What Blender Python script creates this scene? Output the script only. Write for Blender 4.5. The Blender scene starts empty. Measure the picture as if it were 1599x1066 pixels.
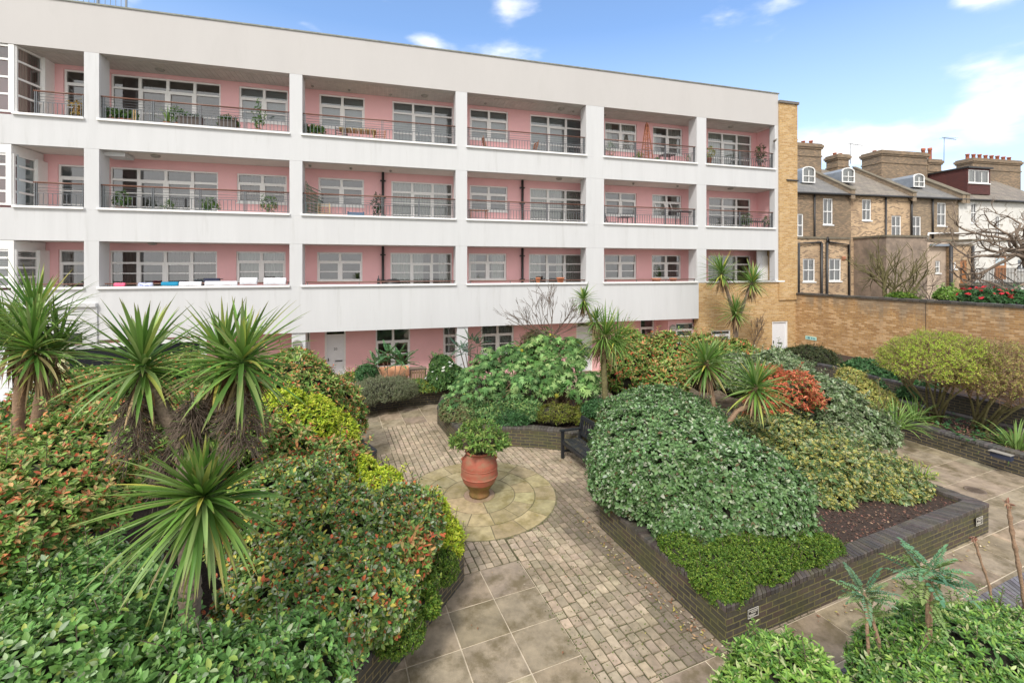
import bpy, math, random
import numpy as np
from mathutils import Vector, Matrix

# ---------------------------------------------------------------- camera
S = bpy.context.scene
COL = S.collection
F, CX, HY, HC = 700.0, 799.5, 418.0, 4.5
cd = bpy.data.cameras.new('camera')
cam = bpy.data.objects.new('camera', cd)
COL.objects.link(cam)
cam.location = (0, 0, HC)
cam.rotation_euler = (math.radians(90), 0, 0)
cd.sensor_width = 36
cd.lens = 36 * F / 1599
cd.shift_y = -(533 - HY) / 1599
cd.clip_start = 0.05
cd.clip_end = 2000
S.camera = cam

# ---------------------------------------------------------------- sky and sun
SUN_EL, SUN_AZ = math.radians(48), math.radians(200)   # azimuth clockwise from +Y
w = bpy.data.worlds.new('World'); S.world = w
w.use_nodes = True
nt = w.node_tree; nt.nodes.clear()
def N(t, **k):
    n = nt.nodes.new(t)
    for a, b in k.items(): setattr(n, a, b)
    return n
out = N('ShaderNodeOutputWorld'); bg = N('ShaderNodeBackground')
sky = N('ShaderNodeTexSky', sky_type='NISHITA', sun_disc=False)
sky.sun_elevation = SUN_EL; sky.sun_rotation = SUN_AZ
sky.altitude = 50; sky.air_density = 1.0; sky.dust_density = 1.0; sky.ozone_density = 2.0
tc = N('ShaderNodeTexCoord')
mp = N('ShaderNodeMapping'); mp.inputs['Scale'].default_value = (1, 1, 2.6)
mp.inputs['Location'].default_value = (0.31, 0.12, 0.4)
nz = N('ShaderNodeTexNoise'); nz.inputs['Scale'].default_value = 3.0
nz.inputs['Detail'].default_value = 9; nz.inputs['Roughness'].default_value = 0.52
sep = N('ShaderNodeSeparateXYZ')
# separate cumulus banks ahead (+Y), nearly closed unseen cover added overhead and behind for neutral light
def mth(op, a, b=None, clamp=False):
    n = N('ShaderNodeMath', operation=op, use_clamp=clamp)
    for k, v in ((0, a), (1, b)):
        if v is None: continue
        if isinstance(v, (int, float)): n.inputs[k].default_value = v
        else: nt.links.new(v, n.inputs[k])
    return n.outputs[0]
L = nt.links.new
L(tc.outputs['Generated'], mp.inputs[0]); L(mp.outputs[0], nz.inputs['Vector'])
L(tc.outputs['Generated'], sep.inputs[0])
total = None
for (ax_, el_, rad, sx, amt) in ((-.02, .60, .19, 1.3, .56), (.80, .27, .20, 1.7, .68), (1.10, .36, .15, 1.6, .58), (1.06, .61, .09, 2.4, .62), (-.47, .545, .11, 2.8, .75), (-.84, .60, .09, 1.6, .7), (-.18, .50, .08, 2.4, .55), (-1.4, .5, .4, 1.5, 1.0)):
    c = Vector((ax_, 1, el_)).normalized()
    d = N('ShaderNodeVectorMath', operation='SUBTRACT'); L(tc.outputs['Generated'], d.inputs[0]); d.inputs[1].default_value = c
    m_ = N('ShaderNodeVectorMath', operation='MULTIPLY'); L(d.outputs[0], m_.inputs[0]); m_.inputs[1].default_value = (1, 1, sx)
    ln = N('ShaderNodeVectorMath', operation='LENGTH'); L(m_.outputs[0], ln.inputs[0])
    v = mth('MULTIPLY', mth('SUBTRACT', 1.0, mth('DIVIDE', ln.outputs['Value'], rad), clamp=True), amt)
    total = v if total is None else mth('MAXIMUM', total, v)
behind = mth('MULTIPLY', mth('SUBTRACT', .30, sep.outputs['Y'], clamp=True), 1.6)
over = mth('MULTIPLY', mth('SUBTRACT', sep.outputs['Z'], .66, clamp=True), 2.5)
total = mth('MAXIMUM', total, mth('MAXIMUM', behind, over))
cv = mth('ADD', mth('MULTIPLY', mth('SUBTRACT', nz.outputs['Fac'], .5), 2.7), mth('SUBTRACT', total, .30))
cr = N('ShaderNodeValToRGB')
cr.color_ramp.elements[0].position = 0.0; cr.color_ramp.elements[0].color = (0, 0, 0, 1)
cr.color_ramp.elements[1].position = 0.5; cr.color_ramp.elements[1].color = (1, 1, 1, 1)
cr.color_ramp.interpolation = 'EASE'
hz = N('ShaderNodeMapRange'); hz.inputs['From Min'].default_value = 0.0; hz.inputs['From Max'].default_value = 0.46
hz.inputs['To Min'].default_value = 0.75; hz.inputs['To Max'].default_value = 0.06
mixh = N('ShaderNodeMixRGB'); mixh.inputs[2].default_value = (4.5, 5.1, 6.1, 1)
mixc = N('ShaderNodeMixRGB'); mixc.inputs[2].default_value = (6.5, 6.45, 6.4, 1)
tint = N('ShaderNodeMixRGB', blend_type='MULTIPLY'); tint.inputs[0].default_value = 1.0
tint.inputs[2].default_value = (.92, 1.10, 1.24, 1)
L(cv, cr.inputs[0])
L(sky.outputs[0], tint.inputs[1])
L(tint.outputs[0], mixh.inputs[1]); L(sep.outputs['Z'], hz.inputs['Value']); L(hz.outputs[0], mixh.inputs[0])
L(mixh.outputs[0], mixc.inputs[1]); L(cr.outputs['Color'], mixc.inputs[0])
L(mixc.outputs[0], bg.inputs['Color']); bg.inputs['Strength'].default_value = 0.15
L(bg.outputs[0], out.inputs[0])

sl = bpy.data.lights.new('sun', 'SUN'); so = bpy.data.objects.new('sun', sl); COL.objects.link(so)
sl.energy = 2.2; sl.angle = math.radians(11); sl.color = (1.0, 0.97, 0.92)
sd = Vector((math.sin(SUN_AZ) * math.cos(SUN_EL), math.cos(SUN_AZ) * math.cos(SUN_EL), math.sin(SUN_EL)))
so.rotation_euler = sd.to_track_quat('Z', 'Y').to_euler()
so.location = (0, -5, 30)

S.view_settings.view_transform = 'Standard'
S.view_settings.look = 'None'
S.view_settings.gamma = 1
S.view_settings.exposure = 0.60
S.render.engine = 'CYCLES'
S.cycles.max_bounces = 6
S.cycles.transparent_max_bounces = 8

R = random.Random(7)
rng = np.random.default_rng(11)
R2 = math.radians

# ---------------------------------------------------------------- helpers
def at(px, py, t):
    return Vector(((px - CX) / F * t, t, HC - (py - HY) / F * t))
def gnd(px, py, z=0.0):
    t = (HC - z) * F / (py - HY)
    return Vector(((px - CX) / F * t, t, z))

class Frame:
    def __init__(s, o, ang):
        s.o = Vector((o[0], o[1], o[2] if len(o) > 2 else 0)); s.ex = Vector((math.cos(ang), math.sin(ang), 0)); s.ey = Vector((-math.sin(ang), math.cos(ang), 0)); s.ang = ang
    def w(s, u, v, z): return s.o + s.ex * u + s.ey * v + Vector((0, 0, z))
    def loc(s, p):
        d = Vector((p[0], p[1], 0)) - Vector((s.o.x, s.o.y, 0)); return d.dot(s.ex), d.dot(s.ey)
WF = Frame((0, 0), 0)

WM = {}
def tag(o, label=None, cat=None, group=None, kind=None):
    if label: o['label'] = label
    if cat: o['category'] = cat
    if group: o['group'] = group
    if kind: o['kind'] = kind
    return o
def thing(name, label, cat, loc=(0, 0, 0), rotz=0, group=None):
    o = bpy.data.objects.new(name, None); COL.objects.link(o)
    o.empty_display_size = 0.2
    o.location = loc; o.rotation_euler = (0, 0, rotz)
    WM[o.name] = Matrix.Translation(Vector(loc)) @ Matrix.Rotation(rotz, 4, 'Z')
    tag(o, label, cat, group); return o
def link(name, me, parent=None, local=False):
    """link mesh given in world coordinates (or parent-local if local)"""
    if parent is not None:
        if not local: me.transform(WM[parent.name].inverted())
        o = bpy.data.objects.new(name, me); COL.objects.link(o); o.parent = parent
        WM[o.name] = WM[parent.name]
    else:
        n = len(me.vertices); co = np.empty(n * 3, np.float32); me.vertices.foreach_get('co', co); co = co.reshape(-1, 3)
        c = Vector(((co[:, 0].min() + co[:, 0].max()) / 2, (co[:, 1].min() + co[:, 1].max()) / 2, co[:, 2].min())) if n else Vector()
        c = Vector([float(a) for a in c])
        me.transform(Matrix.Translation(-c))
        o = bpy.data.objects.new(name, me); COL.objects.link(o); o.location = c
        WM[o.name] = Matrix.Translation(c)
    return o
def copy_tree(o, parent=None, loc=None, rotz=None, label=None):
    c = o.copy(); COL.objects.link(c)
    if parent is not None: c.parent = parent
    if loc is not None: c.location = loc
    if rotz is not None: c.rotation_euler = (0, 0, rotz)
    if label: c['label'] = label
    for ch in list(o.children): copy_tree(ch, c)
    return c

class MB:
    def __init__(s, frame=WF): s.v = []; s.f = []; s.c = []; s.fr = frame; s.sm = []; s.col = (1, 1, 1)
    def add(s, vs, fs, col=None, smooth=False, world=False):
        b = len(s.v); fr = s.fr
        for p in vs: s.v.append(Vector(p) if world else fr.w(p[0], p[1], p[2]))
        for f in fs: s.f.append([b + i for i in f]); s.c.append(col or s.col); s.sm.append(smooth)
        return s
    def box(s, u0, u1, v0, v1, z0, z1, col=None):
        if u0 > u1: u0, u1 = u1, u0
        if v0 > v1: v0, v1 = v1, v0
        if z0 > z1: z0, z1 = z1, z0
        vs = [(u0, v0, z0), (u1, v0, z0), (u1, v1, z0), (u0, v1, z0), (u0, v0, z1), (u1, v0, z1), (u1, v1, z1), (u0, v1, z1)]
        return s.add(vs, [(0, 3, 2, 1), (4, 5, 6, 7), (0, 1, 5, 4), (1, 2, 6, 5), (2, 3, 7, 6), (3, 0, 4, 7)], col)
    def obox(s, c, ax, half, col=None):
        """oriented box: centre, three axes, half sizes (frame coords)"""
        c = Vector(c); ax = [Vector(a).normalized() * h for a, h in zip(ax, half)]
        vs = [c + ax[0] * i + ax[1] * j + ax[2] * k for k in (-1, 1) for i, j in ((-1, -1), (1, -1), (1, 1), (-1, 1))]
        return s.add(vs, [(0, 3, 2, 1), (4, 5, 6, 7), (0, 1, 5, 4), (1, 2, 6, 5), (2, 3, 7, 6), (3, 0, 4, 7)], col)
    def bar(s, a, b, w, d=None, col=None, up=(0, 0, 1)):
        a = Vector(a); b = Vector(b); x = (b - a); l = x.length; x.normalize(); up = Vector(up)
        if abs(x.dot(up)) > .95: up = Vector((0, 1, 0))
        y = up.cross(x).normalized(); z = x.cross(y)
        return s.obox((a + b) / 2, (x, y, z), (l / 2, w / 2, (d or w) / 2), col)
    def tube(s, pts, rad, n=8, col=None, cap=True, smooth=True):
        pts = [Vector(p) for p in pts]
        if not hasattr(rad, '__len__'): rad = [rad] * len(pts)
        vs = []; fs = []; prev = None
        for i, p in enumerate(pts):
            d = (pts[min(i + 1, len(pts) - 1)] - pts[max(i - 1, 0)])
            if d.length < 1e-9: d = Vector((0, 0, 1))
            d.normalize()
            if prev is None:
                a = Vector((0, 0, 1)) if abs(d.z) < .9 else Vector((1, 0, 0))
                x = a.cross(d).normalized()
            else:
                x = prev - d * prev.dot(d)
                if x.length < 1e-6: x = Vector((1, 0, 0)).cross(d)
                x.normalize()
            prev = x; y = d.cross(x)
            for k in range(n):
                an = 2 * math.pi * k / n
                vs.append(p + (x * math.cos(an) + y * math.sin(an)) * rad[i])
        m = len(pts)
        for i in range(m - 1):
            for k in range(n):
                fs.append((i * n + k, i * n + (k + 1) % n, (i + 1) * n + (k + 1) % n, (i + 1) * n + k))
        s.add(vs, fs, col, smooth)
        if cap and n > 3:
            b = len(s.v) - len(vs)
            s.f.append([b + k for k in range(n)][::-1]); s.c.append(col or s.col); s.sm.append(False)
            s.f.append([b + (m - 1) * n + k for k in range(n)]); s.c.append(col or s.col); s.sm.append(False)
        return s
    def lathe(s, c, prof, n=24, col=None, smooth=True):
        vs = []; fs = []
        for r, z in prof:
            for k in range(n):
                an = 2 * math.pi * k / n; vs.append((c[0] + r * math.cos(an), c[1] + r * math.sin(an), c[2] + z))
        for i in range(len(prof) - 1):
            for k in range(n): fs.append((i * n + k, i * n + (k + 1) % n, (i + 1) * n + (k + 1) % n, (i + 1) * n + k))
        return s.add(vs, fs, col, smooth)
    def poly(s, pts, z, col=None):
        return s.add([(p[0], p[1], z) for p in pts], [list(range(len(pts)))], col)
    def prism(s, pts, z0, z1, col=None):
        n = len(pts)
        vs = [(p[0], p[1], z0) for p in pts] + [(p[0], p[1], z1) for p in pts]
        return s.add(vs, [list(range(n))[::-1], [n + i for i in range(n)]] + [(i, (i + 1) % n, n + (i + 1) % n, n + i) for i in range(n)], col)
    def quad(s, a, b, c, d, col=None): return s.add([a, b, c, d], [(0, 1, 2, 3)], col)
    def build(s, name, mat, parent=None, label=None, cat=None, group=None, kind=None, bevel=0, local=False):
        me = bpy.data.meshes.new(name)
        me.from_pydata([tuple(v) for v in s.v], [], s.f)
        me.update()
        nl = len(me.loops)
        if nl:
            nrm = np.empty(len(me.polygons) * 3, np.float32); me.polygons.foreach_get('normal', nrm); nrm = nrm.reshape(-1, 3)
            tot = np.empty(len(me.polygons), np.int32); me.polygons.foreach_get('loop_total', tot)
            vi = np.empty(nl, np.int32); me.loops.foreach_get('vertex_index', vi)
            co = np.empty(len(me.vertices) * 3, np.float32); me.vertices.foreach_get('co', co); co = co.reshape(-1, 3)
            fr = s.fr; o = np.array(fr.o); ex = np.array(fr.ex); ey = np.array(fr.ey)
            lc = co - o; lu = lc @ ex; lv = lc @ ey; lz = lc[:, 2]
            nu = np.abs(nrm @ ex); nv = np.abs(nrm @ ey); nzz = np.abs(nrm[:, 2])
            fi = np.repeat(np.arange(len(tot)), tot)
            m_z = (nzz > .75)[fi]; m_v = ((nv >= nu) & (nzz <= .75))[fi]
            U = np.where(m_z, lu[vi], np.where(m_v, lu[vi], lv[vi])); V = np.where(m_z, lv[vi], lz[vi])
            uv = me.uv_layers.new(name='UVMap'); buf = np.empty((nl, 2), np.float32); buf[:, 0] = U; buf[:, 1] = V
            uv.data.foreach_set('uv', buf.ravel())
            ca = me.color_attributes.new('col', 'FLOAT_COLOR', 'CORNER')
            cc = np.ones((nl, 4), np.float32); cc[:, :3] = np.array(s.c, np.float32)[fi]
            ca.data.foreach_set('color', cc.ravel())
            me.polygons.foreach_set('use_smooth', s.sm)
        me.materials.append(mat)
        o = link(name, me, parent, local)
        tag(o, label, cat, group, kind)
        if bevel:
            b = o.modifiers.new('b', 'BEVEL'); b.width = bevel; b.segments = 2; b.limit_method = 'ANGLE'
        return o

# ---------------------------------------------------------------- materials
def newmat(name):
    m = bpy.data.materials.new(name); m.use_nodes = True
    n = m.node_tree.nodes; b = n['Principled BSDF']; return m, m.node_tree, b
def mat(name, col, rough=.6, metal=0, noise=0, nscale=6, bump=0, bscale=40, attr=False, spec=.5, stretch=(1, 1, 1), stain=None, stain_scale=1.5, stain_amt=.5, stain_lo=.5, stain_hi=.7):
    m, t, b = newmat(name); nd = t.nodes; lk = t.links.new
    b.inputs['Roughness'].default_value = rough; b.inputs['Metallic'].default_value = metal
    b.inputs['Specular IOR Level'].default_value = spec
    src = None
    if attr:
        a = nd.new('ShaderNodeAttribute'); a.attribute_name = 'col'; src = a.outputs['Color']
    else:
        r = nd.new('ShaderNodeRGB'); r.outputs[0].default_value = (*col, 1); src = r.outputs[0]
    g = nd.new('ShaderNodeTexCoord'); mp = nd.new('ShaderNodeMapping'); mp.inputs['Scale'].default_value = stretch
    lk(g.outputs['Object'], mp.inputs[0])
    if noise:
        n = nd.new('ShaderNodeTexNoise'); n.inputs['Scale'].default_value = nscale; n.inputs['Detail'].default_value = 8; n.inputs['Roughness'].default_value = .65
        lk(mp.outputs[0], n.inputs['Vector'])
        mr = nd.new('ShaderNodeMapRange'); mr.inputs['From Min'].default_value = .25; mr.inputs['From Max'].default_value = .75
        mr.inputs['To Min'].default_value = 1 - noise; mr.inputs['To Max'].default_value = 1 + noise
        lk(n.outputs['Fac'], mr.inputs['Value'])
        mm = nd.new('ShaderNodeVectorMath'); mm.operation = 'SCALE'; lk(src, mm.inputs[0]); lk(mr.outputs[0], mm.inputs['Scale']); src = mm.outputs[0]
    if stain:
        n = nd.new('ShaderNodeTexNoise'); n.inputs['Scale'].default_value = stain_scale; n.inputs['Detail'].default_value = 10; n.inputs['Roughness'].default_value = .68
        lk(mp.outputs[0], n.inputs['Vector'])
        mr = nd.new('ShaderNodeMapRange'); mr.inputs['From Min'].default_value = stain_lo; mr.inputs['From Max'].default_value = stain_hi; mr.inputs['To Max'].default_value = stain_amt
        lk(n.outputs['Fac'], mr.inputs['Value'])
        mi = nd.new('ShaderNodeMixRGB'); mi.inputs[2].default_value = (*stain, 1); lk(mr.outputs[0], mi.inputs[0]); lk(src, mi.inputs[1]); src = mi.outputs[0]
    lk(src, b.inputs['Base Color'])
    if bump:
        n = nd.new('ShaderNodeTexNoise'); n.inputs['Scale'].default_value = bscale; n.inputs['Detail'].default_value = 6
        lk(g.outputs['Object'], n.inputs['Vector'])
        bp = nd.new('ShaderNodeBump'); bp.inputs['Strength'].default_value = bump; bp.inputs['Distance'].default_value = .02
        lk(n.outputs['Fac'], bp.inputs['Height']); lk(bp.outputs[0], b.inputs['Normal'])
    return m
def brickmat(name, c1, c2, mortar, bw=.225, rh=.075, ms=.01, offs=.5, rough=.8, bump=.5, big=None, bigamt=.5, bigscale=.7, third=None, thirdamt=.5, vert_stretch=1.0, soot=None):
    m, t, b = newmat(name); nd = t.nodes; lk = t.links.new
    g = nd.new('ShaderNodeTexCoord')
    br = nd.new('ShaderNodeTexBrick'); br.offset = offs
    br.inputs['Color1'].default_value = (*c1, 1); br.inputs['Color2'].default_value = (*c2, 1); br.inputs['Mortar'].default_value = (*mortar, 1)
    br.inputs['Scale'].default_value = 1; br.inputs['Mortar Size'].default_value = ms; br.inputs['Mortar Smooth'].default_value = .3
    br.inputs['Bias'].default_value = 0; br.inputs['Brick Width'].default_value = bw; br.inputs['Row Height'].default_value = rh
    wob = nd.new('ShaderNodeTexNoise'); wob.inputs['Scale'].default_value = 9; lk(g.outputs['UV'], wob.inputs['Vector'])
    vm = nd.new('ShaderNodeVectorMath'); vm.operation = 'MULTIPLY_ADD'; vm.inputs[1].default_value = (.008, .008, .0); lk(wob.outputs['Color'], vm.inputs[0]); lk(g.outputs['UV'], vm.inputs[2])
    lk(vm.outputs[0], br.inputs['Vector'])
    src = br.outputs['Color']
    n = nd.new('ShaderNodeTexNoise'); n.inputs['Scale'].default_value = 14; n.inputs['Detail'].default_value = 8; n.inputs['Roughness'].default_value = .7
    lk(g.outputs['UV'], n.inputs['Vector'])
    mr = nd.new('ShaderNodeMapRange'); mr.inputs['From Min'].default_value = .3; mr.inputs['From Max'].default_value = .7; mr.inputs['To Min'].default_value = .72; mr.inputs['To Max'].default_value = 1.28
    lk(n.outputs['Fac'], mr.inputs['Value'])
    mm = nd.new('ShaderNodeVectorMath'); mm.operation = 'SCALE'; lk(src, mm.inputs[0]); lk(mr.outputs[0], mm.inputs['Scale']); src = mm.outputs[0]
    if third:   # individual odd bricks
        b2 = nd.new('ShaderNodeTexBrick'); b2.offset = offs
        b2.inputs['Color1'].default_value = (0, 0, 0, 1); b2.inputs['Color2'].default_value = (1, 1, 1, 1); b2.inputs['Mortar'].default_value = (0, 0, 0, 1)
        b2.inputs['Scale'].default_value = 1; b2.inputs['Mortar Size'].default_value = ms; b2.inputs['Brick Width'].default_value = bw; b2.inputs['Row Height'].default_value = rh
        ofs = nd.new('ShaderNodeVectorMath'); ofs.operation = 'ADD'; ofs.inputs[1].default_value = (bw * 40, rh * 46, 0); lk(vm.outputs[0], ofs.inputs[0]); lk(ofs.outputs[0], b2.inputs['Vector'])
        r3 = nd.new('ShaderNodeMapRange'); r3.inputs['From Min'].default_value = .62; r3.inputs['From Max'].default_value = .8; r3.inputs['To Max'].default_value = thirdamt
        lk(b2.outputs['Color'], r3.inputs['Value'])
        mi = nd.new('ShaderNodeMixRGB'); mi.inputs[2].default_value = (*third, 1); lk(r3.outputs[0], mi.inputs[0]); lk(src, mi.inputs[1]); src = mi.outputs[0]
    if big:
        n2 = nd.new('ShaderNodeTexNoise'); n2.inputs['Scale'].default_value = bigscale; n2.inputs['Detail'].default_value = 7; n2.inputs['Roughness'].default_value = .6
        mp = nd.new('ShaderNodeMapping'); mp.inputs['Scale'].default_value = (vert_stretch, 1, 1); lk(g.outputs['UV'], mp.inputs[0]); lk(mp.outputs[0], n2.inputs['Vector'])
        r2 = nd.new('ShaderNodeMapRange'); r2.inputs['From Min'].default_value = .45; r2.inputs['From Max'].default_value = .68; r2.inputs['To Max'].default_value = bigamt
        lk(n2.outputs['Fac'], r2.inputs['Value'])
        mi = nd.new('ShaderNodeMixRGB'); mi.inputs[2].default_value = (*big, 1); lk(r2.outputs[0], mi.inputs[0]); lk(src, mi.inputs[1]); src = mi.outputs[0]
    if soot:    # grey run-off stains with ragged lower edges below the coping
        sx = nd.new('ShaderNodeSeparateXYZ'); lk(g.outputs['UV'], sx.inputs[0])
        mp = nd.new('ShaderNodeMapping'); mp.inputs['Scale'].default_value = (2.2, .35, 1); lk(g.outputs['UV'], mp.inputs[0])
        n3 = nd.new('ShaderNodeTexNoise'); n3.inputs['Scale'].default_value = 1.3; n3.inputs['Detail'].default_value = 8; lk(mp.outputs[0], n3.inputs['Vector'])
        r3 = nd.new('ShaderNodeMapRange'); r3.inputs['From Min'].default_value = soot[0]; r3.inputs['From Max'].default_value = soot[1]; r3.inputs['To Min'].default_value = -.62; r3.inputs['To Max'].default_value = -.28; lk(sx.outputs['Y'], r3.inputs['Value'])
        a3 = nd.new('ShaderNodeMath'); a3.operation = 'ADD'; lk(n3.outputs['Fac'], a3.inputs[0]); lk(r3.outputs[0], a3.inputs[1])
        m3 = nd.new('ShaderNodeMath'); m3.operation = 'MULTIPLY'; m3.inputs[1].default_value = 4.0; m3.use_clamp = True; lk(a3.outputs[0], m3.inputs[0])
        m4 = nd.new('ShaderNodeMath'); m4.operation = 'MULTIPLY'; m4.inputs[1].default_value = .6; lk(m3.outputs[0], m4.inputs[0])
        mi = nd.new('ShaderNodeMixRGB'); mi.inputs[2].default_value = (.20, .17, .13, 1); lk(m4.outputs[0], mi.inputs[0]); lk(src, mi.inputs[1]); src = mi.outputs[0]
    lk(src, b.inputs['Base Color']); b.inputs['Roughness'].default_value = rough
    bp = nd.new('ShaderNodeBump'); bp.inputs['Strength'].default_value = bump; bp.inputs['Distance'].default_value = .01; bp.invert = True
    ad = nd.new('ShaderNodeMath'); ad.operation = 'MULTIPLY_ADD'; ad.inputs[1].default_value = -.35; lk(n.outputs['Fac'], ad.inputs[0]); lk(br.outputs['Fac'], ad.inputs[2])
    lk(ad.outputs[0], bp.inputs['Height']); lk(bp.outputs[0], b.inputs['Normal'])
    return m
def leafmat(name, rough=.45, trans=.25, spec=.5):
    m, t, b = newmat(name); nd = t.nodes; lk = t.links.new
    a = nd.new('ShaderNodeAttribute'); a.attribute_name = 'col'
    b.inputs['Roughness'].default_value = rough; b.inputs['Specular IOR Level'].default_value = spec
    lk(a.outputs['Color'], b.inputs['Base Color'])
    tr = nd.new('ShaderNodeBsdfTranslucent'); lk(a.outputs['Color'], tr.inputs['Color'])
    mx = nd.new('ShaderNodeMixShader'); mx.inputs[0].default_value = trans
    lk(b.outputs[0], mx.inputs[1]); lk(tr.outputs[0], mx.inputs[2]); lk(mx.outputs[0], nd['Material Output'].inputs['Surface'])
    return m
def glassmat(name, tint=(.72, .75, .74), tmix=.15, rough=.02):
    m, t, b = newmat(name); nd = t.nodes; lk = t.links.new
    gl = nd.new('ShaderNodeBsdfGlossy'); gl.inputs['Roughness'].default_value = rough
    tp = nd.new('ShaderNodeBsdfTransparent'); tp.inputs['Color'].default_value = (*tint, 1)
    fr = nd.new('ShaderNodeFresnel'); fr.inputs['IOR'].default_value = 1.5
    ad = nd.new('ShaderNodeMath'); ad.operation = 'ADD'; ad.inputs[1].default_value = tmix; ad.use_clamp = True; lk(fr.outputs[0], ad.inputs[0])
    mx = nd.new('ShaderNodeMixShader'); lk(ad.outputs[0], mx.inputs[0]); lk(tp.outputs[0], mx.inputs[1]); lk(gl.outputs[0], mx.inputs[2])
    lk(mx.outputs[0], nd['Material Output'].inputs['Surface']); return m

M = {}
M['white'] = mat('white_render', (.575, .575, .578), .75, noise=.05, nscale=1.2, bump=.08, bscale=60, stretch=(2.6, 2.6, .22), stain=(.36, .355, .33), stain_scale=1.6, stain_amt=.40, stain_lo=.56, stain_hi=.76)
M['roofband'] = mat('white_roof_render', (.50, .478, .462), .8, noise=.04, nscale=.8, bump=.05, bscale=50, stretch=(1, 1, .3), stain=(.42, .41, .38), stain_scale=2, stain_amt=.3, stain_lo=.56, stain_hi=.8)
M['pink'] = mat('pink_render', (.80, .46, .465), .8, noise=.05, nscale=2, bump=.06, bscale=60)
M['soffit'] = mat('soffit_board', (.70, .66, .62), .8, noise=.08, nscale=3)
M['frame'] = mat('white_window_frame', (.80, .79, .77), .4, noise=.04, nscale=8)
M['glass'] = glassmat('window_glass')
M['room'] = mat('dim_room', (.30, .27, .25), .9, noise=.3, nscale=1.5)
M['curtain'] = mat('net_curtain', (.62, .62, .58), .9, noise=.25, nscale=9, stretch=(3, 3, .15))
M['blind'] = mat('pale_blind', (.50, .57, .60), .8, noise=.12, nscale=20, stretch=(.1, .1, 4))
M['dcurtain'] = mat('brown_curtain', (.25, .20, .17), .9, noise=.3, nscale=9, stretch=(3, 3, .15))
M['rail'] = mat('grey_railing_metal', (.16, .17, .18), .45, metal=.6)
M['hand'] = mat('varnished_handrail', (.16, .075, .05), .4, noise=.3, nscale=6)
M['pipe'] = mat('black_downpipe', (.03, .028, .028), .45)
M['lamp'] = mat('dull_lamp_case', (.30, .28, .25), .5)
M['ybrick'] = brickmat('yellow_stock_brick', (.48, .285, .115), (.33, .175, .065), (.44, .31, .18), big=(.26, .15, .07), bigamt=.5, bigscale=.7, third=(.68, .46, .26), thirdamt=.7, bump=.6, vert_stretch=2.2, soot=(2.2, 3.24))
M['pbrick'] = brickmat('pillar_stock_brick', (.55, .35, .14), (.42, .24, .085), (.48, .36, .22), big=(.40, .25, .12), bigamt=.3, bigscale=1.2, third=(.66, .48, .28), thirdamt=.5, bump=.5)
M['dbrick'] = brickmat('dark_engineering_brick', (.040, .038, .040), (.075, .066, .062), (.24, .19, .095), ms=.008, rough=.55, bump=.6, big=(.060, .060, .028), bigamt=.55, bigscale=1.5)
M['mbrick'] = brickmat('mossy_engineering_brick', (.050, .043, .036), (.085, .072, .056), (.17, .15, .06), ms=.009, rough=.7, bump=.7, big=(.075, .082, .026), bigamt=.7, bigscale=1.3, third=(.12, .07, .05), thirdamt=.35)
M['coping'] = mat('brick_coping', (.1, .1, .1), .6, attr=True, noise=.35, nscale=14, bump=.4, bscale=60, stain=(.13, .12, .06), stain_scale=3, stain_amt=.5)
M['soil'] = mat('mulch_soil', (.045, .028, .02), .95, noise=.5, nscale=12, bump=1.0, bscale=35)
M['chips'] = mat('leaf_litter', (.2, .1, .06), .9, attr=True, noise=.3, nscale=30)
M['slab'] = mat('paving_slab', (.3, .25, .18), .8, attr=True, noise=.38, nscale=4.5, bump=.35, bscale=90, stain=(.125, .095, .045), stain_scale=2.3, stain_amt=.8, stain_lo=.47, stain_hi=.62)
M['sett'] = mat('paving_sett', (.3, .25, .2), .85, attr=True, noise=.32, nscale=9, bump=.5, bscale=60, stain=(.12, .10, .055), stain_scale=1.1, stain_amt=.7, stain_lo=.5, stain_hi=.68)
M['cstone'] = mat('circle_stone', (.3, .25, .15), .8, attr=True, noise=.34, nscale=6, bump=.35, bscale=70, stain=(.19, .15, .045), stain_scale=2.6, stain_amt=.7, stain_lo=.47, stain_hi=.64)
M['mortar'] = mat('pale_mortar', (.50, .42, .31), .9, noise=.45, nscale=3, bump=.3)
M['cmortar'] = mat('circle_mortar', (.17, .145, .085), .9, noise=.4, nscale=3)
M['mossmortar'] = mat('mossy_mortar', (.085, .078, .036), .95, noise=.5, nscale=6, bump=.5, stain=(.16, .13, .08), stain_scale=2, stain_amt=.6)
M['terra'] = mat('terracotta', (.36, .10, .06), .75, noise=.2, nscale=5, bump=.25, bscale=40, stain=(.27, .17, .10), stain_scale=3.2, stain_amt=.75, stain_lo=.47, stain_hi=.62, stretch=(1, 1, 2.2))
M['terramoss'] = mat('mossy_terracotta', (.19, .12, .035), .85, noise=.35, nscale=9, bump=.4, stain=(.30, .12, .06), stain_scale=3, stain_amt=.7)
M['black'] = mat('black_painted_wood', (.018, .020, .024), .45, noise=.3, nscale=8)
M['benchtop'] = mat('worn_black_slat', (.03, .032, .036), .4, noise=.3, nscale=8, stain=(.20, .17, .09), stain_scale=6, stain_amt=.5)
M['bark'] = mat('grey_bark', (.20, .15, .11), .9, noise=.4, nscale=12, bump=.9, bscale=30, stretch=(1, 1, 3))
M['mossbark'] = mat('mossy_bark', (.16, .14, .06), .9, noise=.4, nscale=10, bump=.8, bscale=25)
M['twig'] = mat('brown_twig', (.13, .095, .07), .9, noise=.2)
M['tan'] = mat('tan_stem', (.30, .19, .12), .9, noise=.35, nscale=14, bump=.6, stretch=(1, 1, 3))
M['dead'] = leafmat('dry_leaves', .9, .1, .1)
M['leaf'] = leafmat('glossy_leaves', .45, .30, .28)
M['mleaf'] = leafmat('matt_leaves', .6, .28, .3)
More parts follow.
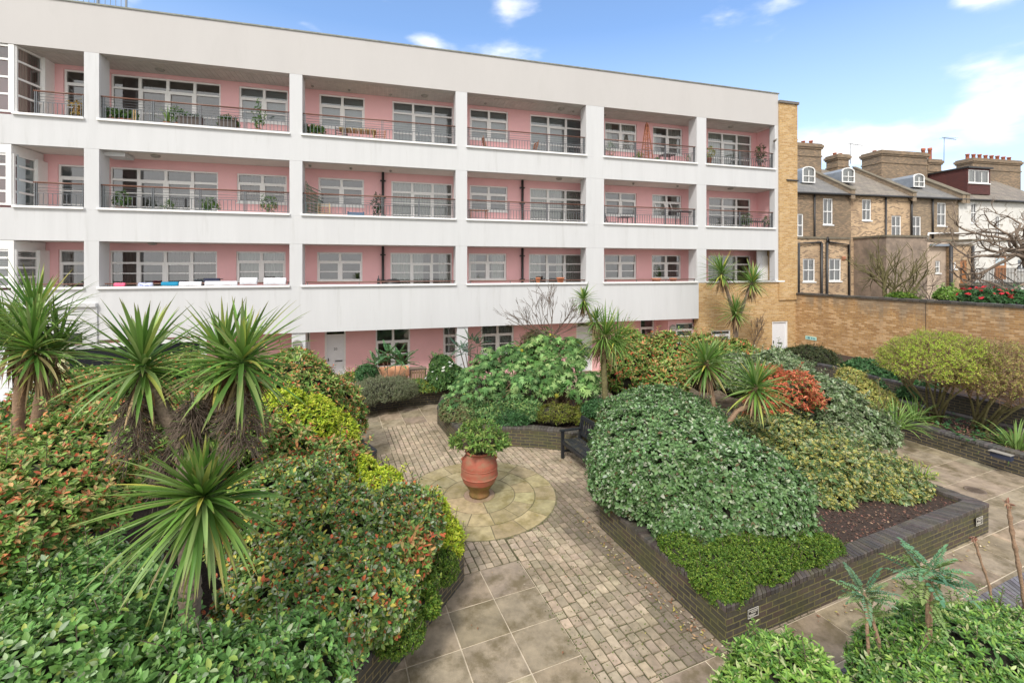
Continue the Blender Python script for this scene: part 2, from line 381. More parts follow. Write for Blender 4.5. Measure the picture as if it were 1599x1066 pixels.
M['core'] = mat('dark_shrub_core', (.026, .024, .014), .95, noise=.5, nscale=14, bump=1, bscale=20)  # near-black colour paints the shade seen between the leaves
M['petal'] = leafmat('petals', .6, .3, .2)
M['attr'] = mat('painted', (.5, .5, .5), .6, attr=True, noise=.12, nscale=8)
M['wood'] = mat('timber', (.30, .15, .08), .7, noise=.3, nscale=8, stretch=(1, 1, 5))
M['door'] = mat('white_paint', (.74, .74, .76), .45, noise=.04)
# ================================================================ GROUND
GA = R2(22.5)
G = Frame((0, 0), GA)            # paving grid frame
def gb(P): return G.loc(P)

MB().box(-150, 150, -60, 150, -.5, -.03).build('ground', mat('distant_ground', (.10, .095, .06), .95, noise=.4, nscale=.5), kind='structure')
b = MB(); b.poly([(-14, -3), (22, -3), (22, 24), (-14, 24)], 0.0)
b.build('paving_bed', M['mortar'], kind='structure')

A0, B0 = 2.74, 6.33
CC = Vector((-.645, 8.86, 0))
def in_sett(a, bb):
    if A0 < a < 5.9 and 3.90 < bb < 11.19: return True
    if -1.07 < a < 5.9 and B0 < bb < 11.19: return True
    if 1.47 < a < 3.37 and 8.0 < bb < 13.01: return True
    return False
sb = MB(G)
for r in ((A0, 5.915, 3.90, 11.19), (-1.07, A0, B0, 11.19), (1.47, 3.375, 11.19, 13.01)):
    sb.poly([(r[0], r[2]), (r[1], r[2]), (r[1], r[3]), (r[0], r[3])], .004)
sb.build('sett_joint_bed', M['mossmortar'], kind='structure')

def paver(mb, a0, a1, b0, b1, z, g, col, j=.004, h=.012):
    jj = lambda: R.uniform(-j, j)
    top = [(a0 + g + jj(), b0 + g + jj()), (a1 - g + jj(), b0 + g + jj()), (a1 - g + jj(), b1 - g + jj()), (a0 + g + jj(), b1 - g + jj())]
    tz = [z + h + jj() * .5 for _ in range(4)]; e = .004
    cx = sum(p[0] for p in top) / 4; cy = sum(p[1] for p in top) / 4
    c = []
    for (x, y) in top:   # chamfered corners
        c.append((x, y))
    vs = [(x + (e if x > cx else -e), y + (e if y > cy else -e), z - .004) for x, y in c] + [(x, y, q) for (x, y), q in zip(c, tz)]
    mb.add(vs, [(4, 5, 6, 7), (0, 1, 5, 4), (1, 2, 6, 5), (2, 3, 7, 6), (3, 0, 4, 7)], col)
def jc(c, s, sat=.04):
    k = R.uniform(1 - s, 1 + s); return tuple(max(0.01, x * k * R.uniform(1 - sat, 1 + sat)) for x in c)

slabs = MB(G)
na, nb = .635, .6075
for i in range(-24, 28):
    for j in range(-15, 28):
        a0 = A0 + i * na; b0 = B0 + j * nb; ca, cb = a0 + na / 2, b0 + nb / 2
        P = G.w(ca, cb, 0)
        if P.y < 2.5 or P.y > 22 or abs(P.x) > 16: continue
        if in_sett(ca, cb): continue
        if in_sett(ca + .2, cb) and ca < A0 and cb < B0: pass
        paver(slabs, a0, a0 + na, b0, b0 + nb, .0, .010, jc((.31, .245, .17), .18), j=.002, h=.007)
slabs.build('paving_slabs', M['slab'], kind='structure')

setts = MB(G)
def sett_region(a0, a1, b0, b1, along='b'):
    # courses run along b; each course .13 wide in a
    a = a0
    while a < a1 - .03:
        wd = R.uniform(.118, .135); wd = min(wd, a1 - a)
        b_ = b0 - R.uniform(0, .1)
        while b_ < b1:
            ln = R.uniform(.13, .21); e = min(b_ + ln, b1)
            s0 = max(b_, b0)
            if e - s0 > .03:
                P = G.w(a + wd / 2, (s0 + e) / 2, 0)
                if (P - CC).length > 1.46:
                    base = R.choice([(.39, .31, .22), (.365, .29, .205), (.33, .265, .185), (.41, .32, .23)])
                    # worn dark strip beside the planter wall
                    if a0 == A0 and s0 < 8.2:      # algae-stained courses at the foot of the wall
                        q_ = (a - 3.72 + .16 * math.sin(s0 * 2.1) + R.uniform(-.07, .07)) / .22
                        f_ = min(1, max(0, q_)) * (.62 if a < 4.2 else .4); base = tuple(x * (1 - f_) + y * f_ for x, y in zip(base, (.09, .07, .055)))
                    paver(setts, a, a + wd, s0, e, .004, .011, jc(base, .16, .025), j=.006, h=.011)
            b_ += ln
        a += wd
sett_region(A0, 5.915, 3.90, 11.19)
sett_region(-1.07, A0, B0, 11.19)
sett_region(1.47, 3.375, 11.19, 13.01)
setts.build('paving_setts', M['sett'], kind='structure')
# trodden dark strip along the planter wall: darker setts
# circle feature
cb_ = MB(); n = 64
cb_.prism([(CC.x + 1.52 * math.cos(2 * math.pi * k / n), CC.y + 1.52 * math.sin(2 * math.pi * k / n)) for k in range(n)], .002, .017)
cb_.build('circle_joint_bed', M['cmortar'], kind='structure')
cs = MB()
def wedge(r0, r1, t0, t1, col, g=.009):
    k = max(2, int((t1 - t0) / .08)); vs = []; z = .023
    for i in range(k + 1):
        for (r, s) in ((r0 + g, 1), (r1 - g, 1)):
            tt0 = t0 + g / r; tt1 = t1 - g / r; t = tt0 + (tt1 - tt0) * i / k
            vs.append((CC.x + r * math.cos(t), CC.y + r * math.sin(t), z))
    fs = [(2 * i, 2 * i + 1, 2 * i + 3, 2 * i + 2) for i in range(k)]
    nv = len(vs); vs2 = [(v[0], v[1], .012) for v in vs]
    fs += [(2 * i + 1, nv + 2 * i + 1, nv + 2 * i + 3, 2 * i + 3) for i in range(k)] + [(2 * i, 2 * i + 2, nv + 2 * i + 2, nv + 2 * i) for i in range(k)]
    fs += [(0, nv, nv + 1, 1), (2 * k, 2 * k + 1, nv + 2 * k + 1, nv + 2 * k)]
    cs.add(vs + vs2, fs, col)
for (r0, r1, m_, off) in ((.30, .70, 4, .3), (.70, 1.10, 14, .1), (1.10, 1.51, 16, .25)):
    for k in range(m_):
        t0 = off + 2 * math.pi * k / m_; t1 = off + 2 * math.pi * (k + 1) / m_
        wedge(r0, r1, t0, t1, jc((.36, .295, .165), .15, .04))
wedge(.001, .30, 0, math.pi, (.36, .25, .18), g=.0); wedge(.001, .30, math.pi, 2 * math.pi, (.36, .25, .18), g=.0)
cs.build('circle_paving', M['cstone'], kind='structure')

# ================================================================ PLANTERS
def walls(name_loc, pts, hgt, label, bm, closed=True, ccol=(.085, .08, .085), thick=.225, soil=None, soil_pts=None, group='raised brick planters', cat='planter', name='brick_planter', skip=()):
    """pts: outer edge, counter-clockwise. Wall body with metre UVs, on-edge coping bricks, soil."""
    root = thing(name, label, cat, (name_loc[0], name_loc[1], 0), 0, group)
    P = [Vector((p[0], p[1], 0)) for p in pts]; n = len(P)
    cen = sum(P, Vector()) / n
    inner = []
    for i in range(n):
        a = P[i - 1] if (closed or i > 0) else P[i]; c = P[(i + 1) % n] if (closed or i < n - 1) else P[i]
        d1 = (P[i] - a); d2 = (c - P[i])
        if d1.length < 1e-6: d1 = d2.copy()
        if d2.length < 1e-6: d2 = d1.copy()
        d1.normalize(); d2.normalize()
        n1 = Vector((-d1.y, d1.x, 0)); n2 = Vector((-d2.y, d2.x, 0)); m_ = (n1 + n2)
        m_.normalize(); k = thick / max(.5, m_.dot(n1)); inner.append(P[i] + m_ * k)
    verts = []; faces = []; uvs = []; s = 0
    segs = n if closed else n - 1
    ch = hgt - .065
    for i in range(segs):
        if i in skip: continue
        a, b_ = P[i], P[(i + 1) % n]; ia, ib = inner[i], inner[(i + 1) % n]; l = (b_ - a).length
        for (p, q, rev) in ((a, b_, False), (ib, ia, False)):
            k = len(verts)
            verts += [(p.x, p.y, -.02), (q.x, q.y, -.02), (q.x, q.y, ch), (p.x, p.y, ch)]
            faces.append((k, k + 1, k + 2, k + 3)); uvs += [(s, 0), (s + l, 0), (s + l, ch + .02), (s, ch + .02)]
        s += l
    me = bpy.data.meshes.new('wall'); me.from_pydata(verts, [], faces); uvl = me.uv_layers.new(name='UVMap')
    for k, u in enumerate(uvs): uvl.data[k].uv = u
    me.materials.append(bm); link('wall', me, root)
    cp = MB()
    for i in range(segs):
        if i in skip: continue
        a, b_ = P[i], P[(i + 1) % n]; ia, ib = inner[i], inner[(i + 1) % n]; l = (b_ - a).length
        m_ = max(1, round(l / .075))
        for k in range(m_):
            t0 = (k + .07) / m_; t1 = (k + .93) / m_
            # mortar-filled gaps are lower strips
            o0 = a.lerp(b_, t0); o1 = a.lerp(b_, t1); i0 = ia.lerp(ib, t0); i1 = ia.lerp(ib, t1)
            nn = (o0 - i0).normalized() * (.012 + R.uniform(-.003, .003))
            z1 = hgt + R.uniform(-.003, .003); z0 = ch
            q = [o0 + nn, o1 + nn, i1 - nn, i0 - nn]; e = .008
            cc = sum(q, Vector()) / 4
            qt = [x + (cc - x).normalized() * e for x in q]
            vs = [(v.x, v.y, z0) for v in q] + [(v.x, v.y, z1 - e) for v in q] + [(v.x, v.y, z1) for v in qt]
            cp.add(vs, [(8, 9, 10, 11)] + [(j, (j + 1) % 4, 4 + (j + 1) % 4, 4 + j) for j in range(4)] + [(4 + j, 4 + (j + 1) % 4, 8 + (j + 1) % 4, 8 + j) for j in range(4)], jc(ccol, .3, .06))
        q = [a, b_, ib, ia]
        cp.add([(v.x, v.y, hgt - .008) for v in q] + [(v.x, v.y, ch) for v in q], [(0, 1, 2, 3), (4, 5, 1, 0), (2, 3, 7, 6)], (.06, .05, .035))
    cp.build('coping', M['coping'], root)
    if soil is not None:
        sp = soil_pts or [(p.x, p.y) for p in inner]
        me = bpy.data.meshes.new('soil')
        bm_ = __import__('bmesh').new(); vv = [bm_.verts.new((x, y, soil)) for x, y in sp]
        f = bm_.faces.new(vv)
        if f.normal.z < 0: f.normal_flip()
        __import__('bmesh').ops.triangulate(bm_, faces=[f]); bm_.to_mesh(me); bm_.free()
        me.materials.append(M['soil']); link('soil', me, root)
    return root, inner

def arc(c, r, a0, a1, n):
    return [(c[0] + r * math.cos(a0 + (a1 - a0) * k / n), c[1] + r * math.sin(a0 + (a1 - a0) * k / n)) for k in range(n + 1)]
# right main planter (under the big mound)
e1 = G.ex; e2 = G.ey
c0 = Vector((2.53, 5.29, 0)); c1 = Vector((8.1, 7.62, 0)); c3 = Vector((1.52, 7.77, 0))
c2 = c1 + e2 * 6.3
Mpts = [c0, c1, c1 + e2 * 3, c2, c2 - e1 * 2.6, Vector((3.0, 12.2, 0)), Vector((1.95, 11.0, 0)), Vector((2.5, 9.6, 0)), Vector((2.42, 8.15, 0)), c3]
walls((4, 8), Mpts, .5, 'mossy dark brick planter with pointed corner, holding the big rounded shrub mound', M['mbrick'], soil=.40, ccol=(.082, .068, .06))
# left planter
Lpts = [(-2.8, 1.6), (-.69, 6.45), (-.80, 6.86), (-1.03, 7.02), (-1.6, 7.05), (-2.3, 7.35), (-2.9, 8.2), (-3.1, 9.0), (-2.98, 9.88), (-3.6, 10.6), (-4.6, 11.4), (-7.5, 11.2), (-11.5, 9.5), (-11.5, 1.6)]
walls((-5, 6), Lpts, .5, 'dark brick planter along the left, with yellow mortar lines and a mixed hedge above', M['dbrick'], soil=.42, ccol=(.05, .05, .06))
# centre bed behind the urn
arcpts = [(-1.3, 11.03), (-.66, 11.2), (-.016, 11.25), (.48, 11.2), (1.166, 11.03), (1.75, 10.75)]
Cpts = [(-2.15, 12.9)] + arcpts + [(2.3, 11.9), (3.0, 13.2), (2.5, 14.6), (-1.2, 14.8), (-2.2, 14.0)]
walls((0, 13), Cpts, .5, 'curved dark brick planter behind the terracotta urn, full of large leaved shrubs', M['mbrick'], soil=.40, ccol=(.08, .07, .06))
# back-left bed at the foot of the building
Bpts = [(-6.4, 12.6), (-5.2, 13.35), (-4.5, 14.05), (-3.5, 14.55), (-2.43, 14.85), (-1.4, 15.15), (-.2, 15.55), (-.2, 16.3), (-3.2, 15.6), (-6.8, 14.0)]
walls((-3.5, 14.8), Bpts, .5, 'low curved dark brick bed at the foot of the pink wall, beside the garden furniture', M['dbrick'], soil=.42, ccol=(.09, .085, .08))
# right-hand bed with the clipped shrubs
d_ = Vector((-.36, .933, 0))
r0 = Vector((12.4, 6.2, 0)); r1 = Vector((9.05, 14.9, 0))
Rpts = [r1 + Vector((-.1, 3.4, 0)), r1 + Vector((-.35, 1.8, 0)), r1, Vector((9.63 + .75, 11.6, 0)), Vector((11.0, 9.63, 0)), r0, r0 + Vector((2.2, .4, 0)), Vector((13.4, 10.0, 0)), Vector((12.1, 13.0, 0)), Vector((11.4, 16.0, 0)), Vector((10.3, 18.6, 0))]
Rpts = [tuple(p)[:2] for p in Rpts]
walls((11, 12), Rpts, .48, 'dark brick bed topped with red bark mulch under the yellow green round shrubs', M['dbrick'], soil=.40, ccol=(.11, .10, .10))
# upper terrace retaining wall behind that bed
U = [(12.1, 19.4), (11.0, 19.1), (10.6, 18.7), (11.55, 16.0), (12.25, 13.0), (13.55, 10.0), (14.9, 6.5)]
walls((12.5, 14), U, .95, 'upper dark brick retaining wall between the round shrubs and the yellow boundary wall', M['dbrick'], closed=False, ccol=(.07, .065, .07), cat='garden wall', name='retaining_wall', group='retaining wall')
tb = MB(); tb.prism([(10.85, 18.9), (11.8, 16.0), (12.5, 13.0), (13.8, 10.0), (15.1, 6.5), (19, 6.5), (17, 12), (14.2, 20.8), (12.5, 20.5)], 0.0, .8)
tb.build('upper_terrace', M['soil'], kind='structure')
# near right bed (bottom corner)
q0 = Vector((2.35, 4.08, 0)); q1 = q0 + e1 * 5.2
Fpts = [q0 - e2 * 2.6, q1 - e2 * 2.6, q1, q0]
walls((4.5, 3.8), Fpts, .5, 'dark brick planter in the near right corner with paler coping', M['dbrick'], soil=.42, ccol=(.15, .135, .14))

# mulch chips and litter
def chips(name, regions, n, size, cols, label=None):
    mb = MB()
    for _ in range(n):
        (x0, x1, y0, y1, z) = R.choice(regions)
        x, y = R.uniform(x0, x1), R.uniform(y0, y1)
        s = size * R.uniform(.5, 1.3); a = R.uniform(0, 6.3); tl = R.uniform(-.5, .5); t2 = R.uniform(-.4, .4)
        ax = Vector((math.cos(a), math.sin(a), tl)).normalized() * s; ay = Vector((-math.sin(a), math.cos(a), t2)).normalized() * s * R.uniform(.35, .7)
        c = Vector((x, y, z + s * .35))
        mb.add([c - ax, c + ay, c + ax, c - ay], [(0, 1, 2, 3)], jc(R.choice(cols), .3, .1))
    return mb.build(name, M['chips'], kind='stuff', label=label)
browns = [(.16, .075, .05), (.10, .05, .035), (.25, .15, .10), (.07, .04, .03)]
# in grid-aligned patches of the main planter
def grid_chips(name, a0, a1, b0, b1, z, n, size, cols, label):
    mb = MB(G)
    for _ in range(n):
        x, y = R.uniform(a0, a1), R.uniform(b0, b1)
        s = size * R.uniform(.5, 1.3); a = R.uniform(0, 6.3)
        ax = Vector((math.cos(a), math.sin(a), R.uniform(-.5, .5))).normalized() * s; ay = Vector((-math.sin(a), math.cos(a), R.uniform(-.4, .4))).normalized() * s * R.uniform(.35, .7)
        c = Vector((x, y, z + s * .35))
        mb.add([c - ax, c + ay, c + ax, c - ay], [(0, 1, 2, 3)], jc(R.choice(cols), .3, .1))
    return mb.build(name, M['chips'], kind='stuff', label=label)
ca, cb1 = gb(c0); 
grid_chips('bark_mulch', ca + .3, ca + 5.8, cb1 + .28, cb1 + 3.8, .40, 9000, .022, browns, 'dark bark mulch in the main right planter')
reds = [(.34, .13, .08), (.24, .09, .06), (.42, .25, .17), (.15, .07, .05)]
ra, rb = gb((10.38, 11.6))
rm = MB()
for _ in range(7000):
    y = R.uniform(8.3, 16.5); xl = np.interp(y, [6.2, 9.63, 11.6, 14.9, 16.7], [12.7, 11.3, 10.7, 9.35, 9.0]); xr = np.interp(y, [6.2, 10, 13, 16], [14.3, 13.2, 11.9, 11.2])
    x = R.uniform(xl, xr); s = .024 * R.uniform(.5, 1.3); a = R.uniform(0, 6.3)
    ax = Vector((math.cos(a), math.sin(a), R.uniform(-.5, .5))).normalized() * s; ay = Vector((-math.sin(a), math.cos(a), R.uniform(-.4, .4))).normalized() * s * .5
    c = Vector((x, y, .41)); rm.add([c - ax, c + ay, c + ax, c - ay], [(0, 1, 2, 3)], jc(R.choice(reds), .3, .1))
rm.build('red_bark_mulch', M['chips'], kind='stuff', label='reddish bark mulch under the round shrubs')
# fallen leaves on paving
fl = MB()
for _ in range(330):
    k = R.random()
    if k < .55:
        a = R.uniform(4.05, 4.33); bb = R.uniform(3.9, 7.2) ; p = G.w(a, bb, 0)
    elif k < .8:
        a = R.uniform(4.4, 10); bb = R.uniform(3.68, 3.86); p = G.w(a, bb, 0)
    else:
        p = Vector((R.uniform(-2, 3), R.uniform(5, 12), 0))
    s = R.uniform(.012, .03); an = R.uniform(0, 6.3)
    ax = Vector((math.cos(an), math.sin(an), R.uniform(-.3, .3))) * s; ay = Vector((-math.sin(an), math.cos(an), R.uniform(-.3, .3))) * s * .5
    c = p + Vector((0, 0, .035)); fl.add([c - ax, c + ay, c + ax, c - ay], [(0, 1, 2, 3)], jc(R.choice([(.40, .26, .14), (.5, .42, .3), (.25, .12, .06), (.4, .33, .08)]), .2))
fl.build('fallen_leaves', M['chips'], kind='stuff', label='scattered fallen leaves on the paving')
jm = MB()
for _ in range(2600):      # moss and tiny weeds rooted in the sett joints
    if R.random() < .5: p = G.w(A0 + R.choice([0, .64, 1.28, 1.9]) + R.gauss(0, .05), R.uniform(3.9, 11), 0)
    else: p = G.w(R.uniform(A0, 4.3), R.uniform(3.9, 10.5), 0)
    if (p - CC).length < 1.5 and R.random() < .9:
        an = R.uniform(0, 6.28); rr = R.choice([1.1, 1.5, 1.53]); p = Vector((CC.x + rr * math.cos(an), CC.y + rr * math.sin(an), 0))
    an = R.uniform(0, 6.3); s = R.uniform(.006, .016)
    ax = Vector((math.cos(an), math.sin(an), R.uniform(-.2, .8))) * s; ay = Vector((-math.sin(an), math.cos(an), R.uniform(-.3, .3))) * s * .6
    c = p + Vector((0, 0, .018)); jm.add([c - ax, c + ay, c + ax, c - ay], [(0, 1, 2, 3)], jc(R.choice([(.10, .13, .03), (.07, .09, .025), (.14, .15, .04)]), .3))
jm.build('joint_moss', M['chips'], kind='stuff', label='moss and tiny weeds in the paving joints')
# drain cover in the right path
dp = gnd(1523, 766)
dr = MB(); dr.lathe((dp.x, dp.y, 0), [(.17, .004), (.17, .016), (.145, .018), (.14, .012), (.001, .012)], 24)
for k in range(-4, 5):
    h = math.sqrt(max(0, .125 ** 2 - (k * .028) ** 2)); dr.bar((dp.x + k * .028, dp.y - h, .016), (dp.x + k * .028, dp.y + h, .016), .012, .008)
dr.build('drain_cover', mat('drain_iron', (.16, .12, .09), .6, noise=.3), label='round slotted drain cover set in the right hand paving', cat='drain cover')
# ================================================================ APARTMENT BUILDING
FANG = math.atan2(.2701, .9628); D0 = 16.69; VI = 1.23
FN = Vector((-math.sin(FANG), math.cos(FANG), 0))
FR = Frame(FN * D0, FANG)
def ft(px, v=0.0):
    s = (px - CX) / F; return (D0 + v) / (math.cos(FANG) - math.sin(FANG) * s)
def fu(px, v=0.0):
    s = (px - CX) / F; t = ft(px, v); return t * (s * math.cos(FANG) + math.sin(FANG))
def fz(px, py, v=0.0): return HC - (py - HY) / F * ft(px, v)
U0 = -17.0; UE = fu(1215.4)
ZT = {3: 11.09, 2: 8.145, 1: 5.315, 0: 2.28}; ZS = {3: 9.01, 2: 6.27, 1: 3.84}; ZP = 12.55
ZF = {3: 8.72, 2: 5.95, 1: 2.79, 0: 0.0}
BL = thing('apartment_building', 'long white four storey apartment block with pink recessed balconies and brick end pillar', 'building', tuple(FR.w(0, 0, 0)))
UB = fu(1091)      # white first floor spandrel ends, brick begins
# spandrels and parapet
def part(mb, name, mat_, parent=BL, **k): return mb.build(name, mat_, parent, **k)
b = MB(FR); b.box(U0, UE, 0, .28, ZT[3], ZP); part(b, 'roof_parapet', M['roofband'])
b = MB(FR); b.box(U0, UE + .04, -.03, .33, ZP, ZP + .045, (.30, .33, .28)); part(b, 'parapet_coping', mat('weathered_capping', (.22, .23, .20), .7, noise=.4, nscale=6))
b = MB(FR); b.box(U0, UE, 0, .22, ZT[2], ZS[3]); part(b, 'spandrel', M['white'])
b = MB(FR); b.box(U0, UE, 0, .22, ZT[1], ZS[2]); part(b, 'spandrel', M['white'])
b = MB(FR); b.box(U0, UB, 0, .22, ZT[0], ZS[1]); part(b, 'spandrel', M['white'])
# floor slabs and soffits (set 3 mm inside)
for k, zt in ((2, ZT[2]), (1, ZT[1]), (0, ZT[0])):
    b = MB(FR); b.box(U0, UE - .01, .223, VI + .25, zt + .004, ZF[k + 1]); part(b, 'floor_slab', M['soffit'])
b = MB(FR); b.box(U0, UE - .01, .283, VI + .25, ZT[3] + .004, ZT[3] + .25); part(b, 'soffit', M['soffit'])
b = MB(FR)
u = U0
while u < UE - .3:                     # soffit boards of the top floor
    b.box(u, u + .145, .29, VI - .01, ZT[3] - .012, ZT[3] + .002); u += .155
part(b, 'soffit_boards', mat('soffit_plank', (.52, .49, .46), .7, noise=.15, nscale=4))
# columns
cols_px = [(131, 154.5), (452, 472), (711.5, 729.5), (915.4, 943.2), (1088, 1103)]
CU = [(fu(a), fu(b_)) for a, b_ in cols_px]
for (a, c) in CU:
    for k in (3, 2, 1):
        b = MB(FR); b.box(a, c, .003, .55, ZS[k] + .002, ZT[k] - .002); part(b, 'column', M['white'])
for k in (3, 2, 1):
    b = MB(FR); b.box(fu(1210), UE, .003, .30, ZS[k] + .002, ZT[k] - .002)
    part(b, 'column', M['white'])
for a, c in ((fu(455), fu(476.5)), (fu(714), fu(731)), (CU[0][0], CU[0][1])):
    b = MB(FR); b.box(a, c, .05, .55, 0, ZT[0] - .002); part(b, 'column', M['white'])
# sills
bays = [(fu(20), CU[0][0])] + [(CU[i][1], CU[i + 1][0]) for i in range(4)] + [(CU[4][1], fu(1210))]
for k in (3, 2, 1):
    for i, (a, c) in enumerate(bays):
        b = MB(FR); b.box(a - (.04 if i else 0), c + .02, -.07, .26, ZS[k], ZS[k] + .07); part(b, 'sill', M['frame'], bevel=.01)

# pink recessed wall with real openings
wins = []   # (floor, px0, px1, ztop, zbot, ncols, kind, infill)
WT = {3: 10.95, 2: 7.85, 1: 5.08}; WB = {3: 9.70, 2: 6.80, 1: 3.98}; DB = {3: 8.78, 2: 6.01, 1: 2.86}
def aw(fl, x0, x1, nc, kind, fill='room', zt=None, zb=None):
    wins.append((fl, fu(x0, VI), fu(x1, VI), zt if zt else WT[fl], zb if zb is not None else (DB[fl] if kind == 'door' else WB[fl]), nc, kind, fill))
aw(3, 99, 146, 1, 'door'); aw(2, 90, 146, 1, 'door'); aw(1, 91, 146, 1, 'door', 'dcurtain')
aw(3, 172.6, 344.5, 4, 'door'); aw(3, 373, 450, 2, 'win', 'blind')
aw(2, 171, 340.5, 4, 'door', 'room'); aw(2, 369.8, 448, 2, 'win', 'dcurtain')
aw(1, 170.5, 339, 4, 'door', 'dcurtain'); aw(1, 368.5, 446, 2, 'win', 'curtain')
aw(3, 498.5, 569.5, 2, 'win', 'blind'); aw(3, 612.6, 708, 3, 'door', 'blind')
aw(2, 497, 568.5, 2, 'win', 'room'); aw(2, 611, 707, 3, 'door', 'curtain')
aw(1, 495, 566, 2, 'win', 'room'); aw(1, 609.6, 706, 3, 'door', 'curtain')
aw(3, 733.5, 793.6, 2, 'win', 'blind'); aw(3, 828, 912, 3, 'door', 'blind')
aw(2, 733.5, 792.8, 2, 'win', 'room'); aw(2, 827.5, 911, 3, 'door', 'curtain')
aw(1, 731.7, 791, 2, 'win', 'curtain'); aw(1, 826, 910, 3, 'door', 'curtain')
aw(3, 944.6, 994.6, 2, 'win', 'curtain'); aw(3, 1019.5, 1066, 2, 'win', 'curtain')
aw(2, 944.6, 994, 2, 'win', 'room'); aw(2, 1018.5, 1064.6, 2, 'win', 'curtain')
aw(1, 943.8, 994, 2, 'win', 'room'); aw(1, 1017.9, 1063.9, 2, 'win', 'dcurtain')
aw(3, 1105.6, 1174, 3, 'door', 'curtain'); aw(2, 1107, 1172.7, 3, 'door', 'dcurtain'); aw(1, 1106, 1172.8, 3, 'door', 'room')
# ground floor
wins.append((0, fu(586.5, VI), fu(640.5, VI), 2.22, .62, 2, 'win', 'room'))
wins.append((0, fu(692, VI), fu(716, VI), 2.22, 1.02, 1, 'win', 'curtain'))
wins.append((0, fu(751.5, VI), fu(802.6, VI), 2.2, .95, 2, 'win', 'curtain'))
wins.append((0, fu(1000, VI), fu(1022, VI), 2.2, 1.0, 1, 'win', 'room'))
wins.append((0, fu(1028, VI), fu(1043, VI), 2.2, 1.0, 1, 'win', 'room'))
wins.append((0, fu(470, VI), fu(484.5, VI), 2.2, .9, 1, 'win', 'room'))
wins.append((0, fu(507, VI), fu(540, VI), 2.2, 0.0, 1, 'entry', 'room'))
wins.append((0, fu(900, VI), fu(925, VI), 2.15, 0.0, 1, 'entry', 'room'))
pw = MB(FR)
for fl, z0, z1 in ((3, ZF[3] + .003, ZT[3] + .002), (2, ZF[2] + .003, ZT[2] + .002), (1, ZF[1] + .003, ZT[1] + .002), (0, 0, ZT[0] + .002)):
    ops = sorted([x for x in wins if x[0] == fl], key=lambda x: x[1])
    us = U0; ue = UE
    edges = [us] + sum([[o[1], o[2]] for o in ops], []) + [ue]
    for i in range(0, len(edges), 2):
        a, c = edges[i], edges[i + 1]
        if c > a: pw.quad((a, VI, z0), (c, VI, z0), (c, VI, z1), (a, VI, z1))
    for o in ops:
        a, c, zt, zb = o[1], o[2], o[3], o[4]
        if zb > z0 + .01: pw.quad((a, VI, z0), (c, VI, z0), (c, VI, zb), (a, VI, zb))
        pw.quad((a, VI, zt), (c, VI, zt), (c, VI, z1), (a, VI, z1))
        d = VI + .14
        pw.quad((a, VI, zb), (a, d, zb), (a, d, zt), (a, VI, zt)); pw.quad((c, VI, zb), (c, VI, zt), (c, d, zt), (c, d, zb))
        pw.quad((a, VI, zt), (a, d, zt), (c, d, zt), (c, VI, zt)); pw.quad((a, VI, zb), (c, VI, zb), (c, d, zb), (a, d, zb))
# end return wall of the balconies
pw.quad((UE - .02, VI, ZF[2]), (UE - .02, .3, ZF[2]), (UE - .02, .3, ZT[2]), (UE - .02, VI, ZT[2]))
pw.quad((UE - .02, VI, ZF[3]), (UE - .02, .3, ZF[3]), (UE - .02, .3, ZT[3]), (UE - .02, VI, ZT[3]))
part(pw, 'recessed_wall', M['pink'])
# rooms behind the glass
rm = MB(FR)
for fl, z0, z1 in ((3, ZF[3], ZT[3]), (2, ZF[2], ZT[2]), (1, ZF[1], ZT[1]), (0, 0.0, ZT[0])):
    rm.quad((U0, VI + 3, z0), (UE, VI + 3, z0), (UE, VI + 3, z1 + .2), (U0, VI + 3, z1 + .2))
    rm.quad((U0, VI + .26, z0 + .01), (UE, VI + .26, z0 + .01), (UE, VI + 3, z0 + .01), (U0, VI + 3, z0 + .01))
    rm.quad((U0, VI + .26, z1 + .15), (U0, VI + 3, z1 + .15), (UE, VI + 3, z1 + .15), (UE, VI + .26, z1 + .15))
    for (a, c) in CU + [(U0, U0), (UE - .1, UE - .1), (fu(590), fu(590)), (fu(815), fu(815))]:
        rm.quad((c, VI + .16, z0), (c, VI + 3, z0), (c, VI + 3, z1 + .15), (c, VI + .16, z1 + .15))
part(rm, 'interior', M['room'])

